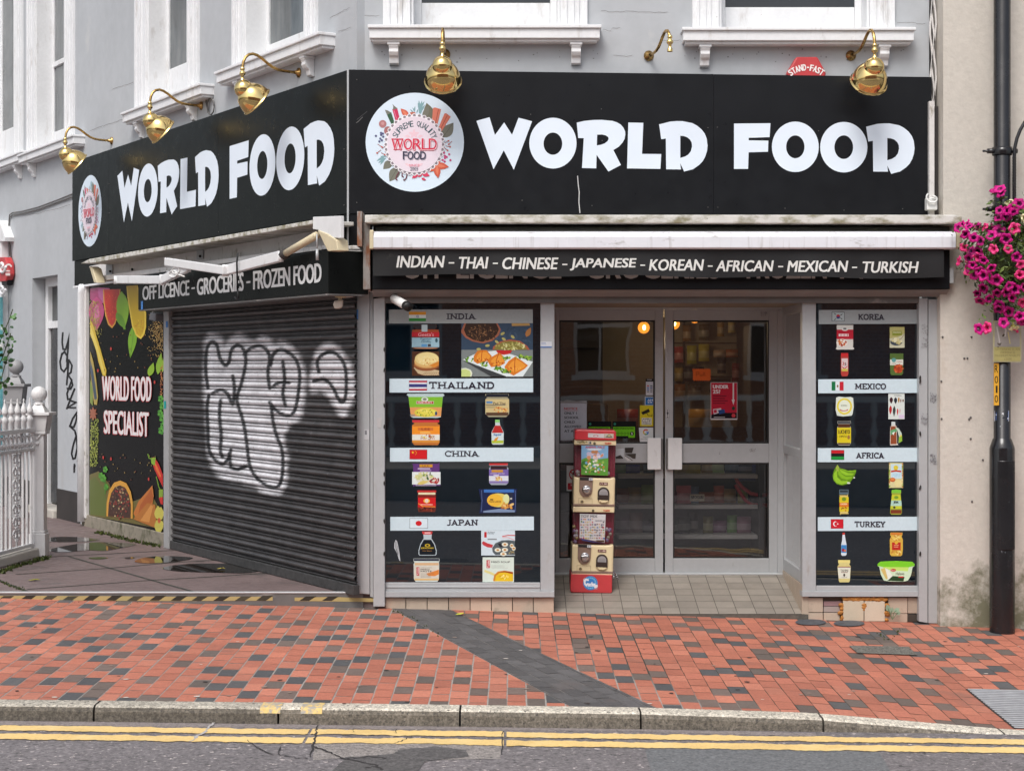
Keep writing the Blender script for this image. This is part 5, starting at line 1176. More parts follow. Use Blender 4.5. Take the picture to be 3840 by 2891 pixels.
for i in range(70):
    t = i/70; x, y = (3168+t*155*1.0, 2246+random.uniform(-5, 4)) if i < 42 else ((3156+random.uniform(-6, 4), 2262+random.uniform(0, 62)) if i < 52 else ((3240+random.uniform(-3, 3), 2262+random.uniform(0, 40)) if i < 60 else (3325+random.uniform(-4, 6), 2255+random.uniform(0, 74))))
    if i < 42: x = 3165+(i/42)*160
    b.ball(FR.p(x, y, .004), random.uniform(.012, .021), 5, sq=(1.2, .7, .8))
b.build('foam_filler', mat('foam', (.42, .17, .03), .7, var=[(20, .3)], bump=[(50, .006)]), wr, True)
banner(wr, r1, 192, 90, 1222, 234, 'KOREA', 594, 862, 132, 190, f_korea, (160, 168, 170))  # also darkened, the shade under the box painted into the colour
banner(wr, r1, 186, 798, 1218, 941, 'MEXICO', 562, 882, 842, 900, f_mex)
banner(wr, r2, 163, 0, 1088, 129, 'AFRICA', 515, 772, 42, 94, f_afr)
banner(wr, r2, 163, 633, 1086, 760, 'TURKEY', 500, 784, 673, 724, f_tur)
# ---------------------------------------------------------------- food stickers on the display windows
def stk(parent, xf, label):
    a = Art(FR, OB, xf); a.par = parent; a.lab = label; return a
def done(a): a.build('food_sticker', a.par, M['print'], a.lab)
def bits(a, n, cx, cy, rx, ry, cols, s=8, el=1.6):
    a.inc = .12
    for i in range(n):
        w, r_ = random.uniform(0, 6.28), random.random()**.5; a.ell(cx+r_*rx*math.cos(w), cy+r_*ry*math.sin(w), s*random.uniform(.6, 1.2), s*random.uniform(.6, 1.2)/el, random.choice(cols), random.uniform(0, 180), 7)
    a.inc = 1
# India
a = stk(wl_, c1, 'mango chutney jar sticker under the India banner')
a.poly([(412, 288), (730, 288), (735, 320), (705, 350), (764, 385), (764, 600), (740, 622), (410, 622), (384, 600), (384, 385), (440, 350), (408, 320)], (62, 34, 26)); a.poly([(420, 296), (724, 296), (728, 316), (700, 345), (440, 345), (412, 316)], (40, 40, 44)); a.rect(392, 355, 756, 390, (150, 70, 40))
a.rect(385, 388, 764, 455, (176, 36, 46)); a.rect(385, 465, 764, 598, (150, 186, 200)); a.rect(520, 286, 600, 384, (166, 182, 186)); a.text("Geeta's", 470, 396, 692, 446, (216, 170, 176), .0, .1); a.text('Premium', 505, 468, 655, 492, (40, 84, 104), .02); a.text('Mango', 522, 494, 640, 518, (40, 84, 104), .02); a.text('Chutney', 512, 514, 652, 542, (40, 84, 104), .02)
a.rect(518, 556, 596, 590, (90, 150, 200)); a.rect(606, 554, 648, 590, (60, 60, 70)); a.ell(725, 503, 18, 30, (60, 90, 100)); a.ell(575, 612, 170, 8, (190, 140, 110)); done(a)
a = stk(wl_, c1, 'flatbread stack sticker under the India banner')
a.rect(388, 656, 763, 992, (78, 46, 28)); a.poly([(410, 880), (450, 860), (760, 920), (760, 985), (560, 988), (470, 960)], (196, 176, 140))
for i in range(8): a.line([(520+i*32, 985), (590+i*24, 940)], 6, (150, 120, 84))
a.ell(585, 850, 176, 76, (140, 84, 50)); a.ell(590, 820, 170, 74, (186, 130, 76)); a.ell(590, 790, 172, 90, (214, 176, 110)); a.ell(592, 756, 166, 92, (224, 204, 140)); a.ell(600, 745, 140, 72, (232, 214, 150)); bits(a, 26, 620, 790, 130, 70, [(206, 160, 80), (222, 190, 120), (196, 130, 50), (236, 222, 170)], 14); a.poly([(620, 850), (757, 790), (757, 850), (700, 880)], (206, 130, 50)); done(a)
a = stk(wl_, c1, 'large samosa platter photo sticker under the India banner')
a.rect(1070, 268, 2058, 1004, (120, 128, 128)); a.rect(1070, 268, 2058, 634, (52, 70, 90)); bits(a, 40, 1800, 460, 240, 160, [(62, 82, 102), (46, 62, 80)], 40, 3)
a.poly([(1070, 400), (1070, 360), (1110, 268), (1570, 268), (1615, 350), (1590, 430), (1500, 510), (1370, 546), (1230, 520), (1130, 470)], (150, 92, 70)); a.poly([(1105, 360), (1135, 268), (1550, 268), (1588, 350), (1560, 420), (1480, 490), (1360, 525), (1230, 495), (1140, 440)], (52, 36, 28)); bits(a, 150, 1370, 400, 210, 110, [(110, 78, 54), (70, 48, 34), (140, 104, 72), (40, 28, 24)], 17, 3)
a.poly([(1500, 634), (1510, 590), (1600, 520), (1740, 490), (1880, 510), (1980, 580), (2015, 634)], (160, 90, 66)); a.poly([(1520, 634), (1545, 580), (1640, 525), (1750, 512), (1870, 530), (1950, 585), (1980, 634)], (130, 120, 60)); bits(a, 60, 1750, 580, 200, 52, [(190, 186, 120), (160, 156, 84), (206, 206, 150), (120, 116, 56)], 24, 2)
for x, y in ((1640, 410), (1780, 455), (1655, 485), (1560, 525), (1430, 576), (1310, 625)): a.ell(x, y, 32, 18, (170, 164, 100), random.uniform(-30, 60), 10)
a.poly([(1765, 268), (2010, 268), (2020, 300), (1768, 306)], (170, 136, 84)); a.leaf(1965, 455, 2030, 325, .24, (160, 110, 64))
a.poly([(1088, 770), (1300, 670), (1600, 640), (2058, 800), (1920, 1004), (1690, 1004)], (214, 226, 228)); a.poly([(1088, 775), (1690, 1000), (1540, 1004), (1480, 1000)], (60, 64, 66)); a.poly([(1545, 640), (1775, 640), (1740, 690), (1660, 704), (1580, 690)], (186, 40, 40))
for P, d in (([(1240, 720), (1290, 650), (1360, 636), (1420, 640), (1490, 720), (1470, 770), (1400, 800), (1290, 826), (1240, 790)], 0), ([(1430, 790), (1490, 730), (1590, 672), (1660, 730), (1672, 820), (1600, 860), (1480, 872)], 0), ([(1665, 870), (1720, 790), (1815, 726), (1900, 780), (1992, 850), (1940, 900), (1790, 990), (1690, 930)], 0)):
    a.poly(P, (206, 120, 40)); mx = sum(p[0] for p in P)/len(P); my = sum(p[1] for p in P)/len(P); a.poly([(mx+(x-mx)*.75+14, my+(y-my)*.7) for x, y in P], (224, 150, 56)); a.line([(P[2][0], P[2][1]+6), (mx-10, my), (mx-4, P[-2][1]-40)], 9, (170, 70, 24)); bits(a, 10, mx, my+40, 80, 30, [(186, 90, 30), (230, 170, 80), (160, 60, 20)], 14)
for x, y, n in ((1180, 772, 8), (1390, 830, 8), (1580, 890, 16), (1690, 930, 16), (1700, 750, 8), (1880, 730, 12), (1980, 740, 12)): bits(a, n, x, y, 60, 26, [(110, 160, 50), (80, 120, 40), (150, 186, 70), (70, 96, 46)], 22)
a.poly([(1070, 890), (1130, 884), (1200, 910), (1222, 960), (1210, 1004), (1070, 1004)], (214, 222, 200)); a.poly([(1070, 905), (1130, 900), (1185, 925), (1200, 965), (1190, 1004), (1070, 1004)], (190, 206, 130)); done(a)
# Thailand
a = stk(wl_, c2, 'green curry paste tub sticker under the Thailand banner')
a.poly([(295, 70), (310, 56), (770, 56), (788, 78), (765, 95), (740, 360), (700, 370), (380, 370), (350, 355), (320, 95)], (176, 196, 196)); a.poly([(318, 98), (764, 98), (752, 235), (335, 235)], (120, 180, 50)); a.poly([(335, 232), (752, 232), (740, 352), (352, 352)], (210, 150, 90)); a.ell(545, 300, 150, 62, (200, 190, 70)); a.ell(545, 300, 128, 50, (214, 206, 84)); bits(a, 26, 545, 300, 120, 45, [(140, 150, 50), (190, 110, 40), (90, 130, 40), (226, 220, 120)], 12)
a.ell(530, 130, 46, 28, (206, 214, 206)); a.ell(530, 128, 26, 18, (120, 130, 110)); a.rect(420, 152, 648, 190, (196, 190, 180)); a.rect(426, 157, 642, 186, (170, 44, 40)); a.text('MAE PLOY', 440, 160, 628, 184, (224, 216, 206), .02); a.rect(664, 290, 690, 334, (40, 66, 110)); a.rect(340, 330, 400, 345, (120, 130, 130)); done(a)
a = stk(wl_, c2, 'pad thai paste jar sticker under the Thailand banner')
a.poly([(1320, 60), (1622, 60), (1626, 80), (1606, 104), (1628, 130), (1628, 320), (1590, 360), (1360, 360), (1318, 320), (1318, 130), (1340, 104), (1316, 80)], (150, 146, 120)); a.rect(1326, 62, 1618, 100, (30, 34, 44)); a.rect(1330, 300, 1616, 340, (84, 60, 44)); a.rect(1320, 128, 1626, 300, (196, 180, 130)); a.text('Pad Thai', 1422, 166, 1580, 198, (60, 50, 44), .015); a.rect(1326, 196, 1580, 206, (80, 80, 80)); a.rect(1330, 154, 1412, 184, (90, 130, 170)); words(a, 3, 1330, 212, 1500, 244, (120, 110, 90), 4); bits(a, 40, 1520, 262, 95, 36, [(190, 110, 50), (170, 60, 40), (210, 160, 80), (226, 200, 110)], 14, 2.5); done(a)
a = stk(wl_, c2, 'orange curry sauce jar sticker under the Thailand banner')
a.poly([(366, 398), (718, 398), (716, 428), (690, 444), (724, 462), (724, 690), (700, 724), (395, 724), (366, 690), (366, 462), (400, 444), (374, 428)], (180, 110, 50)); a.rect(370, 398, 716, 430, (190, 50, 60)); a.rect(366, 480, 724, 586, (226, 140, 40)); a.rect(366, 586, 724, 660, (214, 216, 206)); a.rect(370, 660, 720, 690, (206, 140, 60)); a.rect(440, 498, 640, 534, (196, 110, 50)); words(a, 2, 470, 546, 650, 580, (232, 190, 110), 8); a.text('LEE', 490, 500, 600, 530, (120, 50, 30)); bits(a, 34, 570, 626, 105, 32, [(150, 70, 40), (190, 90, 40), (206, 190, 90), (120, 44, 30)], 14, 2.5); done(a)
a = stk(wl_, c2, 'red chilli sauce bottle sticker under the Thailand banner')
a.poly([(1445, 394), (1504, 394), (1506, 430), (1512, 466), (1550, 540), (1557, 570), (1556, 705), (1540, 718), (1415, 718), (1400, 700), (1398, 560), (1408, 535), (1446, 466), (1448, 430)], (190, 200, 200)); a.rect(1445, 394, 1504, 430, (130, 196, 110)); a.poly([(1444, 470), (1512, 470), (1546, 545), (1550, 566), (1404, 566), (1412, 540)], (176, 44, 40)); a.rect(1400, 566, 1556, 700, (196, 212, 214)); a.rect(1402, 664, 1554, 700, (170, 190, 60)); a.text('Squid', 1420, 572, 1526, 610, (40, 96, 160), .03, .2); a.leaf(1430, 676, 1490, 616, .2, (206, 140, 50)); done(a)
# China
a = stk(wl_, c2, 'purple noodle sauce pouch sticker under the China banner')
a.rrect(366, 952, 735, 1266, 14, (92, 54, 116)); a.rect(366, 1073, 735, 1236, (214, 222, 220)); a.rect(462, 974, 632, 1012, (190, 140, 40)); a.text('LKK', 500, 978, 590, 1008, (120, 60, 50)); words(a, 1, 440, 1020, 660, 1040, (200, 190, 210), 14); words(a, 2, 468, 1044, 630, 1070, (180, 160, 200), 6); a.ell(540, 1160, 130, 66, (206, 206, 190)); bits(a, 34, 520, 1130, 110, 48, [(90, 130, 60), (60, 90, 50), (190, 196, 130), (206, 200, 150)], 24, 2); bits(a, 14, 660, 1190, 56, 36, [(170, 50, 50), (120, 36, 50), (220, 190, 180)], 24, 2); a.leaf(430, 1230, 590, 1190, .14, (206, 190, 110)); words(a, 1, 412, 1242, 690, 1256, (190, 180, 200), 8); done(a)
a = stk(wl_, c2, 'purple labelled hoisin jar sticker under the China banner')
a.poly([(1368, 960), (1610, 960), (1612, 985), (1596, 1000), (1618, 1025), (1618, 1210), (1590, 1242), (1395, 1242), (1366, 1210), (1366, 1025), (1388, 1000), (1366, 985)], (150, 160, 170)); a.rect(1368, 960, 1610, 986, (186, 44, 44)); a.rect(1385, 992, 1600, 1040, (50, 30, 36)); a.rect(1366, 1040, 1618, 1124, (110, 92, 160)); a.rect(1366, 1124, 1618, 1190, (206, 212, 220)); a.rect(1370, 1190, 1614, 1220, (130, 116, 170)); a.rect(1400, 1046, 1548, 1078, (190, 140, 50)); a.text('HOISIN SAUCE', 1380, 1086, 1568, 1102, (214, 200, 220)); words(a, 1, 1424, 1106, 1520, 1122, (206, 196, 220), 12); bits(a, 14, 1500, 1160, 60, 24, [(206, 170, 80), (220, 200, 130), (180, 110, 70)], 16); done(a)
a = stk(wl_, c2, 'red labelled chilli oil jar sticker under the China banner')
a.poly([(434, 1312), (678, 1312), (680, 1340), (668, 1366), (680, 1390), (668, 1430), (678, 1540), (664, 1592), (450, 1592), (436, 1540), (446, 1430), (434, 1390), (448, 1366), (434, 1340)], (100, 44, 34)); a.rect(434, 1312, 678, 1338, (180, 40, 40)); a.rect(446, 1340, 668, 1368, (214, 206, 170)); a.rect(442, 1372, 672, 1404, (120, 36, 30)); a.rect(442, 1406, 672, 1532, (196, 30, 34)); a.line([(446, 1480), (500, 1520), (668, 1526)], 8, (220, 160, 60)); a.ell(555, 1448, 42, 30, (226, 170, 70)); a.ell(555, 1448, 24, 26, (222, 206, 190)); words(a, 1, 472, 1486, 640, 1508, (226, 170, 150), 12); bits(a, 26, 556, 1560, 100, 24, [(60, 24, 20), (150, 70, 50), (110, 40, 30)], 14); done(a)
a = stk(wl_, c2, 'blue pancake packet sticker under the China banner')
a.poly([(1230, 1294), (1380, 1300), (1560, 1296), (1728, 1292), (1716, 1440), (1722, 1596), (1600, 1602), (1400, 1604), (1240, 1610), (1262, 1450)], (26, 36, 74)); a.poly([(1300, 1302), (1690, 1300), (1690, 1340), (1300, 1340)], (60, 110, 180)); a.ell(1485, 1440, 146, 90, (214, 196, 100)); a.ell(1440, 1440, 100, 82, (222, 176, 60)); a.ell(1590, 1420, 40, 60, (206, 216, 160)); a.text('PANCAKES', 1366, 1446, 1520, 1470, (90, 60, 30), .01); a.rect(1380, 1425, 1420, 1440, (60, 40, 30)); a.rect(1634, 1340, 1672, 1460, (40, 44, 60)); words(a, 1, 1640, 1400, 1668, 1440, (190, 190, 180), 20); bits(a, 12, 1600, 1520, 80, 40, [(206, 150, 70), (220, 186, 120), (160, 96, 50)], 30); a.poly([(1290, 1580), (1500, 1550), (1700, 1570), (1700, 1596), (1290, 1600)], (120, 140, 170))
for x in (1268, 1706): a.line([(x, 1310), (x+8, 1450), (x-4, 1590)], 6, (90, 110, 150))
done(a)
# Japan
a = stk(wl_, c3, 'soy sauce bottle sticker under the Japan banner')
a.poly([(476, 242), (610, 242), (600, 282), (596, 330), (640, 400), (662, 480), (660, 530), (645, 544), (450, 544), (434, 530), (434, 480), (456, 400), (498, 330), (496, 282)], (176, 190, 196)); a.poly([(476, 242), (610, 242), (600, 280), (490, 280)], (196, 60, 60)); a.rect(510, 252, 585, 268, (226, 180, 180)); a.poly([(500, 346), (594, 346), (632, 410), (652, 485), (650, 525), (640, 536), (456, 536), (444, 525), (444, 485), (464, 410)], (14, 24, 32)); a.poly([(514, 405), (545, 396), (578, 405), (580, 428), (545, 438), (514, 428)], (186, 160, 40)); a.ell(546, 417, 16, 12, (40, 40, 30)); a.text('KIKKOMAN', 466, 440, 622, 460, (196, 170, 50), .03); a.text('Soy Sauce', 484, 478, 604, 494, (170, 120, 50), .01); done(a)
a = stk(wl_, c3, 'sushi nori pack sticker under the Japan banner')
a.rect(1222, 230, 1646, 544, (200, 216, 224)); a.rect(1260, 248, 1291, 318, (180, 40, 44)); a.text('SUSHI', 1302, 246, 1390, 260, (60, 70, 80), .02); a.text('NORI', 1302, 262, 1380, 276, (60, 70, 80), .02); a.rect(1302, 332, 1418, 348, (130, 136, 140)); a.poly([(1230, 380), (1250, 364), (1300, 390), (1370, 410), (1360, 446), (1300, 440), (1240, 410)], (186, 60, 66)); a.line([(1485, 305), (1560, 290), (1646, 292)], 12, (196, 90, 90)); a.line([(1490, 318), (1560, 318), (1640, 350)], 8, (214, 150, 150)); a.poly([(1360, 450), (1400, 390), (1480, 355), (1570, 350), (1646, 360), (1646, 536), (1400, 536), (1365, 500)], (84, 94, 98))
for x, y in ((1520, 405), (1605, 420), (1430, 475), (1520, 472), (1630, 455), (1500, 525)): a.ell(x, y, 40 if x < 1600 else 24, 26, (222, 224, 206)); a.ell(x, y, 18, 12, (186, 130, 60))
a.poly([(1430, 395), (1470, 388), (1490, 430), (1460, 440)], (30, 34, 40)); bits(a, 16, 1605, 510, 36, 22, [(190, 180, 110), (150, 120, 70)], 10, 3); done(a)
a = stk(wl_, c3, 'miso paste jar sticker under the Japan banner')
a.poly([(370, 582), (696, 582), (698, 612), (690, 630), (694, 660), (690, 840), (670, 874), (400, 874), (376, 840), (372, 650), (384, 630), (370, 612)], (196, 206, 200)); a.rect(374, 586, 692, 612, (34, 40, 60)); a.rect(386, 636, 688, 668, (206, 170, 130)); a.rect(378, 676, 690, 828, (206, 200, 186)); a.poly([(530, 770), (600, 750), (660, 730), (690, 720), (690, 780), (640, 802), (560, 800)], (214, 130, 60)); a.rect(408, 690, 444, 796, (176, 40, 44)); a.text('Yutaka', 412, 696, 440, 790, (226, 200, 200), .02, rot90=True); a.text('ORGANIC', 460, 688, 606, 702, (150, 150, 146)); a.text('MISO', 460, 708, 572, 728, (64, 64, 66), .03); a.text('PASTE', 460, 732, 600, 752, (64, 64, 66), .03); words(a, 4, 460, 764, 640, 822, (120, 116, 110), 3); a.rect(384, 832, 686, 856, (214, 176, 120)); done(a)
a = stk(wl_, c3, 'miso soup pack sticker under the Japan banner')
a.rect(1239, 566, 1633, 877, (206, 220, 210)); a.rect(1288, 602, 1332, 702, (180, 40, 44)); a.text('Yutaka', 1292, 608, 1328, 698, (230, 206, 206), .02, rot90=True); a.text('CLASSIC', 1346, 598, 1458, 610, (190, 196, 190)); a.text('MISO SOUP', 1348, 614, 1586, 636, (70, 70, 66), .03); words(a, 3, 1348, 664, 1560, 706, (160, 164, 156), 3); a.line([(1262, 735), (1330, 760), (1420, 800)], 30, (214, 206, 140)); a.poly([(1370, 860), (1385, 790), (1430, 745), (1510, 732), (1622, 750), (1622, 868), (1380, 868)], (196, 130, 50)); a.poly([(1395, 866), (1406, 800), (1450, 765), (1520, 752), (1620, 775), (1620, 866)], (222, 186, 40)); a.poly([(1440, 755), (1520, 740), (1620, 755), (1620, 776), (1520, 756)], (150, 60, 30)); bits(a, 14, 1510, 810, 60, 26, [(236, 214, 110), (240, 230, 160), (206, 160, 30)], 18, 2); done(a)
a = Art(FR, OB, c3); a.poly([(146, 345), (165, 365), (180, 430), (196, 520), (206, 618), (190, 600), (160, 510), (140, 470), (128, 450), (130, 390)], (176, 180, 184)); a.line([(150, 370), (150, 450), (176, 540)], 8, (60, 66, 72)); a.line([(168, 420), (180, 520)], 5, (90, 94, 98)); a.build('torn_patch', wl_, M['paper'])
# Korea
a = stk(wr, r1, 'white and red rice cake pouch sticker under the Korea banner')
a.poly([(376, 243), (545, 243), (543, 470), (557, 484), (540, 494), (380, 494), (366, 486), (376, 470)], (206, 206, 200)); a.rect(376, 290, 545, 388, (180, 30, 50)); a.ell(460, 284, 34, 20, (214, 214, 210)); a.rect(444, 272, 474, 288, (90, 90, 90)); words(a, 1, 396, 330, 524, 362, (226, 200, 200), 26); a.line([(420, 336), (420, 356)], 6, (180, 30, 50)); a.line([(452, 336), (452, 356)], 6, (180, 30, 50)); a.line([(486, 336), (486, 356)], 6, (180, 30, 50)); a.ell(430, 424, 58, 40, (226, 220, 210)); bits(a, 34, 428, 424, 48, 32, [(190, 90, 40), (206, 120, 60), (166, 60, 30)], 13, 2); done(a)
a = stk(wr, r1, 'green and cream dumpling box sticker under the Korea banner')
a.rect(918, 263, 1070, 476, (176, 172, 110)); a.poly([(918, 380), (1000, 370), (1070, 330), (1070, 476), (918, 476)], (196, 196, 170)); a.rect(945, 304, 1044, 350, (130, 140, 50)); a.text('MANDOO', 952, 312, 1036, 326, (226, 226, 190), .02); a.ell(986, 416, 62, 38, (64, 74, 84)); bits(a, 10, 990, 408, 44, 22, [(206, 200, 150), (190, 180, 120), (220, 216, 180)], 22, 1.4); a.line([(1066, 340), (1030, 390)], 4, (120, 80, 50)); done(a)
a = stk(wr, r1, 'red chilli paste tube sticker under the Korea banner')
a.poly([(424, 530), (490, 530), (496, 560), (496, 740), (484, 766), (430, 768), (418, 740), (418, 560)], (170, 60, 54)); a.rect(420, 530, 494, 562, (186, 40, 44)); a.rect(425, 584, 490, 716, (206, 190, 190)); a.line([(440, 620), (452, 640), (436, 656)], 8, (170, 40, 44)); a.line([(462, 625), (470, 650), (456, 660)], 7, (60, 40, 40)); a.line([(430, 670), (456, 690), (484, 664)], 9, (180, 40, 44)); a.rect(426, 690, 488, 716, (190, 176, 80)); done(a)
a = stk(wr, r1, 'green kimchi pouch sticker under the Korea banner')
a.poly([(920, 534), (1058, 534), (1055, 740), (1040, 756), (934, 756), (924, 735)], (80, 104, 50)); a.rect(922, 596, 1056, 654, (206, 210, 200)); a.ell(960, 602, 22, 22, (90, 150, 150)); a.text('KIMCHI', 990, 612, 1044, 628, (170, 60, 50)); words(a, 1, 940, 630, 1000, 642, (150, 120, 110), 6); a.ell(1006, 690, 48, 46, (140, 54, 30)); bits(a, 30, 1008, 688, 44, 40, [(190, 80, 40), (160, 50, 30), (206, 116, 70)], 14, 2); done(a)
# Mexico
a = stk(wr, r1, 'tortilla packet sticker under the Mexico banner')
a.poly([(370, 985), (400, 975), (460, 982), (520, 978), (545, 990), (550, 1080), (540, 1150), (528, 1170), (440, 1178), (380, 1170), (364, 1110)], (206, 216, 206)); a.ell(455, 1075, 78, 84, (214, 200, 60)); a.ell(455, 1075, 60, 66, (214, 222, 206)); a.text('KOMALI', 420, 1058, 482, 1074, (110, 120, 100), .02); a.poly(arc(450, 1090, 46, 26, 20, 160)+arc(450, 1110, 44, 14, 160, 20), (186, 60, 60)); done(a)
a = stk(wr, r1, 'dried chilli chart sticker under the Mexico banner')
a.rect(904, 946, 1070, 1206, (206, 214, 210)); a.text('Chillies', 966, 954, 1040, 972, (60, 60, 60))
for x0, y0, x1, y1, w, c in ((934, 980, 934, 1048, .26, (60, 26, 34)), (978, 982, 978, 1050, .24, (38, 44, 54)), (1012, 980, 1010, 1042, .14, (170, 120, 40)), (1032, 996, 1032, 1040, .12, (120, 60, 40)), (1055, 1000, 1055, 1034, .24, (110, 70, 50)), (928, 1066, 924, 1160, .15, (176, 36, 40)), (966, 1070, 962, 1180, .13, (54, 62, 60)), (1000, 1094, 998, 1168, .1, (186, 40, 40)), (1024, 1098, 1022, 1150, .06, (170, 60, 50))): a.leaf(x0, y0, x1, y1, w, c)
a.rect(1012, 1160, 1066, 1196, (206, 190, 214)); done(a)
a = stk(wr, r1, 'yellow labelled chipotle jar sticker under the Mexico banner')
a.poly([(384, 1225), (520, 1225), (522, 1248), (506, 1262), (522, 1290), (522, 1450), (508, 1474), (396, 1474), (380, 1450), (380, 1290), (396, 1262), (382, 1248)], (150, 150, 136)); a.rect(386, 1228, 518, 1252, (70, 74, 80)); a.rect(390, 1256, 512, 1290, (80, 46, 24)); a.rect(380, 1292, 522, 1448, (206, 190, 36)); a.text('LUCHITO', 392, 1316, 512, 1356, (66, 60, 24), .03); a.text('CHIPOTLE', 398, 1372, 480, 1392, (86, 76, 30), .02); a.ell(498, 1390, 14, 22, (150, 110, 60)); a.rect(390, 1450, 512, 1464, (70, 40, 24)); done(a)
a = stk(wr, r1, 'maple syrup bottle sticker with a green tag under the Mexico banner')
a.poly([(936, 1232), (974, 1232), (976, 1266), (990, 1280), (994, 1450), (1006, 1470), (924, 1474), (920, 1450), (924, 1290), (936, 1270)], (206, 200, 190)); a.rect(936, 1232, 974, 1266, (196, 206, 206)); a.poly([(928, 1280), (986, 1276), (990, 1460), (926, 1462)], (140, 74, 44)); a.poly([(925, 1320), (988, 1300), (990, 1330), (930, 1370)], (96, 160, 110)); a.poly([(940, 1350), (970, 1330), (960, 1370)], (220, 226, 220)); a.poly([(970, 1284), (1010, 1300), (1040, 1350), (1046, 1430), (1008, 1452), (1012, 1380), (996, 1320)], (190, 206, 190)); a.poly([(1012, 1390), (1044, 1370), (1046, 1430), (1010, 1450)], (140, 180, 60)); a.ell(1030, 1376, 10, 10, (220, 200, 90)); done(a)
# Africa
a = stk(wr, r2, 'green banana bunch sticker under the Africa banner')
GB = (126, 176, 36)
a.poly([(330, 170), (345, 152), (358, 172), (372, 196), (430, 210), (516, 200), (514, 224), (496, 262), (502, 274), (482, 282), (460, 316), (436, 330), (390, 342), (340, 332), (308, 298), (300, 250), (312, 205)], (96, 140, 26))
for P in ([(345, 190), (312, 230), (306, 280), (334, 318), (380, 334), (430, 322), (440, 300), (380, 302), (342, 266), (340, 220)], [(352, 190), (350, 240), (380, 276), (430, 290), (470, 280), (480, 262), (420, 262), (380, 236)], [(358, 186), (376, 226), (420, 250), (480, 250), (498, 232), (440, 228), (390, 206)], [(362, 182), (400, 206), (460, 218), (510, 214), (514, 204), (440, 206)]): a.poly(P, random.choice([GB, (140, 190, 46), (118, 168, 32)]))
a.poly([(330, 176), (345, 152), (360, 176), (352, 214), (336, 210)], (150, 170, 70)); a.ell(498, 272, 8, 7, (206, 216, 206)); a.ell(446, 320, 16, 8, (206, 220, 200)); done(a)
a = stk(wr, r2, 'fufu flour box sticker under the Africa banner')
a.rect(816, 134, 947, 366, (120, 130, 60)); a.rect(818, 136, 945, 364, (206, 200, 150)); bits(a, 24, 822, 250, 6, 110, [(180, 60, 40), (120, 160, 60)], 6, 1); bits(a, 24, 940, 250, 6, 110, [(180, 60, 40), (120, 160, 60)], 6, 1); a.rect(834, 146, 934, 280, (190, 214, 222)); a.ell(880, 180, 22, 22, (206, 190, 60)); a.poly([(836, 206), (880, 200), (928, 206), (928, 222), (880, 216), (836, 222)], (180, 60, 44)); a.text('FUFU', 850, 236, 916, 264, (160, 200, 220), .03); a.ell(902, 322, 36, 34, (220, 210, 150)); a.ell(850, 290, 26, 20, (190, 90, 44)); a.ell(850, 286, 20, 13, (210, 130, 70)); done(a)
a = stk(wr, r2, 'chicken seasoning shaker sticker under the Africa banner')
a.rect(360, 380, 446, 424, (90, 110, 120)); a.rect(366, 386, 440, 406, (44, 52, 60)); a.rrect(359, 424, 448, 612, 8, (206, 186, 110)); a.rect(362, 448, 446, 582, (206, 190, 40)); a.rect(362, 500, 446, 540, (206, 116, 40)); a.ell(404, 468, 20, 18, (110, 140, 40)); a.text('CHICKEN', 372, 506, 432, 520, (230, 220, 180), .03); bits(a, 14, 406, 560, 38, 18, [(190, 120, 40), (220, 180, 60), (150, 80, 30)], 9); done(a)
a = stk(wr, r2, 'jerk seasoning shaker with green lid sticker under the Africa banner')
a.poly([(842, 384), (880, 379), (928, 384), (928, 414), (924, 425), (934, 520), (936, 595), (926, 610), (838, 610), (826, 595), (832, 520), (844, 425), (840, 414)], (150, 160, 60)); a.poly([(842, 384), (880, 379), (928, 384), (926, 412), (842, 412)], (120, 190, 60)); a.poly([(844, 428), (922, 428), (934, 556), (830, 556)], (190, 196, 50)); a.poly([(838, 480), (930, 480), (934, 530), (832, 530)], (170, 206, 190)); a.text('JERK', 858, 486, 906, 512, (30, 40, 40), .04); a.rect(832, 566, 932, 600, (120, 56, 34)); a.ell(866, 544, 11, 11, (60, 64, 50)); a.ell(884, 452, 20, 14, (110, 150, 50)); done(a)
# Turkey
a = stk(wr, r2, 'slim white rose water bottle sticker under the Turkey banner')
a.poly([(390, 776), (412, 776), (412, 800), (420, 850), (428, 890), (428, 975), (418, 987), (386, 987), (378, 975), (378, 890), (386, 850), (390, 800)], (206, 218, 226)); a.rect(390, 776, 412, 794, (190, 50, 44)); a.rect(379, 888, 427, 960, (60, 130, 190)); a.ell(396, 935, 14, 14, (150, 40, 60)); a.ell(414, 940, 11, 11, (206, 120, 70)); done(a)
a = stk(wr, r2, 'large pickle jar with red label sticker under the Turkey banner')
a.poly([(830, 774), (940, 774), (940, 798), (932, 810), (944, 840), (944, 930), (938, 980), (926, 990), (840, 990), (826, 975), (824, 840), (836, 810), (828, 798)], (206, 170, 70)); a.rect(834, 776, 936, 796, (200, 120, 50)); bits(a, 26, 884, 830, 48, 28, [(220, 190, 90), (190, 130, 50), (226, 206, 130)], 13); bits(a, 22, 884, 962, 46, 22, [(220, 190, 90), (190, 130, 50), (226, 206, 130)], 12); a.rect(844, 864, 924, 936, (180, 44, 34)); a.ell(884, 866, 16, 16, (214, 170, 60)); words(a, 2, 862, 884, 908, 914, (220, 160, 120), 6); done(a)
a = stk(wr, r2, 'tahini jar with cream lid sticker under the Turkey banner')
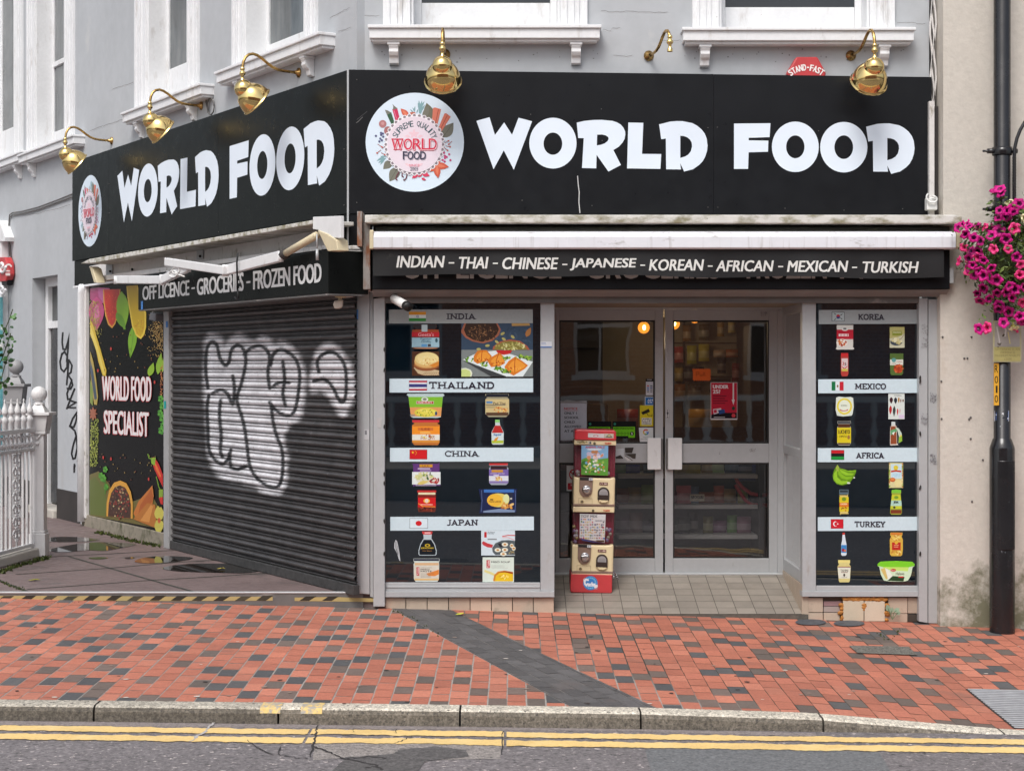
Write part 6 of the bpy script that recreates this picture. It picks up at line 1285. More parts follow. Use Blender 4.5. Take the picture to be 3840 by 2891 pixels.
a.poly([(350, 1026), (460, 1026), (460, 1052), (452, 1064), (466, 1086), (458, 1216), (450, 1230), (364, 1230), (356, 1216), (344, 1086), (358, 1064), (350, 1052)], (206, 196, 130)); a.rect(350, 1026, 460, 1052, (220, 208, 130)); a.poly([(346, 1088), (464, 1088), (458, 1196), (354, 1196)], (214, 216, 200)); a.line([(346, 1090), (464, 1090)], 8, (130, 50, 40)); a.text('TAHINI', 372, 1112, 442, 1134, (50, 44, 40), .01); a.line([(378, 1140), (438, 1140)], 5, (120, 60, 50)); a.ell(406, 1164, 9, 14, (60, 50, 40)); a.text('Lupine', 384, 1180, 432, 1192, (110, 100, 90)); done(a)
a = stk(wr, r2, 'halawa tub with bright green lid sticker under the Turkey banner')
a.poly([(712, 1062), (740, 1040), (880, 1034), (1030, 1042), (1052, 1062), (1050, 1082), (1034, 1090), (1018, 1170), (990, 1214), (950, 1224), (820, 1222), (770, 1214), (742, 1160), (728, 1090), (712, 1080)], (200, 220, 190)); a.poly([(712, 1062), (740, 1040), (880, 1034), (1030, 1042), (1052, 1062), (1050, 1080), (1000, 1092), (880, 1098), (760, 1090), (712, 1080)], (120, 200, 44)); a.poly([(760, 1090), (1000, 1092), (990, 1130), (860, 1120), (770, 1110)], (190, 220, 110)); a.poly([(800, 1216), (850, 1172), (960, 1180), (950, 1222)], (40, 66, 40)); a.poly([(740, 1110), (780, 1100), (830, 1180), (790, 1205)], (206, 180, 110)); a.poly([(780, 1100), (810, 1112), (850, 1172), (810, 1210)], (222, 226, 214)); a.ell(856, 1120, 26, 14, (186, 50, 44)); a.text('Durra', 836, 1112, 876, 1128, (230, 200, 190)); a.text('Halawa', 880, 1138, 958, 1164, (80, 70, 60), .01); a.rect(904, 1176, 950, 1188, (190, 50, 50)); done(a)
# ---------------------------------------------------------------- glazed doors at the head of the ramp
FD = Frame((0, YD, 0), 0.0)
ZSOF = FR.uz(0, 1137, 0)[1]
df = thing('door_frame', 'grey aluminium frame around the glass shop doors with side glazing', 'door frame', (1.2, 1, .2))
b = MB(); FD.pbox(b, 2060, 1137, 2942, 1160, .03, .08); FD.pbox(b, 2917, 1161, 2940, 2152, .03, .08); FD.pbox(b, 2060, 1161, 2082, 2152, .03, .08); FD.pbox(b, 2060, 2149, 2942, 2156, .04, .1); b.build('frame', M['alu'], df, bevel=.004)
b = MB(); sx = XR+.003
z0s, z1s = .30, ZSOF
for y0, y1, za, zb2 in ((.02, .07, z0s, z1s), (.93, .985, z0s, z1s), (.0705, .929, z0s, z0s+.10), (.0705, .929, z1s-.07, z1s), (.0705, .929, 1.31, 1.38)): b.box(sx, sx+.05, y0, y1, za, zb2)
b.build('side_frame', M['alu'], df, bevel=.003)
b = MB(); b.box(sx+.02, sx+.026, .06, .94, z0s+.09, z1s-.06); b.build('side_pane', M['door_glass'], df)
b = MB()
for i in range(7): b.box(sx-.004, sx+.05, i*.148+.003, i*.148+.145, -.05, z0s-.002, S(178, 162, 144))
b.build('side_riser', M['tile_riser'], df, bevel=.002)
def door(lab, x0, x1, gx0, gx1, hx0, hx1, grp='glass shop doors'):
    t = thing('glass_door', lab, 'door', tuple(FD.p((x0+x1)/2, 2148, 0)), 0, grp)
    b = MB()
    FD.pbox(b, x0, 1161, gx0, 2148, 0, .05); FD.pbox(b, gx1, 1161, x1, 2148, 0, .05)
    for y0, y1 in ((1161, 1201), (1663, 1735), (2093, 2148)): FD.pbox(b, gx0+.3, y0, gx1-.3, y1, -.001, .048)
    f = b.build('frame', M['alu'], t, bevel=.003)
    for y0, y1 in ((1201, 1663), (1735, 2093)):
        g_ = MB(); FD.pbox(g_, gx0, y0, gx1, y0+7, -.012, .02); FD.pbox(g_, gx0, y1-6, gx1, y1, -.012, .02); FD.pbox(g_, gx0, y0+7, gx0+5, y1-6, -.012, .02); FD.pbox(g_, gx1-6, y0+7, gx1, y1-6, -.012, .02); g_.build('gasket', M['rubber'], f)
        p = MB(); p.face([FD.p(gx0+2, y1-2, -.022), FD.p(gx1-2, y1-2, -.022), FD.p(gx1-2, y0+2, -.022), FD.p(gx0+2, y0+2, -.022)]); p.build('pane', M['door_glass'], t)
    h = MB(); FD.pbox(h, hx0, 1642, hx1, 1761, .055, .012); q = h.build('handle', M['white_upvc'], t, bevel=.006)
    h = MB(); e = hx1-4 if hx0 < 2480 else hx0-6; FD.pbox(h, e, 1645, e+11, 1758, .04, .04); h.build('handle_edge', M['alu_dark'], q, bevel=.002)
    return t
dl = door('left glass door leaf with notices, behind the toy vending machine', 2083, 2487, 2097, 2456, 2428, 2479)
drr = door('right glass door leaf with the orange Pull card and red age poster', 2494, 2916, 2524, 2884, 2505, 2558)
d1, d2, dvz = (2080, 1130, 880/2212), (2080, 1580, 880/1928), (2120, 1590, 280/696)
a = Art(FD, .003, d1); a.rect(1048, 1018, 1082, 1102, (150, 150, 150)); a.rect(1052, 1022, 1078, 1098, (196, 196, 196)); a.ell(1065, 1030, 6, 6, (60, 60, 60)); a.ell(1065, 1090, 6, 6, (60, 60, 60)); a.ell(1065, 1052, 9, 12, (50, 50, 50)); a.ell(1065, 1070, 4, 10, (50, 50, 50)); a.build('lock_plate', drr)
a = Art(FD, .003, d1); scuff(a, 1940, 98, 2000, 140, 60, (90, 90, 90)); scuff(a, 1835, 1385, 1890, 1415, 40, (110, 104, 100)); scuff(a, 1545, 1420, 1558, 1440, 8, (90, 90, 90)); scuff(a, 2140, 100, 2150, 250, 0, (0, 0, 0)); a.build('sticker_residue', drr, M['paper'])
GO = -.0195
def gs(name, par, lab): a = Art(FD, GO, d1); a.n_ = (name, par, lab); return a
def gd(a): return a.build(a.n_[0], a.n_[1], M['paper'], a.n_[2])
a = gs('notice', dl, 'white notice limiting school children, taped in the left door')
a.rect(52, 940, 302, 1310, (196, 198, 206)); a.poly([(52, 945), (120, 930), (302, 950), (302, 962), (52, 960)], (150, 150, 150)); a.text('NOTICE', 88, 1000, 216, 1022, (190, 50, 50), .03); a.line([(88, 1030), (216, 1030)], 3, (190, 60, 60))
for t, x, y in (('ONLY 1', 208, 1042), ('SCHOOL', 228, 1084), ('CHILD', 190, 1126), ('ALLOWED', 250, 1168), ('AT A TIME', 272, 1211)): a.text(t, 90, y, x, y+23, (50, 50, 58), .025)
gd(a)
for x0 in (312, 545):
    a = gs('hygiene_sticker', dl, 'green and black food hygiene rating sticker '+('partly hidden by the vending machine' if x0 == 312 else 'with the five circled'))
    a.rect(x0, 1130, x0+222, 1290, (14, 16, 18)); a.poly([(x0+6, 1182), (x0+212, 1182), (x0+212, 1284), (x0+150, 1284), (x0+150, 1268), (x0+6, 1268)], (110, 190, 30)); a.text('FOOD HYGIENE RATING', x0+14, 1190, x0+200, 1206, (20, 40, 14), .02); a.ell(x0+22, 1156, 12, 12, (50, 130, 110))
    for k in range(5):
        a.ell(x0+26+k*30, 1246, 13, 13, (60, 110, 20), hole=.75); a.text('12345'[k], x0+21+k*30, 1238, x0+31+k*30, 1254, (50, 90, 20))
    a.ell(x0+183, 1247, 18, 19, (16, 20, 16)); a.text('5', x0+176, 1236, x0+190, 1258, (220, 226, 210), .03); gd(a)
a = gs('payment_sticker', dl, 'black and white payment card sticker'); a.rect(858, 730, 930, 890, (18, 18, 20)); a.rect(860, 756, 928, 886, (196, 200, 206)); a.text('DOJO', 870, 734, 918, 748, (196, 196, 196), .02)
for i, c in enumerate(((190, 50, 60), (90, 100, 120), (60, 110, 180), (70, 90, 140), (50, 100, 170), (120, 124, 130), (110, 110, 116), (120, 120, 130))): a.rect(870+(i % 2)*30, 792+(i//2)*18, 890+(i % 2)*32, 802+(i//2)*18, c)
gd(a)
a = gs('payment_sticker', dl, 'blue square payment sticker'); a.rect(850, 900, 930, 982, (206, 214, 224)); a.rect(856, 906, 928, 976, (40, 110, 180)); a.text('AM', 874, 922, 926, 942, (214, 224, 234), .03); a.text('EX', 878, 944, 922, 962, (214, 224, 234), .03); gd(a)
a = gs('cctv_sticker', dl, 'yellow CCTV warning sticker'); a.rect(803, 980, 930, 1176, (206, 192, 40)); a.poly([(820, 1050), (890, 1020), (900, 1040), (830, 1070)], (40, 40, 30)); a.poly([(815, 1046), (885, 1012), (890, 1020), (820, 1056)], (30, 30, 26)); a.line([(868, 1052), (880, 1076), (920, 1078)], 6, (40, 40, 30)); a.line([(918, 1062), (918, 1084)], 5, (40, 40, 30)); a.rect(820, 1098, 914, 1164, (206, 206, 196)); a.text('CCTV', 828, 1104, 906, 1144, (44, 44, 40), .0); a.text('IN OPERATION', 828, 1148, 906, 1160, (60, 60, 56), .01); gd(a)
a = gs('review_sticker', dl, 'white review sticker with a multicoloured letter'); a.poly([(793, 1190), (930, 1188), (930, 1328), (804, 1326)], (206, 208, 208))
for a0, a1, c in ((200, 290, (200, 70, 56)), (120, 200, (206, 170, 50)), (60, 120, (70, 150, 90)), (-5, 60, (70, 120, 200))): a.line(arc(860, 1232, 22, 22, a0, a1), 12, c)
a.line([(862, 1234), (886, 1234)], 10, (70, 120, 200)); a.poly([(845, 1215), (862, 1204), (880, 1210), (876, 1220)], (190, 80, 70)); a.text('on Google', 812, 1290, 924, 1306, (110, 110, 110)); words(a, 1, 830, 1276, 890, 1284, (150, 150, 150), 4); gd(a)
a = gs('age_poster', drr, 'red UNDER 25 age check poster'); a.rect(1470, 764, 1722, 1116, (206, 200, 202)); a.rect(1475, 768, 1718, 1104, (186, 34, 58)); a.text('UNDER', 1490, 788, 1638, 822, (226, 214, 218), .05); a.text('25?', 1490, 832, 1562, 870, (226, 214, 218), .05); a.line([(1684, 770), (1684, 930)], 13, (220, 214, 216)); a.poly([(1668, 926), (1698, 926), (1685, 976)], (220, 214, 216)); words(a, 4, 1492, 882, 1650, 972, (110, 24, 44), 9)
a.poly([(1475, 1070), (1540, 1036), (1620, 1050), (1718, 1050), (1718, 1104), (1475, 1104)], (26, 18, 26)); a.poly([(1492, 1016), (1568, 1006), (1576, 1044), (1500, 1066)], (206, 196, 206)); a.poly([(1540, 1026), (1600, 1016), (1608, 1052), (1550, 1064)], (44, 70, 130)); a.poly([(1498, 1024), (1526, 1020), (1530, 1048), (1504, 1054)], (186, 40, 70)); a.ell(1685, 1008, 15, 18, (40, 60, 50)); a.ell(1686, 1076, 18, 18, (200, 60, 70)); words(a, 1, 1500, 1088, 1606, 1096, (190, 190, 190), 6); gd(a)
P = [(1298, 632)]; n = 9
for i in range(n): P += [(1298+i*19.4+10, 642), (1298+(i+1)*19.4, 632)]
for i in range(6): P += [(1464, 632+i*20+10), (1474, 632+(i+1)*20)]
for i in range(n): P += [(1474-i*19.4-10, 742), (1474-(i+1)*19.4, 752)]
for i in range(5): P += [(1308, 752-i*20-10), (1298, 752-(i+1)*20)]
a = gs('pull_card', drr, 'orange star-edged card with handwritten Pull'); a.poly(P, (206, 96, 40)); ic = (130, 50, 16)
for q in ([(1334, 708), (1334, 668), (1352, 664), (1362, 674), (1354, 686), (1336, 690)], [(1370, 684), (1372, 702), (1384, 702), (1390, 684), (1392, 704)], [(1402, 668), (1403, 704)], [(1414, 668), (1415, 702), (1422, 702)]): a.line(q, 4.5, ic)
gd(a)
a = Art(FD, GO, d2); a.rect(98, 362, 180, 570, (206, 206, 206)); a.ell(154, 436, 36, 44, (186, 40, 50), hole=.74); a.line([(128, 410), (180, 462)], 10, (186, 40, 50)); a.ell(160, 436, 14, 24, (50, 50, 54)); a.rect(108, 506, 176, 560, (180, 44, 56)); a.text('No', 132, 514, 152, 530, (226, 214, 214), .02); a.build('no_entry_sticker', dl, M['paper'], 'red and white prohibition sticker low in the left door')
a = Art(FD, .003, d2); a.poly([(502, 226), (568, 222), (568, 306), (502, 306)], (206, 212, 216)); a.poly([(576, 216), (650, 214), (636, 260), (580, 258)], (64, 58, 54)); a.poly([(575, 268), (668, 264), (664, 308), (640, 304), (620, 290)], (70, 64, 58)); a.poly([(502, 290), (540, 276), (566, 300), (560, 306), (502, 306)], (70, 66, 64)); a.poly([(572, 276), (640, 318), (600, 326), (574, 300)], (206, 206, 206)); a.line([(576, 280), (640, 322)], 5, (80, 76, 70)); a.build('letter_slot', dl, M['paper'], 'torn sticker over the letter slot')
# ---------------------------------------------------------------- inside the shop
sr = thing('shop_interior', 'dim cream walled shop room seen through the glass doors', 'room', (1.2, 3, ZSOF-2.3))
zf = zt(YD)+.0
b = MB(); b.box(-.9, 3.1, 4.4, 4.5, zf-.1, 3.0); b.box(3.1, 3.2, YD+.06, 4.5, zf-.1, 3.0); b.box(-1.0, -.9, YD+.06, 4.5, zf-.1, 3.0); b.build('wall', M['interior_wall'], sr)
b = MB(); b.box(-1.05, 3.3, .06, 4.6, ZSOF, ZSOF+.12); b.build('ceiling', M['interior_wall'], sr)
b = MB(); b.box(-1, 3.2, YD+.04, 4.5, zf-.08, zf-.01); b.build('floor', M['interior_dark'], sr)
b = MB(); b.box(-1.3, XL-.012, YD-.2, YD+.05, zf-.3, ZSOF); b.box(-1.25, -1.0, .12, 4.5, 0, ZSOF+.6); b.box(XR+.06, 3.38, .16, 4.5, 0, ZSOF-.002); b.box(-1.2, XL-.02, .06, YD, 0, ZSOF-.003); b.build('partition', M['interior_dark'], sr)
FI = lambda y: Frame((0, y, 0), 0.0)
shf = thing('shelf_unit', 'low grey shop shelving with three boards behind the right door', 'shelf', (1.6, 1.6, zf))
YS = 1.42; fi = FI(YS)
b = MB()
for py in (1779, 1893, 2006): 
    u, z = fi.uz(2400, py, 0); b.box(.95, 2.19, YS, YS+.5, z-.035, z)
b.build('board', M['shelf'], shf, bevel=.003)
b = MB(); b.box(.95, 2.2, YS+.5, YS+.53, zf-.02, 1.5); b.box(2.2, 2.23, YS-.01, YS+.53, zf-.02, 1.32); b.build('back_panel', M['interior_dark'], shf)
def packet(x, y, z, w, h, d, col, lab, cat, group, art=None, m='print', lean=0.0):
    b = MB(); n = 5; vs = []
    for j in range(n+1):
        for i in range(n+1):
            u, v = i/n, j/n; p = math.sin(math.pi*u)**.6*math.sin(math.pi*v)**.5
            vs.append((x+(u-.5)*w, y-d*p*.5-lean*v*0, z+v*h))
    for j in range(n+1):
        for i in range(n+1):
            u, v = i/n, j/n; p = math.sin(math.pi*u)**.6*math.sin(math.pi*v)**.5
            vs.append((x+(u-.5)*w, y+d*p*.5+.002, z+v*h))
    k = (n+1)**2; fs = []; 
    for j in range(n):
        for i in range(n):
            q = (j*(n+1)+i, j*(n+1)+i+1, (j+1)*(n+1)+i+1, (j+1)*(n+1)+i); fs.append(q); fs.append(tuple(k+t for t in reversed(q)))
    c0 = S(*col); b.mesh(vs, fs, c0)
    band = S(*[min(255, q*.55+90) for q in col]); 
    for t in range(len(b.c)):
        r_ = (t//2)//n
        if r_ in (1, 2): b.c[t] = band
    o = b.build('packet', M[m], None, True); tag(o, lab, cat, group); return o
random.seed(21)
for row, (py, hh) in enumerate(((1779, .16), (1893, .15), (2006, .17))):
    z = fi.uz(2400, py, 0)[1]
    cols = [[(200, 190, 170), (206, 160, 40), (190, 186, 180), (60, 80, 140)], [(170, 60, 50), (196, 186, 160), (150, 70, 50), (200, 130, 60)], [(176, 90, 80), (40, 80, 56), (40, 84, 60), (150, 150, 150)]][row]
    for i in range(11):
        x = 1.0+i*.108+random.uniform(-.02, .02)
        packet(x, YS+.16+random.uniform(-.04, .06), z+.002, random.uniform(.09, .15), hh*random.uniform(.62, 1.15), .09, [max(20, min(235, q*random.uniform(.55, 1.1)+random.uniform(-25, 25))) for q in cols[(i*3+i//2) % 4]], ('packet on the top board behind the right door glass', 'packet on the middle board behind the right door glass', 'packet on the bottom board behind the right door glass')[row], 'food packet', 'packets on the '+('top', 'middle', 'bottom')[row]+' board', m='print')
a = Art(FI(YS-.03), 0, d2); a.rect(1112, 598, 1230, 655, (190, 180, 160)); a.text('NEOGURI', 1120, 610, 1222, 636, (30, 28, 26), .03); a.text('mild', 1150, 640, 1190, 650, (60, 50, 46)); o = a.build('price_card', None, M['paper']); tag(o, 'handwritten card on the middle shelf board behind the right door', 'card')
b = MB(); fi2 = FI(1.5)
for q in ([(1480, 440), (1500, 490), (1540, 540), (1610, 590), (1680, 606), (1745, 604)], [(1485, 520), (1520, 580), (1570, 650), (1620, 684), (1745, 688)]): b.tube([fi2.p(2080+x*.45643, 1580+y*.45643, 0) for x, y in q], .017, 8)
tag(b.build('basket_handle', mat('red_gloss', (.5, .02, .03), .35), None, True), 'curved red plastic rails beside the shelf behind the right door', 'rail')
b = MB(); b.box(2.02, 2.24, 1.62, 1.9, 1.02, 1.33); tag(b.build('crate', mat('blue_plastic', (.02, .05, .22), .5), None, bevel=.01), 'dark blue crate beside the red rails behind the right door', 'crate')
# goods hanging on the back wall
rk = thing('wall_rack', 'white slotted wall rack with hooks on the back wall of the shop', 'rack', (1.7, 4.3, 1.2))
fb = FI(4.36)
b = MB()
for px in (2768, 2560): FR_ = fb.pbox(b, px, 1130, px+9, 1700, 0, .02)
for py in (1285, 1410): fb.pbox(b, 2520, py, 2800, py+4, .002, .02)
b.build('rail', M['interior_dark'], rk)
GOODS = [((2690, 1205, 2716, 1262), (160, 130, 80)), ((2730, 1200, 2757, 1248), (196, 176, 120)), ((2576, 1296, 2612, 1365), (150, 146, 50)), ((2620, 1290, 2660, 1355), (166, 156, 60)), ((2526, 1300, 2562, 1360), (150, 60, 60)), ((2676, 1312, 2720, 1340), (176, 150, 130)), ((2722, 1310, 2768, 1340), (160, 90, 50)), ((2745, 1362, 2776, 1430), (110, 34, 40)), ((2530, 1380, 2560, 1430), (150, 130, 70)), ((2565, 1372, 2600, 1430), (30, 30, 36)), ((2604, 1376, 2640, 1432), (26, 30, 40)), ((2690, 1340, 2722, 1400), (30, 26, 26)), ((2560, 1220, 2592, 1280), (120, 90, 50)), ((2620, 1215, 2660, 1275), (90, 80, 60)), ((2526, 1440, 2570, 1500), (120, 80, 40)), ((2580, 1440, 2630, 1500), (70, 60, 50)), ((2660, 1420, 2740, 1470), (24, 22, 22))]
for (x0, y0, x1, y1), c in GOODS:
    f_ = FI(4.2); u0_, zb_2 = f_.uz(x0, y1, 0); u1_, zt_2 = f_.uz(x1, y0, 0)
    packet((u0_+u1_)/2, 4.2, zb_2, u1_-u0_, zt_2-zb_2, .1, c, 'goods packet hanging on the dim back wall behind the right door', 'food packet', 'goods on the back wall')
b = MB(); b.box(-.85, .92, 3.5, 3.9, zf, 2.52)  # dark backdrop added to keep the view through the left door dark
for k in range(5): b.box(-.84, .91, 3.3, 3.499, zf+.3+k*.42, zf+.33+k*.42)
tag(b.build('shelving_backdrop', M['interior_dark'], None), 'dark shelving backdrop added behind the left door to darken its glass', 'shelf')
b = MB(); b.box(2.25, 2.95, 2.3, 2.8, zf, 2.45); tag(b.build('cabinet', M['interior_dark'], None, bevel=.01), 'tall dark cabinet at the right side inside the shop', 'cabinet')
b = MB()
for i in range(5): b.box(-.3+i*.26, -.08+i*.26, 3.2, 3.5, .9+.12*(i % 2), 1.55+.14*(i % 3), S(*random.choice([(90, 30, 30), (70, 60, 40), (50, 40, 34), (110, 80, 40)])))
tag(b.build('display_stand', M['print'], None, bevel=.02), 'dim display stand of boxed goods behind the left door', 'stand')
ct = MB(); ct.box(.95, 2.1, 2.35, 2.75, .95, 1.42, S(86, 30, 34)); ct.box(.93, 2.12, 2.33, 2.77, 1.421, 1.45, S(150, 140, 130)); tag(ct.build('counter', M['print'], None, bevel=.01), 'red fronted counter behind the age poster in the right door', 'counter')
for i, (x, c) in enumerate(((1.1, (150, 40, 40)), (1.32, (176, 60, 44)), (1.78, (190, 140, 50)), (1.98, (180, 130, 50)))):
    packet(x, 2.45, 1.452, .2, .2, .12, c, 'bright snack bag standing on the red fronted counter', 'snack bag', 'snack bags on the counter')
for px, py, y, lab in ((2414, 1229, 2.2, 'lit amber globe bulb hanging behind the left door'), (2605, 1190, 2.3, 'lit amber globe bulb just under the top rail of the right door'), (2527, 1214, 3.3, 'lit amber globe bulb half hidden by the meeting stile of the doors')):
    f_ = FI(y); c = f_.p(px, py, 0); t = thing('pendant_bulb', lab, 'pendant lamp', tuple(c+Vector((0, 0, .3))), 0, 'amber pendant bulbs')
    r_ = 22/F*(D+y); b = MB(); b.ball(tuple(c), r_, 14); b.build('globe', M['bulb'], t, True)
    b = MB(); b.ball((c.x, c.y-r_*.98, c.z), r_*.36, 8, sq=(.8, .3, 1.3)); b.build('filament', M['filament'], t, True)
    b = MB(); b.tube([c+Vector((0, 0, r_*.9)), c+Vector((0, 0, r_+.06))], .022, 10); b.tube([c+Vector((0, 0, r_+.05)), (c.x, c.y, ZSOF)], .005, 6); b.build('cord', M['old_brass'], t, True)
    L_ = bpy.data.lights.new('bulb_light', 'POINT'); L_.energy = 3.0; L_.color = (1, .74, .46); L_.shadow_soft_size = .08; lo_ = bpy.data.objects.new('bulb_light', L_); COL.objects.link(lo_); lo_.location = c+Vector((0, .14, -.12))
# ---------------------------------------------------------------- toy vending machine on the ramp
YV = .5; FV = Frame((0, YV, 0), 0.0)
vm = thing('vending_machine', 'two-tier cream and red capsule toy vending machine standing in the doorway', 'vending machine', tuple(FV.p(2216, 2222, -.15)))
def vp(x, y): return dvz[0]+x*dvz[2], dvz[1]+y*dvz[2]
def vpr(pts, out, dep, m, name, par=vm, bev=.012):
    b = MB(); b.prism([FV.p(*vp(x, y), out) for x, y in pts], (0, dep, 0)); return b.build(name, M[m], par, bevel=bev)
vpr([(88, 62), (104, 50), (456, 58), (474, 70), (476, 152), (84, 146)], .012, .34, 'red_cap', 'lid', bev=.022)
vpr([(50, 1396), (438, 1406), (436, 1564), (426, 1577), (58, 1568), (46, 1556)], .012, .34, 'red_plastic', 'base', bev=.016)
vpr([(82, 148), (474, 154), (474, 200), (82, 194)], 0, .32, 'cream_plastic', 'top_band', bev=.006)
for k, (dx, dy) in enumerate(((0, 0), (-15, 625))):
    o = lambda x, y: (x+dx, y+dy)
    bd = vpr([o(78, 492), o(130, 500), o(420, 506), o(466, 496), o(460, 770), o(72, 764)], 0, .32, 'cream_plastic', 'body', bev=.014)
    vpr([o(72, 742), o(461, 748), o(461, 768), o(72, 762)], .004, .31, 'brown_plastic', 'stripe', bd, .002)
    if k == 0: vpr([(72, 768), (460, 772), (456, 826), (68, 820)], 0, .32, 'cream_plastic', 'middle_band', bev=.006)
    else: vpr([(60, 1386), (440, 1392), (438, 1410), (58, 1402)], 0, .32, 'cream_plastic', 'lower_band', bev=.004)
    vpr([o(84, 196), o(470, 202), o(460, 496), o(84, 490)], -.09, .2, 'maroon', 'capsule_chamber', bev=.004)
    for x0 in (88, 440): vpr([o(x0, 196), o(x0+24, 197), o(x0+22, 492), o(x0, 490)], -.02, .28, 'clear_plastic', 'window_edge', bd, .004)
    b = MB(); b.face([FV.p(*vp(*o(x, y)), .005) for x, y in ((88, 200), (88, 470), (110, 490), (440, 494), (460, 470), (466, 205))]); b.build('window', M['clear_plastic'], vm)
    a = Art(FV, -.004, dvz)
    if k == 0:
        a.poly([(150, 198), (400, 202), (396, 480), (148, 472)], (130, 176, 214)); a.poly([(150, 330), (200, 310), (280, 330), (400, 316), (396, 480), (148, 472)], (96, 160, 60)); a.ell(180, 380, 34, 40, (50, 120, 44)); bits(a, 20, 270, 290, 110, 34, [(230, 200, 190), (220, 150, 110), (230, 220, 226), (190, 130, 80), (206, 196, 220)], 20, 1.1); bits(a, 34, 270, 390, 110, 60, [(220, 214, 120), (230, 226, 220), (120, 180, 214), (206, 130, 60), (240, 240, 230), (150, 190, 80)], 12, 1); a.text('ANIMAL PALZ', 186, 206, 368, 226, (190, 60, 70), .03); bits(a, 14, 270, 430, 110, 24, [(230, 226, 214), (180, 110, 70), (60, 120, 44)], 9, 1); a.ell(270, 236, 70, 10, (214, 226, 236))
    else:
        a.poly([(136, 836), (376, 842), (366, 1106), (132, 1060)], (214, 212, 214)); a.text('TOY MIX', 142, 846, 300, 872, (110, 112, 116), .04); a.text('SERIES 2', 278, 894, 366, 908, (60, 56, 80), .02)
        for i in range(11):
            for j in range(8):
                x, y = 148+i*21+random.uniform(-5, 5), 886+j*25+random.uniform(-4, 4)
                if x > 366 or (y < 912 and x > 262): continue
                a.ell(x, y, random.uniform(5, 10), random.uniform(4, 9), random.choice([(70, 60, 110), (190, 60, 80), (206, 140, 60), (60, 110, 170), (90, 140, 70), (110, 70, 60), (200, 180, 80), (60, 60, 66)]), random.uniform(0, 90), 8)
        a.poly([(132, 1060), (200, 1078), (290, 1098), (366, 1106), (260, 1100), (160, 1084)], (74, 74, 130)); a.rect(288, 1080, 362, 1098, (90, 64, 50))
    a.build('display_card', vm, M['print'])
    b = MB()
    for i in range(14 if k == 1 else 5):
        sx_ = random.choice((0, 1)); x, y = (random.uniform(94, 124) if sx_ == 0 else random.uniform(396, 440)), random.uniform(430 if k == 0 else 330, 470)
        b.ball(FV.p(*vp(*o(x, y)), -.03), .016, 6, S(*random.choice([(120, 110, 100), (110, 90, 120), (140, 120, 80), (150, 140, 150)])))
    b.build('toy_capsules', M['print'], vm, True)
    mt = vpr([o(132, 494), o(256, 498), o(252, 620), o(244, 650), o(215, 675), o(170, 680), o(142, 655), o(130, 625)], .012, .03, 'brown_plastic', 'coin_mechanism', vm, .004)
    vpr([o(136, 496), o(254, 500), o(254, 526), o(136, 522)], .014, .01, 'rubber', 'coin_slot', mt, .001)
    b = MB(); c = FV.p(*vp(*o(196, 612)), .012); b.lathe([(.0, .034), (.024, .034), (.028, .026), (.03, .012), (.036, .010), (.037, 0)], c, (0, -1, 0), 24)
    P0, P1 = FV.p(*vp(*o(166, 612)), .045), FV.p(*vp(*o(226, 608)), .045); Q, V = bar(P0, P1, .03, .018); b.prism([p+Vector((0, 0, 0)) for p in Q], V); b.build('knob', M['chrome'], mt, False, bevel=.002)
    fr_ = [o(300, 705), o(302, 650)]+[o(356+54*math.cos(R(t)), 640+52*math.sin(R(t))) for t in range(180, 361, 20)]+[o(410, 650), o(407, 712)]
    ch = vpr(fr_, .016, .03, 'interior_dark', 'prize_chute', vm, .004); ch.data.materials[0] = mat('chute_brown%d' % k, (.035, .022, .018), .4)
    vpr([o(310, 708), o(400, 712), o(398, 722), o(376, 734), o(334, 732), o(312, 720)], .02, .03, 'cream_plastic', 'chute_lip', ch, .006)
    a = Art(FV, .0175, dvz)
    a.poly([o(316, 660)]+[o(356+40*math.cos(R(t)), 640+36*math.sin(R(t))) for t in range(180, 361, 20)]+[o(396, 664)], (150, 146, 146))
    for j in range(4): a.line([o(326, 636+j*8), o(388, 638+j*8)], 2.5, (110, 106, 108))
    a.build('chute_label', ch, M['paper'])
    a = Art(FV, .0045, dvz); pl = [o(318, 542), o(396, 545), o(396, 570), o(318, 567)]; a.poly(pl, (96, 54, 44)); a.text('£1.00', 0, 0, 0, 0, (214, 190, 180), .03, quad=(o(326, 546), o(390, 549), o(390, 566), o(326, 563)))
    a.line([o(124, 690), o(250, 694), o(250, 758), o(124, 754)], 2.2, (150, 132, 96), True); a.ell(*o(156, 724), 17, 16, (180, 160, 120)); a.ell(*o(156, 724), 11, 11, (70, 60, 50)); a.ell(*o(156, 724), 5, 5, (140, 126, 100)); a.build('price_label', bd, M['print'])
    a = Art(FV, .0245, dvz); a.poly([o(220, 502), o(256, 503), o(256, 526), o(220, 525)], (206, 210, 214)); a.text('£1', 0, 0, 0, 0, (40, 60, 70), .03, quad=(o(226, 506), o(250, 507), o(250, 522), o(226, 521))); a.build('coin_label', mt, M['print'])
a = Art(FV, .0065, dvz)
for x, y in ((365, 172), (352, 798)): a.text('TOMY', x, y, x+66, y+17, (190, 60, 44), .045)
for x, y in ((272, 180), (259, 806)): a.ell(x, y, 12, 12, (70, 62, 50)); a.ell(x, y, 6, 6, (120, 110, 90))
a.rect(98, 160, 212, 186, (206, 196, 160)); bits(a, 20, 155, 168, 50, 7, [(90, 70, 30), (150, 110, 40), (40, 36, 30)], 7, 1.5); a.rect(214, 160, 243, 188, (190, 186, 176)); a.ell(232, 174, 9, 11, (60, 60, 60)); a.build('band_sticker', vm, M['print'])
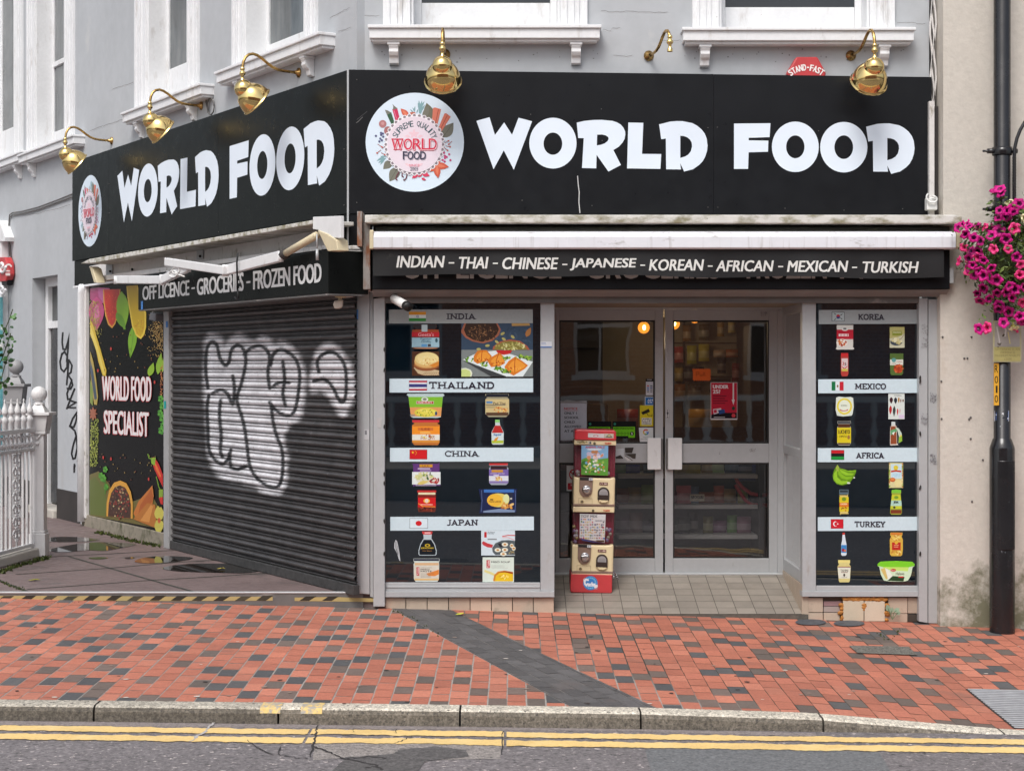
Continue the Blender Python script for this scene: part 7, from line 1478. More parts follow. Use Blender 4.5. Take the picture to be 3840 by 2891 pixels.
a = Art(FV, .0135, dvz); a.poly([(212, 84), (362, 90), (362, 130), (212, 124)], (206, 200, 200)); a.ell(284, 110, 24, 9, (190, 60, 80), hole=.7); words(a, 1, 216, 94, 350, 98, (160, 150, 150), 3); a.poly([(364, 88), (450, 90), (450, 132), (364, 130)], (190, 184, 170)); a.poly([(376, 120), (408, 92), (440, 122)], (70, 66, 50)); a.poly([(390, 114), (408, 98), (426, 116)], (200, 190, 140)); words(a, 1, 372, 120, 444, 126, (90, 86, 80), 3)
a.ell(234, 1480, 68, 66, (60, 130, 190)); a.ell(234, 1480, 56, 54, (96, 160, 206)); a.ell(234, 1480, 42, 40, (60, 124, 190))
for i in range(16): a.ell(234+50*math.cos(i*.39), 1480+48*math.sin(i*.39), 4, 4, (150, 196, 220), n=6)
a.poly([(168, 1452), (196, 1436), (222, 1448), (214, 1462), (196, 1456), (186, 1472), (196, 1490), (206, 1478), (220, 1484), (196, 1512), (176, 1494)], (226, 226, 232)); a.text('acha', 208, 1470, 282, 1512, (226, 226, 232), .06); a.line([(168, 1440), (178, 1452)], 4, (230, 220, 220)); a.line([(180, 1434), (188, 1446)], 4, (230, 220, 220)); a.ell(286, 1512, 14, 20, (224, 220, 222), 40); words(a, 2, 270, 1520, 312, 1540, (214, 170, 176), 3); a.build('logo_sticker', vm, M['print'])
# bell on a chain tied to the machine
bl = thing('bell', 'small brass bell on a chain lying on the tiles beside the vending machine', 'bell', (FV.p(2372, 2202, 0)))
zz = lambda px, py: G(px, py, lambda x, y: zt(y))
c = zz(2372, 2206)+Vector((0, 0, .03)); b = MB(); b.ball(tuple(c), .03, 10); b.lathe([(.031, -.004), (.033, 0), (.031, .004)], c, (.3, -.2, .9), 20); b.build('bell_body', M['old_brass'], bl, True)
b = MB(); path = [FV.p(*vp(440, 1310), -.1), FV.p(*vp(446, 1360), -.1), FV.p(*vp(470, 1400), -.1), FV.p(*vp(496, 1440), -.02), zz(2326, 2192)+Vector((0, 0, .012)), zz(2340, 2197)+Vector((0, 0, .02)), zz(2358, 2198)+Vector((0, 0, .02))]
path2 = [FV.p(*vp(444, 1370), -.1), FV.p(*vp(450, 1440), -.06), zz(2308, 2194)+Vector((0, 0, .012)), zz(2330, 2198)+Vector((0, 0, .012))]
for pth in (path, path2):
    pts = []
    for p, q in zip(pth, pth[1:]): pts += [Vector(p).lerp(Vector(q), t/6) for t in range(6)]
    for i, p in enumerate(pts):
        d = (pts[min(i+1, len(pts)-1)]-pts[max(i-1, 0)]).normalized(); s_ = Vector((0, 1, 0)) if i % 2 else d.cross(Vector((0, 1, 0))).normalized()
        b.tube([p+d*.012*math.cos(t)+s_*.006*math.sin(t) for t in [k*.785 for k in range(9)]], .0025, 5, cap=False)
b.build('chain', M['chrome'], bl, True)
# ---------------------------------------------------------------- neighbouring beige building and what stands before it
FN = Frame((0, -.15, 0), 0.0)
nb = thing('neighbour_building', 'cream roughcast neighbouring building at the right edge with green stains low down', 'building', (6, 0, 0))
x0 = FN.uz(3537, 0, 0)[0]; x0b = FN.uz(3526, 1500, 0)[0]
b = MB(); b.prism([(x0, -.15, 2.95), (9, -.15, 2.95), (9, -.15, ZTOP), (x0, -.15, ZTOP)], (0, .6, 0)); b.prism([(x0b, -.149, -.4), (9, -.149, -.4), (9, -.149, 2.955), (x0b, -.149, 2.955)], (0, .6, 0)); b.build('wall', M['roughcast'], nb)
b = MB(); FR.pbox(b, 3485, 380, 3504, 940, .05, .05); b.build('edge_strip', M['old_white'], nb); b = MB(); FR.pbox(b, 3505, 400, 3533, 940, .0, .05); b.build('gap_board', M['interior_dark'], nb)
mat('grey_dark', (.10, .095, .09), .7)
b = MB()
for x, y in ((3535, 1264), (3643, 1264), (3628, 1344), (3616, 1344), (3640, 1565), (3634, 1572), (3640, 1645), (3686, 1724), (3645, 1880), (3530, 1430), (3531, 1570)): b = MB(); b.ball(FN.p(x, y, .004), .0085, 6, sq=(1, .7, 1)); b.build('wall_plug', M['grey_dark'], nb, True)
jb = thing('junction_box', 'small white junction box with a looped cable at the right end of the front sign', 'junction box', tuple(FR.p(3496, 766, .1)))
b = MB(); FR.pbox(b, 3476, 742, 3516, 788, .12, .08); b.build('box', M['white_plastic'], jb, bevel=.008)
b = MB(); b.tube([FR.p(3494+20*math.cos(t), 748+18*math.sin(t)-8*math.sin(t/2), .14) for t in [k*.5 for k in range(-3, 9)]], .0075, 6); b.build('cable', M['white_plastic'], jb, True)
PY = -.34; FP = Frame((0, PY, 0), 0.0)
pX = FP.uz(3758, 1000, 0)[0]; pz = zp(pX, PY)
lp = thing('lamp_post', 'black painted steel lamp post with notices at the right edge of the pavement', 'lamp post', (pX, PY, pz))
zsh0, zsh1 = FP.uz(3758, 1682, 0)[1], FP.uz(3758, 1642, 0)[1]; rl, ru = 46/465*.98, 31/465*.98
b = MB(); b.lathe([(rl, -.05), (rl, zsh0-pz), (rl*.97, zsh0-pz+.015), (ru*1.12, zsh1-pz-.01), (ru, zsh1-pz), (ru, 7.5)], (pX, PY, pz), (0, 0, 1), 36); b.build('shaft', M['black_metal'], lp, True)
zd0, zd1 = FP.uz(0, 2062, .1)[1], FP.uz(0, 1728, .1)[1]
b = MB()
n = 14; vs = []
for z in (zd0, zd1):
    for i in range(n+1):
        w = R(-128+86*i/n)
        for r_ in (rl+.008, rl-.01): vs.append((pX+.004+r_*math.cos(w), PY+r_*math.sin(w), z))
m = (n+1)*2; fs = []
for i in range(n):
    k = i*2
    fs += [(k, k+2, m+k+2, m+k), (k+1, m+k+1, m+k+3, k+3), (k, k+1, k+3, k+2), (m+k, m+k+2, m+k+3, m+k+1)]
fs += [(0, m, m+1, 1), (2*n, 2*n+1, m+2*n+1, m+2*n)]
b.mesh(vs, fs); b.build('service_door', M['black_metal'], lp, clean=True, bevel=.004)
for py in (568, 785):
    z = FP.uz(0, py, 0)[1]; b = MB(); b.lathe([(ru+.012, -.03), (ru+.014, 0), (ru+.012, .03), (ru-.01, .03)], (pX, PY, z), (0, 0, 1), 28)
    b.tube([(pX-ru-.09, PY-.01, z), (pX-ru+.01, PY-.01, z)], [.009, .009], 8); b.tube([(pX-ru-.055, PY-.01, z), (pX-ru+.02, PY-.01, z)], .02, 10); b.tube([(pX+ru, PY-.01, z), (pX+ru+.05, PY-.01, z)], .02, 10); b.build('clamp', M['black_metal'], lp, True)
b = MB(); zc1, zc0 = FP.uz(0, 568, 0)[1], FP.uz(0, 800, 0)[1]
b.tube([(pX+ru+.015, PY-.05, zc0-.1), (pX+ru+.015, PY-.05, zc1-.05)]+[(pX+ru+.015+.35*(1-math.cos(R(t))), PY-.05, zc1-.05+.42*math.sin(R(t))) for t in range(10, 91, 10)], .014, 10)
for i in range(60):
    z = zc0-.1+i*.012
    if z < zc1-.05: b.lathe([(.0145, 0), (.018, .003), (.0145, .006)], (pX+ru+.015, PY-.05, z), (0, 0, 1), 10)
b.build('basket_bracket', M['black_metal'], lp, True)
pnl_ = MB(); FP.pbox(pnl_, 3724, 1203, 3830, 1358, .085, .006); sg = pnl_.build('notice_panel', mat('faded_yellow', (.46, .43, .26), .35, var=[(8, .2)], col2=[((.62, .60, .5, 1), 5, .5, .7, None), ((.14, .13, .1, 1), 34, .74, .8, None)]), lp)
a = Art(FP, .0875); a.rect(3730, 1208, 3824, 1300, (160, 156, 150)); a.ell(3800, 1226, 10, 11, (190, 170, 70)); a.line([(3765, 1215), (3772, 1240), (3768, 1262)], 6, (206, 204, 200)); a.line([(3738, 1225), (3750, 1290)], 5, (196, 194, 190)); a.line([(3780, 1245), (3788, 1290)], 4, (200, 190, 130)); a.rect(3728, 1302, 3826, 1354, (176, 168, 110))
for i, t in enumerate(('LITTERING IS AN', 'OFFENCE', 'MAXIMUM PENALTY', '£2500')): a.text(t, (3734, 3752, 3731, 3766)[i], 1306+i*12, (3824, 3806, 3826, 3794)[i], 1314+i*12, (130, 122, 80), .0)
a.poly([(3758, 1258), (3766, 1250), (3768, 1258), (3760, 1264)], (70, 60, 40)); scuff(a, 3738, 1284, 3752, 1300, 10, (90, 80, 70)); a.build('lettering', sg, M['paper'])
b = MB(); FP.pbox(b, 3727, 1362, 3746, 1520, .064, .004); tg_ = b.build('number_strip', mat('amber_strip', (.72, .38, .03), .4), lp)
a = Art(FP, .0665)
for t, y in (('R', 1370), ('0', 1410), ('1', 1446), ('0', 1482)): a.text(t, 3730 if t != '1' else 3734, y, 3743 if t != '1' else 3741, y+27, (40, 32, 24), .0)
a.build('lettering', tg_, M['paper'])
a = Art(FP, 0, remap=lambda X, Y, e: (lambda u, z: Vector((u, PY-math.sqrt(max(1e-4, (ru+.002+e)**2-(u-pX)**2)), z)))(*FP.uz(X, Y, .06)))
a.rect(3735, 1540, 3784, 1580, (200, 206, 216)); a.poly([(3738, 1546), (3782, 1542), (3782, 1556), (3740, 1560)], (60, 90, 150)); a.poly([(3738, 1562), (3782, 1558), (3780, 1576), (3738, 1576)], (70, 100, 160)); a.line([(3738, 1556), (3760, 1550), (3782, 1570)], 5, (220, 222, 226)); a.line([(3742, 1574), (3762, 1566), (3780, 1564)], 3, (30, 34, 50)); a.build('sticker', lp, M['paper'])
# hanging basket of petunias
hb = thing('hanging_basket', 'overflowing hanging basket of magenta, pink and cream petunias on the lamp post', 'hanging basket', (pX+.06, PY-.1, FP.uz(0, 960, .1)[1]))
hc = Vector((pX+.07, PY-.12, FP.uz(0, 962, .1)[1])); HRX, HRY, HRZ = .43, .34, .44
random.seed(11)
def on_blob(shell):
    while True:
        v = Vector((random.gauss(0, 1), random.gauss(0, 1), random.gauss(0, 1))).normalized()
        r_ = shell*(1+.14*math.sin(v.x*7+v.z*5)+.10*math.sin(v.z*11+v.x*3))
        w = 1 if v.z < .2 else 1-.45*(v.z-.2)
        return Vector((v.x*HRX*r_*w, v.y*HRY*r_*w, v.z*HRZ*r_)), v
b = MB()
for i in range(3800):
    p, v = on_blob(random.uniform(.35, 1.09)); c = hc+p; s_ = random.uniform(.010, .022); a_ = Vector((random.gauss(0, 1), random.gauss(0, 1), random.gauss(0, 1))).normalized(); q = a_.cross(v+Vector((.1, .2, .3))).normalized(); n_ = a_.cross(q)
    k = random.choice([(60, 84, 30), (84, 106, 40), (46, 66, 26), (106, 124, 54), (70, 92, 36)])
    b.face([c-q*s_*1.5, c-n_*s_*.6+a_*.003, c+q*s_*1.5, c+n_*s_*.6+a_*.003], S(*k))
for (dx, dz) in ((-.30, -.54), (-.12, -.50), (.02, -.46), (-.42, -.1), (.05, .5)):
    for i in range(60):
        t = random.random(); c = hc+Vector((dx*t+random.gauss(0, .025), -.1+random.gauss(0, .03), dz*t+random.gauss(0, .025))); a_ = Vector((random.gauss(0, 1), random.gauss(0, 1), random.gauss(0, 1))).normalized(); q = a_.orthogonal().normalized(); n_ = a_.cross(q); s_ = .015
        b.face([c-q*s_*1.5, c-n_*s_*.6, c+q*s_*1.5, c+n_*s_*.6], S(*random.choice([(84, 110, 40), (60, 84, 30), (110, 140, 60)])))
b.build('foliage', M['leaf_green'], hb)
bk = MB(); bk.lathe([(.01, -.2), (.12, -.18), (.19, -.1), (.22, 0), (.2, .02)], hc+Vector((0, 0, -.02)), (0, 0, 1), 20); bk.build('basket_bowl', M['moss'], hb, True)
def petunia(c, dark):
    b = MB(); n = 30; rings = []
    for r_, h in ((.006, -.030), (.010, -.012), (.020, -.002), (.034, .003), (.044, -.002)):
        ring = []
        for k in range(n):
            w = 2*math.pi*k/n; lob = 1+(.10*math.cos(5*w) if r_ > .015 else 0)+(.05*math.sin(11*w) if r_ > .04 else 0)
            ring.append((r_*lob*math.cos(w), r_*lob*math.sin(w), h+(.004*math.cos(5*w+1) if r_ > .03 else 0)))
        rings.append(ring)
    cols = [dark, dark, c, c]
    for i in range(4):
        for k in range(n):
            k2 = (k+1) % n; b.face([rings[i][k], rings[i][k2], rings[i+1][k2], rings[i+1][k]], cols[i])
    return b
KINDS = [('magenta', petunia(S(176, 10, 112), S(84, 4, 60))), ('magenta', petunia(S(196, 16, 126), S(96, 6, 66))), ('pink', petunia(S(222, 60, 126), S(180, 30, 90))), ('cream', petunia(S(226, 220, 176), S(190, 186, 110))), ('magenta', petunia(S(160, 14, 104), S(70, 6, 56)))]
protos = []
cands = []
for i in range(2500):
    p, v = on_blob(random.uniform(.98, 1.10))
    if v.y > .12 or p.x > .26: continue
    if all((p-q).length > .040 for q, _ in cands): cands.append((p, v))
    if len(cands) >= 93: break
for (dx, dz) in ((-.33, -.57), (-.14, -.52), (-.27, -.56), (-.10, -.44), (-.06, .36), (-.12, .30), (.06, .40)): cands.append((Vector((dx, -.16, dz)), Vector((dx*.5, -1, .1)).normalized()))
for i, (p, v) in enumerate(cands):
    u = random.random(); k = 0 if u < .35 else 1 if u < .6 else 4 if u < .76 else 2 if u < .93 else 3
    d = (v+Vector((random.gauss(0, .35), -.55+random.gauss(0, .25), random.gauss(0, .35)))).normalized()
    key = k
    pr = next((o for kk, o in protos if kk == key), None)
    if pr is None:
        o = KINDS[k][1].build('flower', M['petal'], None, True); protos.append((key, o)); o.parent = hb
    else:
        o = pr.copy(); COL.objects.link(o)
    o['label'] = KINDS[k][0]+' petunia flower'
    rot = d.to_track_quat('Z', 'Y').to_matrix().to_4x4() @ Matrix.Rotation(random.uniform(0, 6.28), 4, 'Z'); s_ = random.uniform(.84, 1.12)
    o.matrix_local = Matrix.Translation(hc+p-Vector(hb.location)) @ rot @ Matrix.Diagonal((s_*random.uniform(.75, 1.05), s_, s_*random.uniform(.5, 2.2), 1))
# ---------------------------------------------------------------- security cameras
cm = thing('security_camera', 'white bullet security camera under the front awning by the India banner', 'security camera', tuple(FR.p(1485, 1108, .06)))
b = MB(); P, V = bar(FR.p(1478, 1122, .16), FR.p(1528, 1148, .30), .06, .062); b.tube([FR.p(1478, 1120, .16), FR.p(1522, 1146, .30)], .036, 16); b.tube([FR.p(1470, 1114, .15), FR.p(1480, 1121, .165)], [.02, .034], 14); b.build('housing', M['white_plastic'], cm, True)
b = MB(); b.tube([FR.p(1520, 1145, .295), FR.p(1533, 1152, .33)], .037, 16); b.build('lens_hood', M['rubber'], cm, True)
b = MB(); b.tube([FR.p(1474, 1098, .05), FR.p(1474, 1106, .10), FR.p(1482, 1120, .17)], .012, 8); b.tube([FR.p(1474, 1096, .12), FR.p(1474, 1104, .12)], .034, 14); b.build('mount', M['white_plastic'], cm, True)
cm = thing('security_camera', 'cream dome security camera under the side shutter box at the corner', 'security camera', tuple(FR.p(1270, 1130, .1)))
b = MB(); b.ball(FR.p(1267, 1142, .14), .038, 10, sq=(1, 1, .8)); b.prism([FR.p(x, y, .18) for x, y in ((1250, 1128), (1286, 1122), (1284, 1146), (1278, 1156), (1252, 1158))], (0, .07, 0)); b.build('housing', mat('cream_dome', (.66, .62, .54), .4, var=[(9, .1)]), cm, bevel=.014)
b = MB(); b.tube([FR.p(1276, 1108, .12), FR.p(1275, 1130, .12)], .016, 10); FR.pbox(b, 1256, 1108, 1294, 1116, .16, .1); b.build('mount', M['cream'], cm, bevel=.004)
cm = thing('security_camera', 'small grey camera head under the left end of the side shutter box', 'security camera', tuple(LW.p(570, 1190, .1)))
b = MB(); b.prism([LW.p(x, y, .1) for x, y in ((562, 1172), (584, 1176), (582, 1206), (556, 1200))], -LW.n*.09); b.build('housing', mat('camera_grey', (.16, .16, .17), .5), cm, bevel=.012)
b = MB(); b.tube([LW.p(575, 1165, .05), LW.p(572, 1185, .06)], .012, 8); b.build('mount', M['alu_dark'], cm, True)
# ---------------------------------------------------------------- white iron gate post and railing at the left
gp = Gs(138, 2087); GX, GY = gp.x, gp.y+.08
def postparts(t, cx, cy, zb_, m, s=1.0):
    zz_ = lambda h: zb_+h*s
    b = MB(); w = .062*s
    b.box(cx-w-.018, cx+w+.018, cy-w-.018, cy+w+.018, zb_, zz_(.22)); b.box(cx-w-.008, cx+w+.008, cy-w-.008, cy+w+.008, zz_(.221), zz_(.25))
    b.box(cx-w, cx+w, cy-w, cy+w, zz_(.25), zz_(1.18)); b.build('shaft', M[m], t, bevel=.006)
    b = MB()
    b.box(cx-w-.02, cx+w+.02, cy-w-.02, cy+w+.02, zz_(1.18), zz_(1.21)); b.prism([(cx-w-.02, cy-w-.02, zz_(1.211)), (cx+w+.02, cy-w-.02, zz_(1.211)), (cx+w+.045, cy-w-.045, zz_(1.36)), (cx-w-.045, cy-w-.045, zz_(1.36))], (0, 2*w+.06, 0))
    b.box(cx-w-.07, cx+w+.07, cy-w-.07, cy+w+.07, zz_(1.361), zz_(1.39)); b.lathe([(w*1.75, 0), (w*1.5, .03*s), (w*.85, .075*s), (.03*s, .09*s), (.026*s, .13*s)], (cx, cy, zz_(1.391)), (0, 0, 1), 4)
    b.lathe([(.05*s, 0), (.055*s, .012*s), (.03*s, .03*s), (.03*s, .055*s)], (cx, cy, zz_(1.46)), (0, 0, 1), 16); b.build('cap', M[m], t, bevel=.004)
    b = MB(); b.ball((cx, cy, zz_(1.565)), .076*s, 14); b.build('ball_finial', M[m], t, True)
gt = thing('gate_post', 'ornate white cast iron gate post with ball finial at the left', 'gate post', (GX, GY, ZS)); postparts(gt, GX, GY, ZS, 'iron_white')
b = MB(); q = []
for s_ in (-1, 1): q.append([(GX+s_*.03+.018*math.cos(t*.7)*(1-t/12), GY-.064, ZS+1.27+.018*math.sin(t*.7)*(1-t/12)) for t in range(9)])
for k in q: b.tube(k, .007, 6)
b.tube([(GX-.05, GY-.066, ZS+1.2), (GX, GY-.07, ZS+1.13), (GX+.05, GY-.066, ZS+1.2)], .01, 8); b.ball((GX, GY-.066, ZS+1.09), .02, 6); b.build('scroll_ornament', M['iron_white'], gt, True)
pg = LW.p(60, 1560, .35)
g2 = thing('gate_post', 'plain grey gate post with ball finial behind the white railing', 'gate post', (pg.x, pg.y, ZS)); postparts(g2, pg.x, pg.y, ZS, 'grey_paint', 1.17)
# railing runs from the post towards the street, leaning a little to the left
rl_ = thing('iron_railing', 'ornate white cast iron railing with spiked finials running to the left photo edge', 'railing', (GX-.05, GY-.6, ZS))
RD = Vector((-.10, -1, 0)).normalized(); RO = Vector((GX-.04, GY-.07, 0)); RL = 1.9
def rp(t, z, o=0): p = RO+RD*t; return Vector((p.x+o, p.y, ZS+z))
b = MB()
for z, hh, ww in ((.10, .035, .02), (1.02, .03, .022), (1.20, .04, .03)): 
    P = [rp(0, z, -ww), rp(0, z, ww), rp(0, z+hh, ww), rp(0, z+hh, -ww)]; b.prism(P, rp(RL, z)-rp(0, z))
b.build('rail', M['iron_white'], rl_, bevel=.004)
pb = MB(); pb.box(0, 0, 0, 0, 0, 0) if False else None
first = None
for i in range(18):
    t = .05+i*.1
    if i % 6 in (3, 4): continue
    b = MB(); b.box(rp(t, 0).x-.011, rp(t, 0).x+.011, rp(t, 0).y-.011, rp(t, 0).y+.011, ZS+.12, ZS+1.03); b.build('bar', M['iron_white'], rl_, bevel=.002)
for i in range(3):
    t = .40+i*.6; b = MB()
    for j in range(7):
        z = .2+j*.118
        for s_ in (-1, 1):
            c = rp(t+s_*.045, z+.05); b.tube([c+RD*(.042*math.cos(w)*(1-w/14)*s_)+Vector((0, 0, .05*math.sin(w)*(1-w/14))) for w in [k*.6 for k in range(14)]], .008, 6)
        b.ball(rp(t, z), .018, 6)
    b.tube([rp(t, .13), rp(t, 1.02)], .010, 8); b.build('scroll_panel', M['iron_white'], rl_, True)
b = MB()
for i in range(19):
    c = rp(.05+i*.1, 1.115); b.tube([c+RD*(.04*math.cos(w))+Vector((0, 0, .055*math.sin(w))) for w in [k*.524 for k in range(13)]], .009, 6, cap=False); b.ball(c+Vector((.012, 0, -.02)), .022, 6); b.tube([c+RD*.05+Vector((0, 0, -.08)), c+RD*.05+Vector((0, 0, .08))], .008, 6)
b.build('frieze', M['iron_white'], rl_, True)
for i in range(13):
    t = .08+i*.15; b = MB(); b.lathe([(.018, 0), (.026, .012), (.026, .06), (.034, .075), (.034, .10), (.02, .115), (.016, .14), (.03, .15), (.034, .165), (.024, .20), (.012, .235), (.006, .26), (.010, .27), (.002, .29)], rp(t, 1.24), (0, 0, 1), 12); b.build('spike_finial', M['iron_white'], rl_, True)
b = MB(); b.prism([rp(.0, .0, -.09), rp(.0, .0, .07), rp(.0, .085, .06), rp(.0, .085, -.08)], rp(RL, 0)-rp(0, 0)); tag(b.build('railing_kerb', M['stone'], None, bevel=.012), 'mossy stone kerb under the white iron railing', 'kerb stone')
# decorated neighbouring shopfront far left
nf = thing('shopfront_pilaster', 'white carved pilaster with scroll beside a teal wall at the far left edge', 'pilaster', tuple(LW.p(20, 1900, OL)))
b = MB(); LW.box(b, LW.uz(-60, 1000, OL+.05)[0], LW.uz(18, 1000, OL+.05)[0], OL, OL+.10, ZS, LW.uz(0, 905, OL)[1]); LW.box(b, LW.uz(-60, 1000, OL)[0], LW.uz(22, 1000, OL)[0], OL, OL+.16, LW.uz(0, 950, OL)[1], LW.uz(0, 905, OL)[1]+.02); b.build('shaft', M['white_paint'], nf, bevel=.01)
b = MB(); b.prism([LW.p(x, y, OL+.12) for x, y in ((-40, 905), (18, 905), (19, 890), (8, 860), (-4, 826), (-40, 826))], -LW.n*.12)
b.tube([LW.p(8+14*math.cos(t)*(1-t/9), 1000+26*math.sin(t)*(1-t/9), OL+.12) for t in [k*.5 for k in range(16)]], .02, 8); b.tube([LW.p(8+12*math.cos(t)*(1-t/9), 1085+22*math.sin(t)*(1-t/9), OL+.12) for t in [k*.5 for k in range(16)]], .018, 8); b.build('scroll_bracket', M['white_paint'], nf, bevel=.01)
b = MB(); LW.box(b, LW.uz(-60, 1500, OL+.13)[0], LW.uz(2, 1500, OL+.13)[0], OL+.10, OL+.13, ZS, LW.uz(0, 1120, OL)[1]); b.build('mural_board', mat('teal_mural', (.10, .32, .36), .6, var=[(3, .4)], col2=[((.62, .64, .62, 1), 3, .55, .6, None)]), nf)
# leafy branch in front of it
sb2 = thing('shrub', 'leafy green branch poking in at the left edge above the railing', 'shrub', (-5.1, 2.4, ZS))
fs_ = Frame((0, 3.2, 0), 0); b = MB(); random.seed(3); STW = []
for q in ([(-10, 1480), (10, 1400), (30, 1330), (48, 1300)], [(-20, 1400), (10, 1340), (40, 1250)], [(-20, 1330), (0, 1280), (30, 1210), (48, 1160)], [(-10, 1430), (12, 1440), (26, 1420)], [(-20, 1300), (-5, 1200)]):
    P = [fs_.p(x, y, random.uniform(-.05, .05)) for x, y in q]; STW.append(P)
    for (p0, p1) in zip(P, P[1:]):
        for i in range(6):
            c = p0.lerp(p1, random.random())+Vector((random.gauss(0, .03), random.gauss(0, .05), random.gauss(0, .03))); d = Vector((random.gauss(0, 1), random.gauss(0, .6)-.2, random.gauss(0, .7)-.3)).normalized(); n_ = Vector((random.gauss(0, .4), -1, random.gauss(0, .6))).normalized(); s2 = d.cross(n_).normalized(); L_ = random.uniform(.035, .055)
            b.face([c, c+d*L_*.35+s2*L_*.42, c+d*L_*.8+s2*L_*.34, c+d*L_*1.15, c+d*L_*.8-s2*L_*.34, c+d*L_*.35-s2*L_*.42], S(*random.choice([(44, 84, 40), (60, 104, 50), (34, 66, 32), (78, 120, 60)])))
b.build('foliage', M['leaf_green'], sb2); b = MB()
for P in STW: b.tube(P, .005, 5)
b.tube([(STW[0][0].x, STW[0][0].y, ZS), STW[0][0]], .012, 6); b.build('stem', M['moss'], sb2, True)
# ---------------------------------------------------------------- ground covers, grate and small litter
def grate():
    t = thing('drain_cover', 'ribbed grey metal cover set in the pavement at the right edge', 'drain cover', tuple(G(3760, 2650)))
    x0, x1 = G(3622, 2586).x, 3.6; y1, y0 = G(3700, 2586).y, YK+.02
    b = MB(); q = [(x0, y1), (x1, y1), (x1, y0), (x0+.0, y0)]; b.face([(x, y, zp(x, y)+.004) for x, y in reversed(q)]); b.build('plate', M['interior_dark'], t)  # plate coloured dark to paint in the groove shade between the ribs
    b = MB(); n = 21
    for i in range(n):
        y = y0+(y1-y0)*(i+.5)/n; h = (y1-y0)/n*.27; P = []
        for x in (x0+.01, x1): P.append((x, zp(x, y)+.0045))
        b.prism([(P[0][0], y-h, P[0][1]), (P[0][0], y+h, P[0][1]), (P[0][0], y+h*.6, P[0][1]+.006), (P[0][0], y-h*.6, P[0][1]+.006)], (P[1][0]-P[0][0], 0, P[1][1]-P[0][1]))
    b.build('ribs', mat('cover_metal', (.34, .345, .36), .5, .5, var=[(10, .2)]), t)
grate()
def lid(name, lab, pts, m, rib=None):
    o = on_pave(name, pts, m, .009, lab, 'access cover'); return o
lid('access_cover', 'small weathered rectangular access cover among the bricks right of centre', [(3183, 2424), (3407, 2428), (3442, 2460), (3216, 2452)], mat('cover_old', (.20, .19, .165), .9, var=[(30, .3), (80, .6)], bump=[(45, .012)], col2=[((.03, .03, .025, 1), 60, .5, .62, None)]))
for cx, lab in ((3040, 'dark oval stopcock lid at the foot of the tiled riser, nearer the ramp'), (3184, 'dark oval stopcock lid at the foot of the broken orange-foamed tiles')):
    lid('stopcock_lid', lab, [(cx+58*math.cos(t), 2336+11*math.sin(t)+(cx-3040)*.03) for t in [-k*6.283/24 for k in range(24)]], mat('lid_blue', (.075, .085, .10), .6, var=[(30, .4)], bump=[(60, .01)]))
def litter(px, py, w, col, lab, surf=zp, rot=0):
    c = G(px, py, surf); b = MB(); d = Vector((math.cos(rot), math.sin(rot), 0)); n_ = Vector((-d.y, d.x, 0)); u = Vector((0, 0, 1)); c = c+u*.006
    P = [c-d*w, c-d*w*.3+n_*w*.6+u*.006, c+d*w*.5+n_*w*.45+u*.010, c+d*w*1.1+u*.003, c+d*w*.5-n_*w*.45+u*.012, c-d*w*.3-n_*w*.55+u*.004]
    b.mesh(P+[c+u*.002], [(6, i, (i+1) % 6) for i in reversed(range(6))], S(*col)); o = b.build('fallen_leaf', M['leaf_green'], None); o.data.materials[0] = M['paper']; tag(o, lab, 'leaf'); return o
litter(1727, 2306, .045, (186, 190, 70), 'yellow-green leaf on the dark bricks below the Japan stickers', rot=.4)
litter(784, 2294, .028, (190, 160, 60), 'yellow leaf on the red bricks below the striped step'); litter(127, 2178, .05, (150, 150, 40), 'yellow leaf on the entrance paving at the left', lambda x, y: ZS)
litter(2308, 2258, .03, (56, 70, 34), 'small dark green leaf on the ramp tiles', lambda x, y: zt(y)); litter(2395, 2232, .016, (40, 36, 32), 'dark speck of litter on the ramp tiles beyond the bell', lambda x, y: zt(y)); litter(2277, 2254, .014, (46, 44, 36), 'tiny dark leaf scrap on the ramp tiles left of the green leaf', lambda x, y: zt(y))
litter(1428, 2134, .03, (190, 180, 80), 'pale curled leaf lying in the long puddle by the shutter', lambda x, y: ZS+.004) if False else litter(828, 2135, .04, (186, 170, 80), 'pale yellow leaf lying in the long puddle by the shutter', lambda x, y: ZS+.004)
b = MB(); random.seed(9)
def mosspatch(f, pts, n, s0):
    for i in range(n):
        k = random.randrange(len(pts)-1); t = random.random(); x = pts[k][0]+(pts[k+1][0]-pts[k][0])*t; y = pts[k][1]+(pts[k+1][1]-pts[k][1])*t
        c = f(x+random.gauss(0, 5), y+random.gauss(0, 2.5)); r_ = random.uniform(.4, 1)*s0
        for j in range(3):
            d = Vector((random.gauss(0, 1), random.gauss(0, 1), 0)).normalized()*r_; u = Vector((random.gauss(0, .3), random.gauss(0, .3), 1))*r_*random.uniform(.4, 1.0); b.face([c-d*.5, c+d*.5, c+u], S(*random.choice([(54, 66, 24), (72, 84, 30), (44, 52, 22), (90, 100, 44)])))
mosspatch(Gs, [(362, 1995), (480, 2025), (600, 2050)], 260, .035); mosspatch(Gs, [(0, 2150), (60, 2125), (130, 2105), (180, 2092)], 240, .04); mosspatch(Gs, [(0, 2180), (50, 2200), (95, 2214)], 80, .02)
mosspatch(G, [(1480, 2290), (1560, 2326), (1645, 2385)], 26, .018); mosspatch(G, [(3280, 2370), (3330, 2400), (3380, 2360)], 26, .016); mosspatch(G, [(3360, 2426), (3412, 2432)], 20, .012); mosspatch(G, [(0, 2258), (700, 2260), (1300, 2268)], 50, .010)
tag(b.build('moss', M['leaf_green']), kind='stuff')
wp = thing('weed', 'pale dusty weed growing from the broken tiles below the right window', 'plant', tuple(G(3338, 2330)))
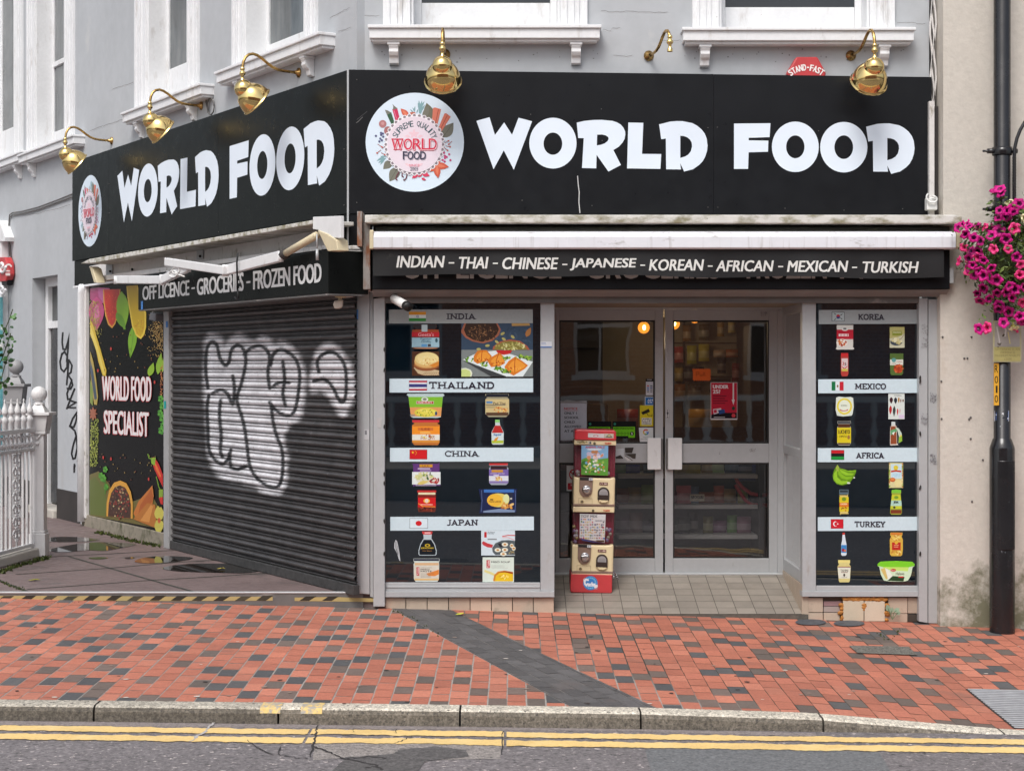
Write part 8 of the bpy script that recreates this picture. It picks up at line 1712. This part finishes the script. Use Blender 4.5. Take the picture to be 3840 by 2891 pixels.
b = MB(); o0 = FR.p(3346, 2322, .03)
for q, w in (([(3346, 2322), (3336, 2296), (3330, 2280)], .03), ([(3346, 2322), (3352, 2296), (3362, 2288)], .026), ([(3346, 2322), (3340, 2304), (3344, 2288)], .024), ([(3346, 2322), (3362, 2302), (3368, 2298)], .022)):
    P = [FR.p(x, y, .04+.01*i) for i, (x, y) in enumerate(q)]; b.tube(P, .003, 5, S(110, 130, 100)); e = P[-1]; d = (P[-1]-P[-2]).normalized(); s2 = d.cross(Vector((0, -1, .3))).normalized(); b.face([e-d*w, e-d*w*.3+s2*w*.7, e+d*w*.5+s2*w*.6, e+d*w*1.2, e+d*w*.5-s2*w*.6, e-d*w*.3-s2*w*.7], S(150, 176, 150))
b.build('foliage', M['paper'], wp)
# ---------------------------------------------------------------- across the street, seen only as reflections
ob = thing('brick_terrace', 'red brick terrace across the street, seen reflected in the dark shop glass', 'building', (0, -21, 0))
b = MB(); cols_ = [-13, -9.4, -5.6, -2.0, 1.9, 5.6, 9.4]; 
OW = [(x-.6, x+.6, 1.9, 4.0) for x in cols_]
fo = Frame((0, -20, 0), math.pi)
ows = [(-o[1], -o[0], o[2], o[3]) for o in OW]
b = wall_open(fo, -16, 16, 0, .4, -.4, 7.5, ows)
bm_ = bpy.data.materials.new('terrace_brick'); bm_.use_nodes = True; N = bm_.node_tree.nodes; br = N.new('ShaderNodeTexBrick'); br.inputs['Scale'].default_value = 4.4; br.inputs['Color1'].default_value = (.50, .235, .145, 1); br.inputs['Color2'].default_value = (.40, .18, .11, 1); br.inputs['Mortar'].default_value = (.62, .56, .48, 1); br.inputs['Mortar Size'].default_value = .012; br.inputs['Row Height'].default_value = .33
tc = N.new('ShaderNodeTexCoord'); mp = N.new('ShaderNodeMapping'); mp.inputs['Rotation'].default_value = (R(90), 0, 0); bm_.node_tree.links.new(tc.outputs['Object'], mp.inputs[0]); bm_.node_tree.links.new(mp.outputs[0], br.inputs['Vector']); bm_.node_tree.links.new(br.outputs[0], N['Principled BSDF'].inputs['Base Color']); N['Principled BSDF'].inputs['Roughness'].default_value = .85
b.build('wall', bm_, ob)
for o in ows:
    b = MB()
    for u0_, u1_, z0_2, z1_2 in ((o[0], o[0]+.07, o[2], o[3]), (o[1]-.07, o[1], o[2], o[3]), (o[0]+.071, o[1]-.071, o[2], o[2]+.08), (o[0]+.071, o[1]-.071, o[3]-.08, o[3]), (o[0]+.071, o[1]-.071, (o[2]+o[3])/2-.04, (o[2]+o[3])/2+.04), ((o[0]+o[1])/2-.03, (o[0]+o[1])/2+.03, o[2]+.081, (o[2]+o[3])/2-.041)): fo.box(b, u0_, u1_, -.16, -.08, z0_2, z1_2)
    fo.box(b, o[0]-.1, o[1]+.1, -.02, .08, o[2]-.12, o[2]-.001)
    f = b.build('window', M['terrace_white'], ob); b = MB(); fo.box(b, o[0], o[1], -.14, -.12, o[2], o[3]); b.build('pane', M['pane_dark'], f)
bs = thing('balustrade', 'white stone balustrade across the street, seen reflected in the left display window', 'balustrade', (0, -17, 0))
b = MB(); b.box(-16, 16, -17.2, -16.9, .45, .62); b.box(-16, 16, -17.22, -16.88, 1.42, 1.52); b.build('rail', M['terrace_white'], bs)
b = MB()
for i in range(80):
    x = -15.8+i*.4; b.lathe([(.06, 0), (.06, .05), (.03, .08), (.06, .2), (.075, .26), (.05, .34), (.03, .5), (.05, .54), (.06, .58), (.06, .8)], (x, -17.05, .62), (0, 0, 1), 8)
tag(b.build('balusters', M['terrace_white'], bs, True), kind='stuff'); pass
b = MB(); b.box(-26, 26, -20, -13.0, -.6, .45); tag(b.build('far_pavement', M['stone']), kind='structure')
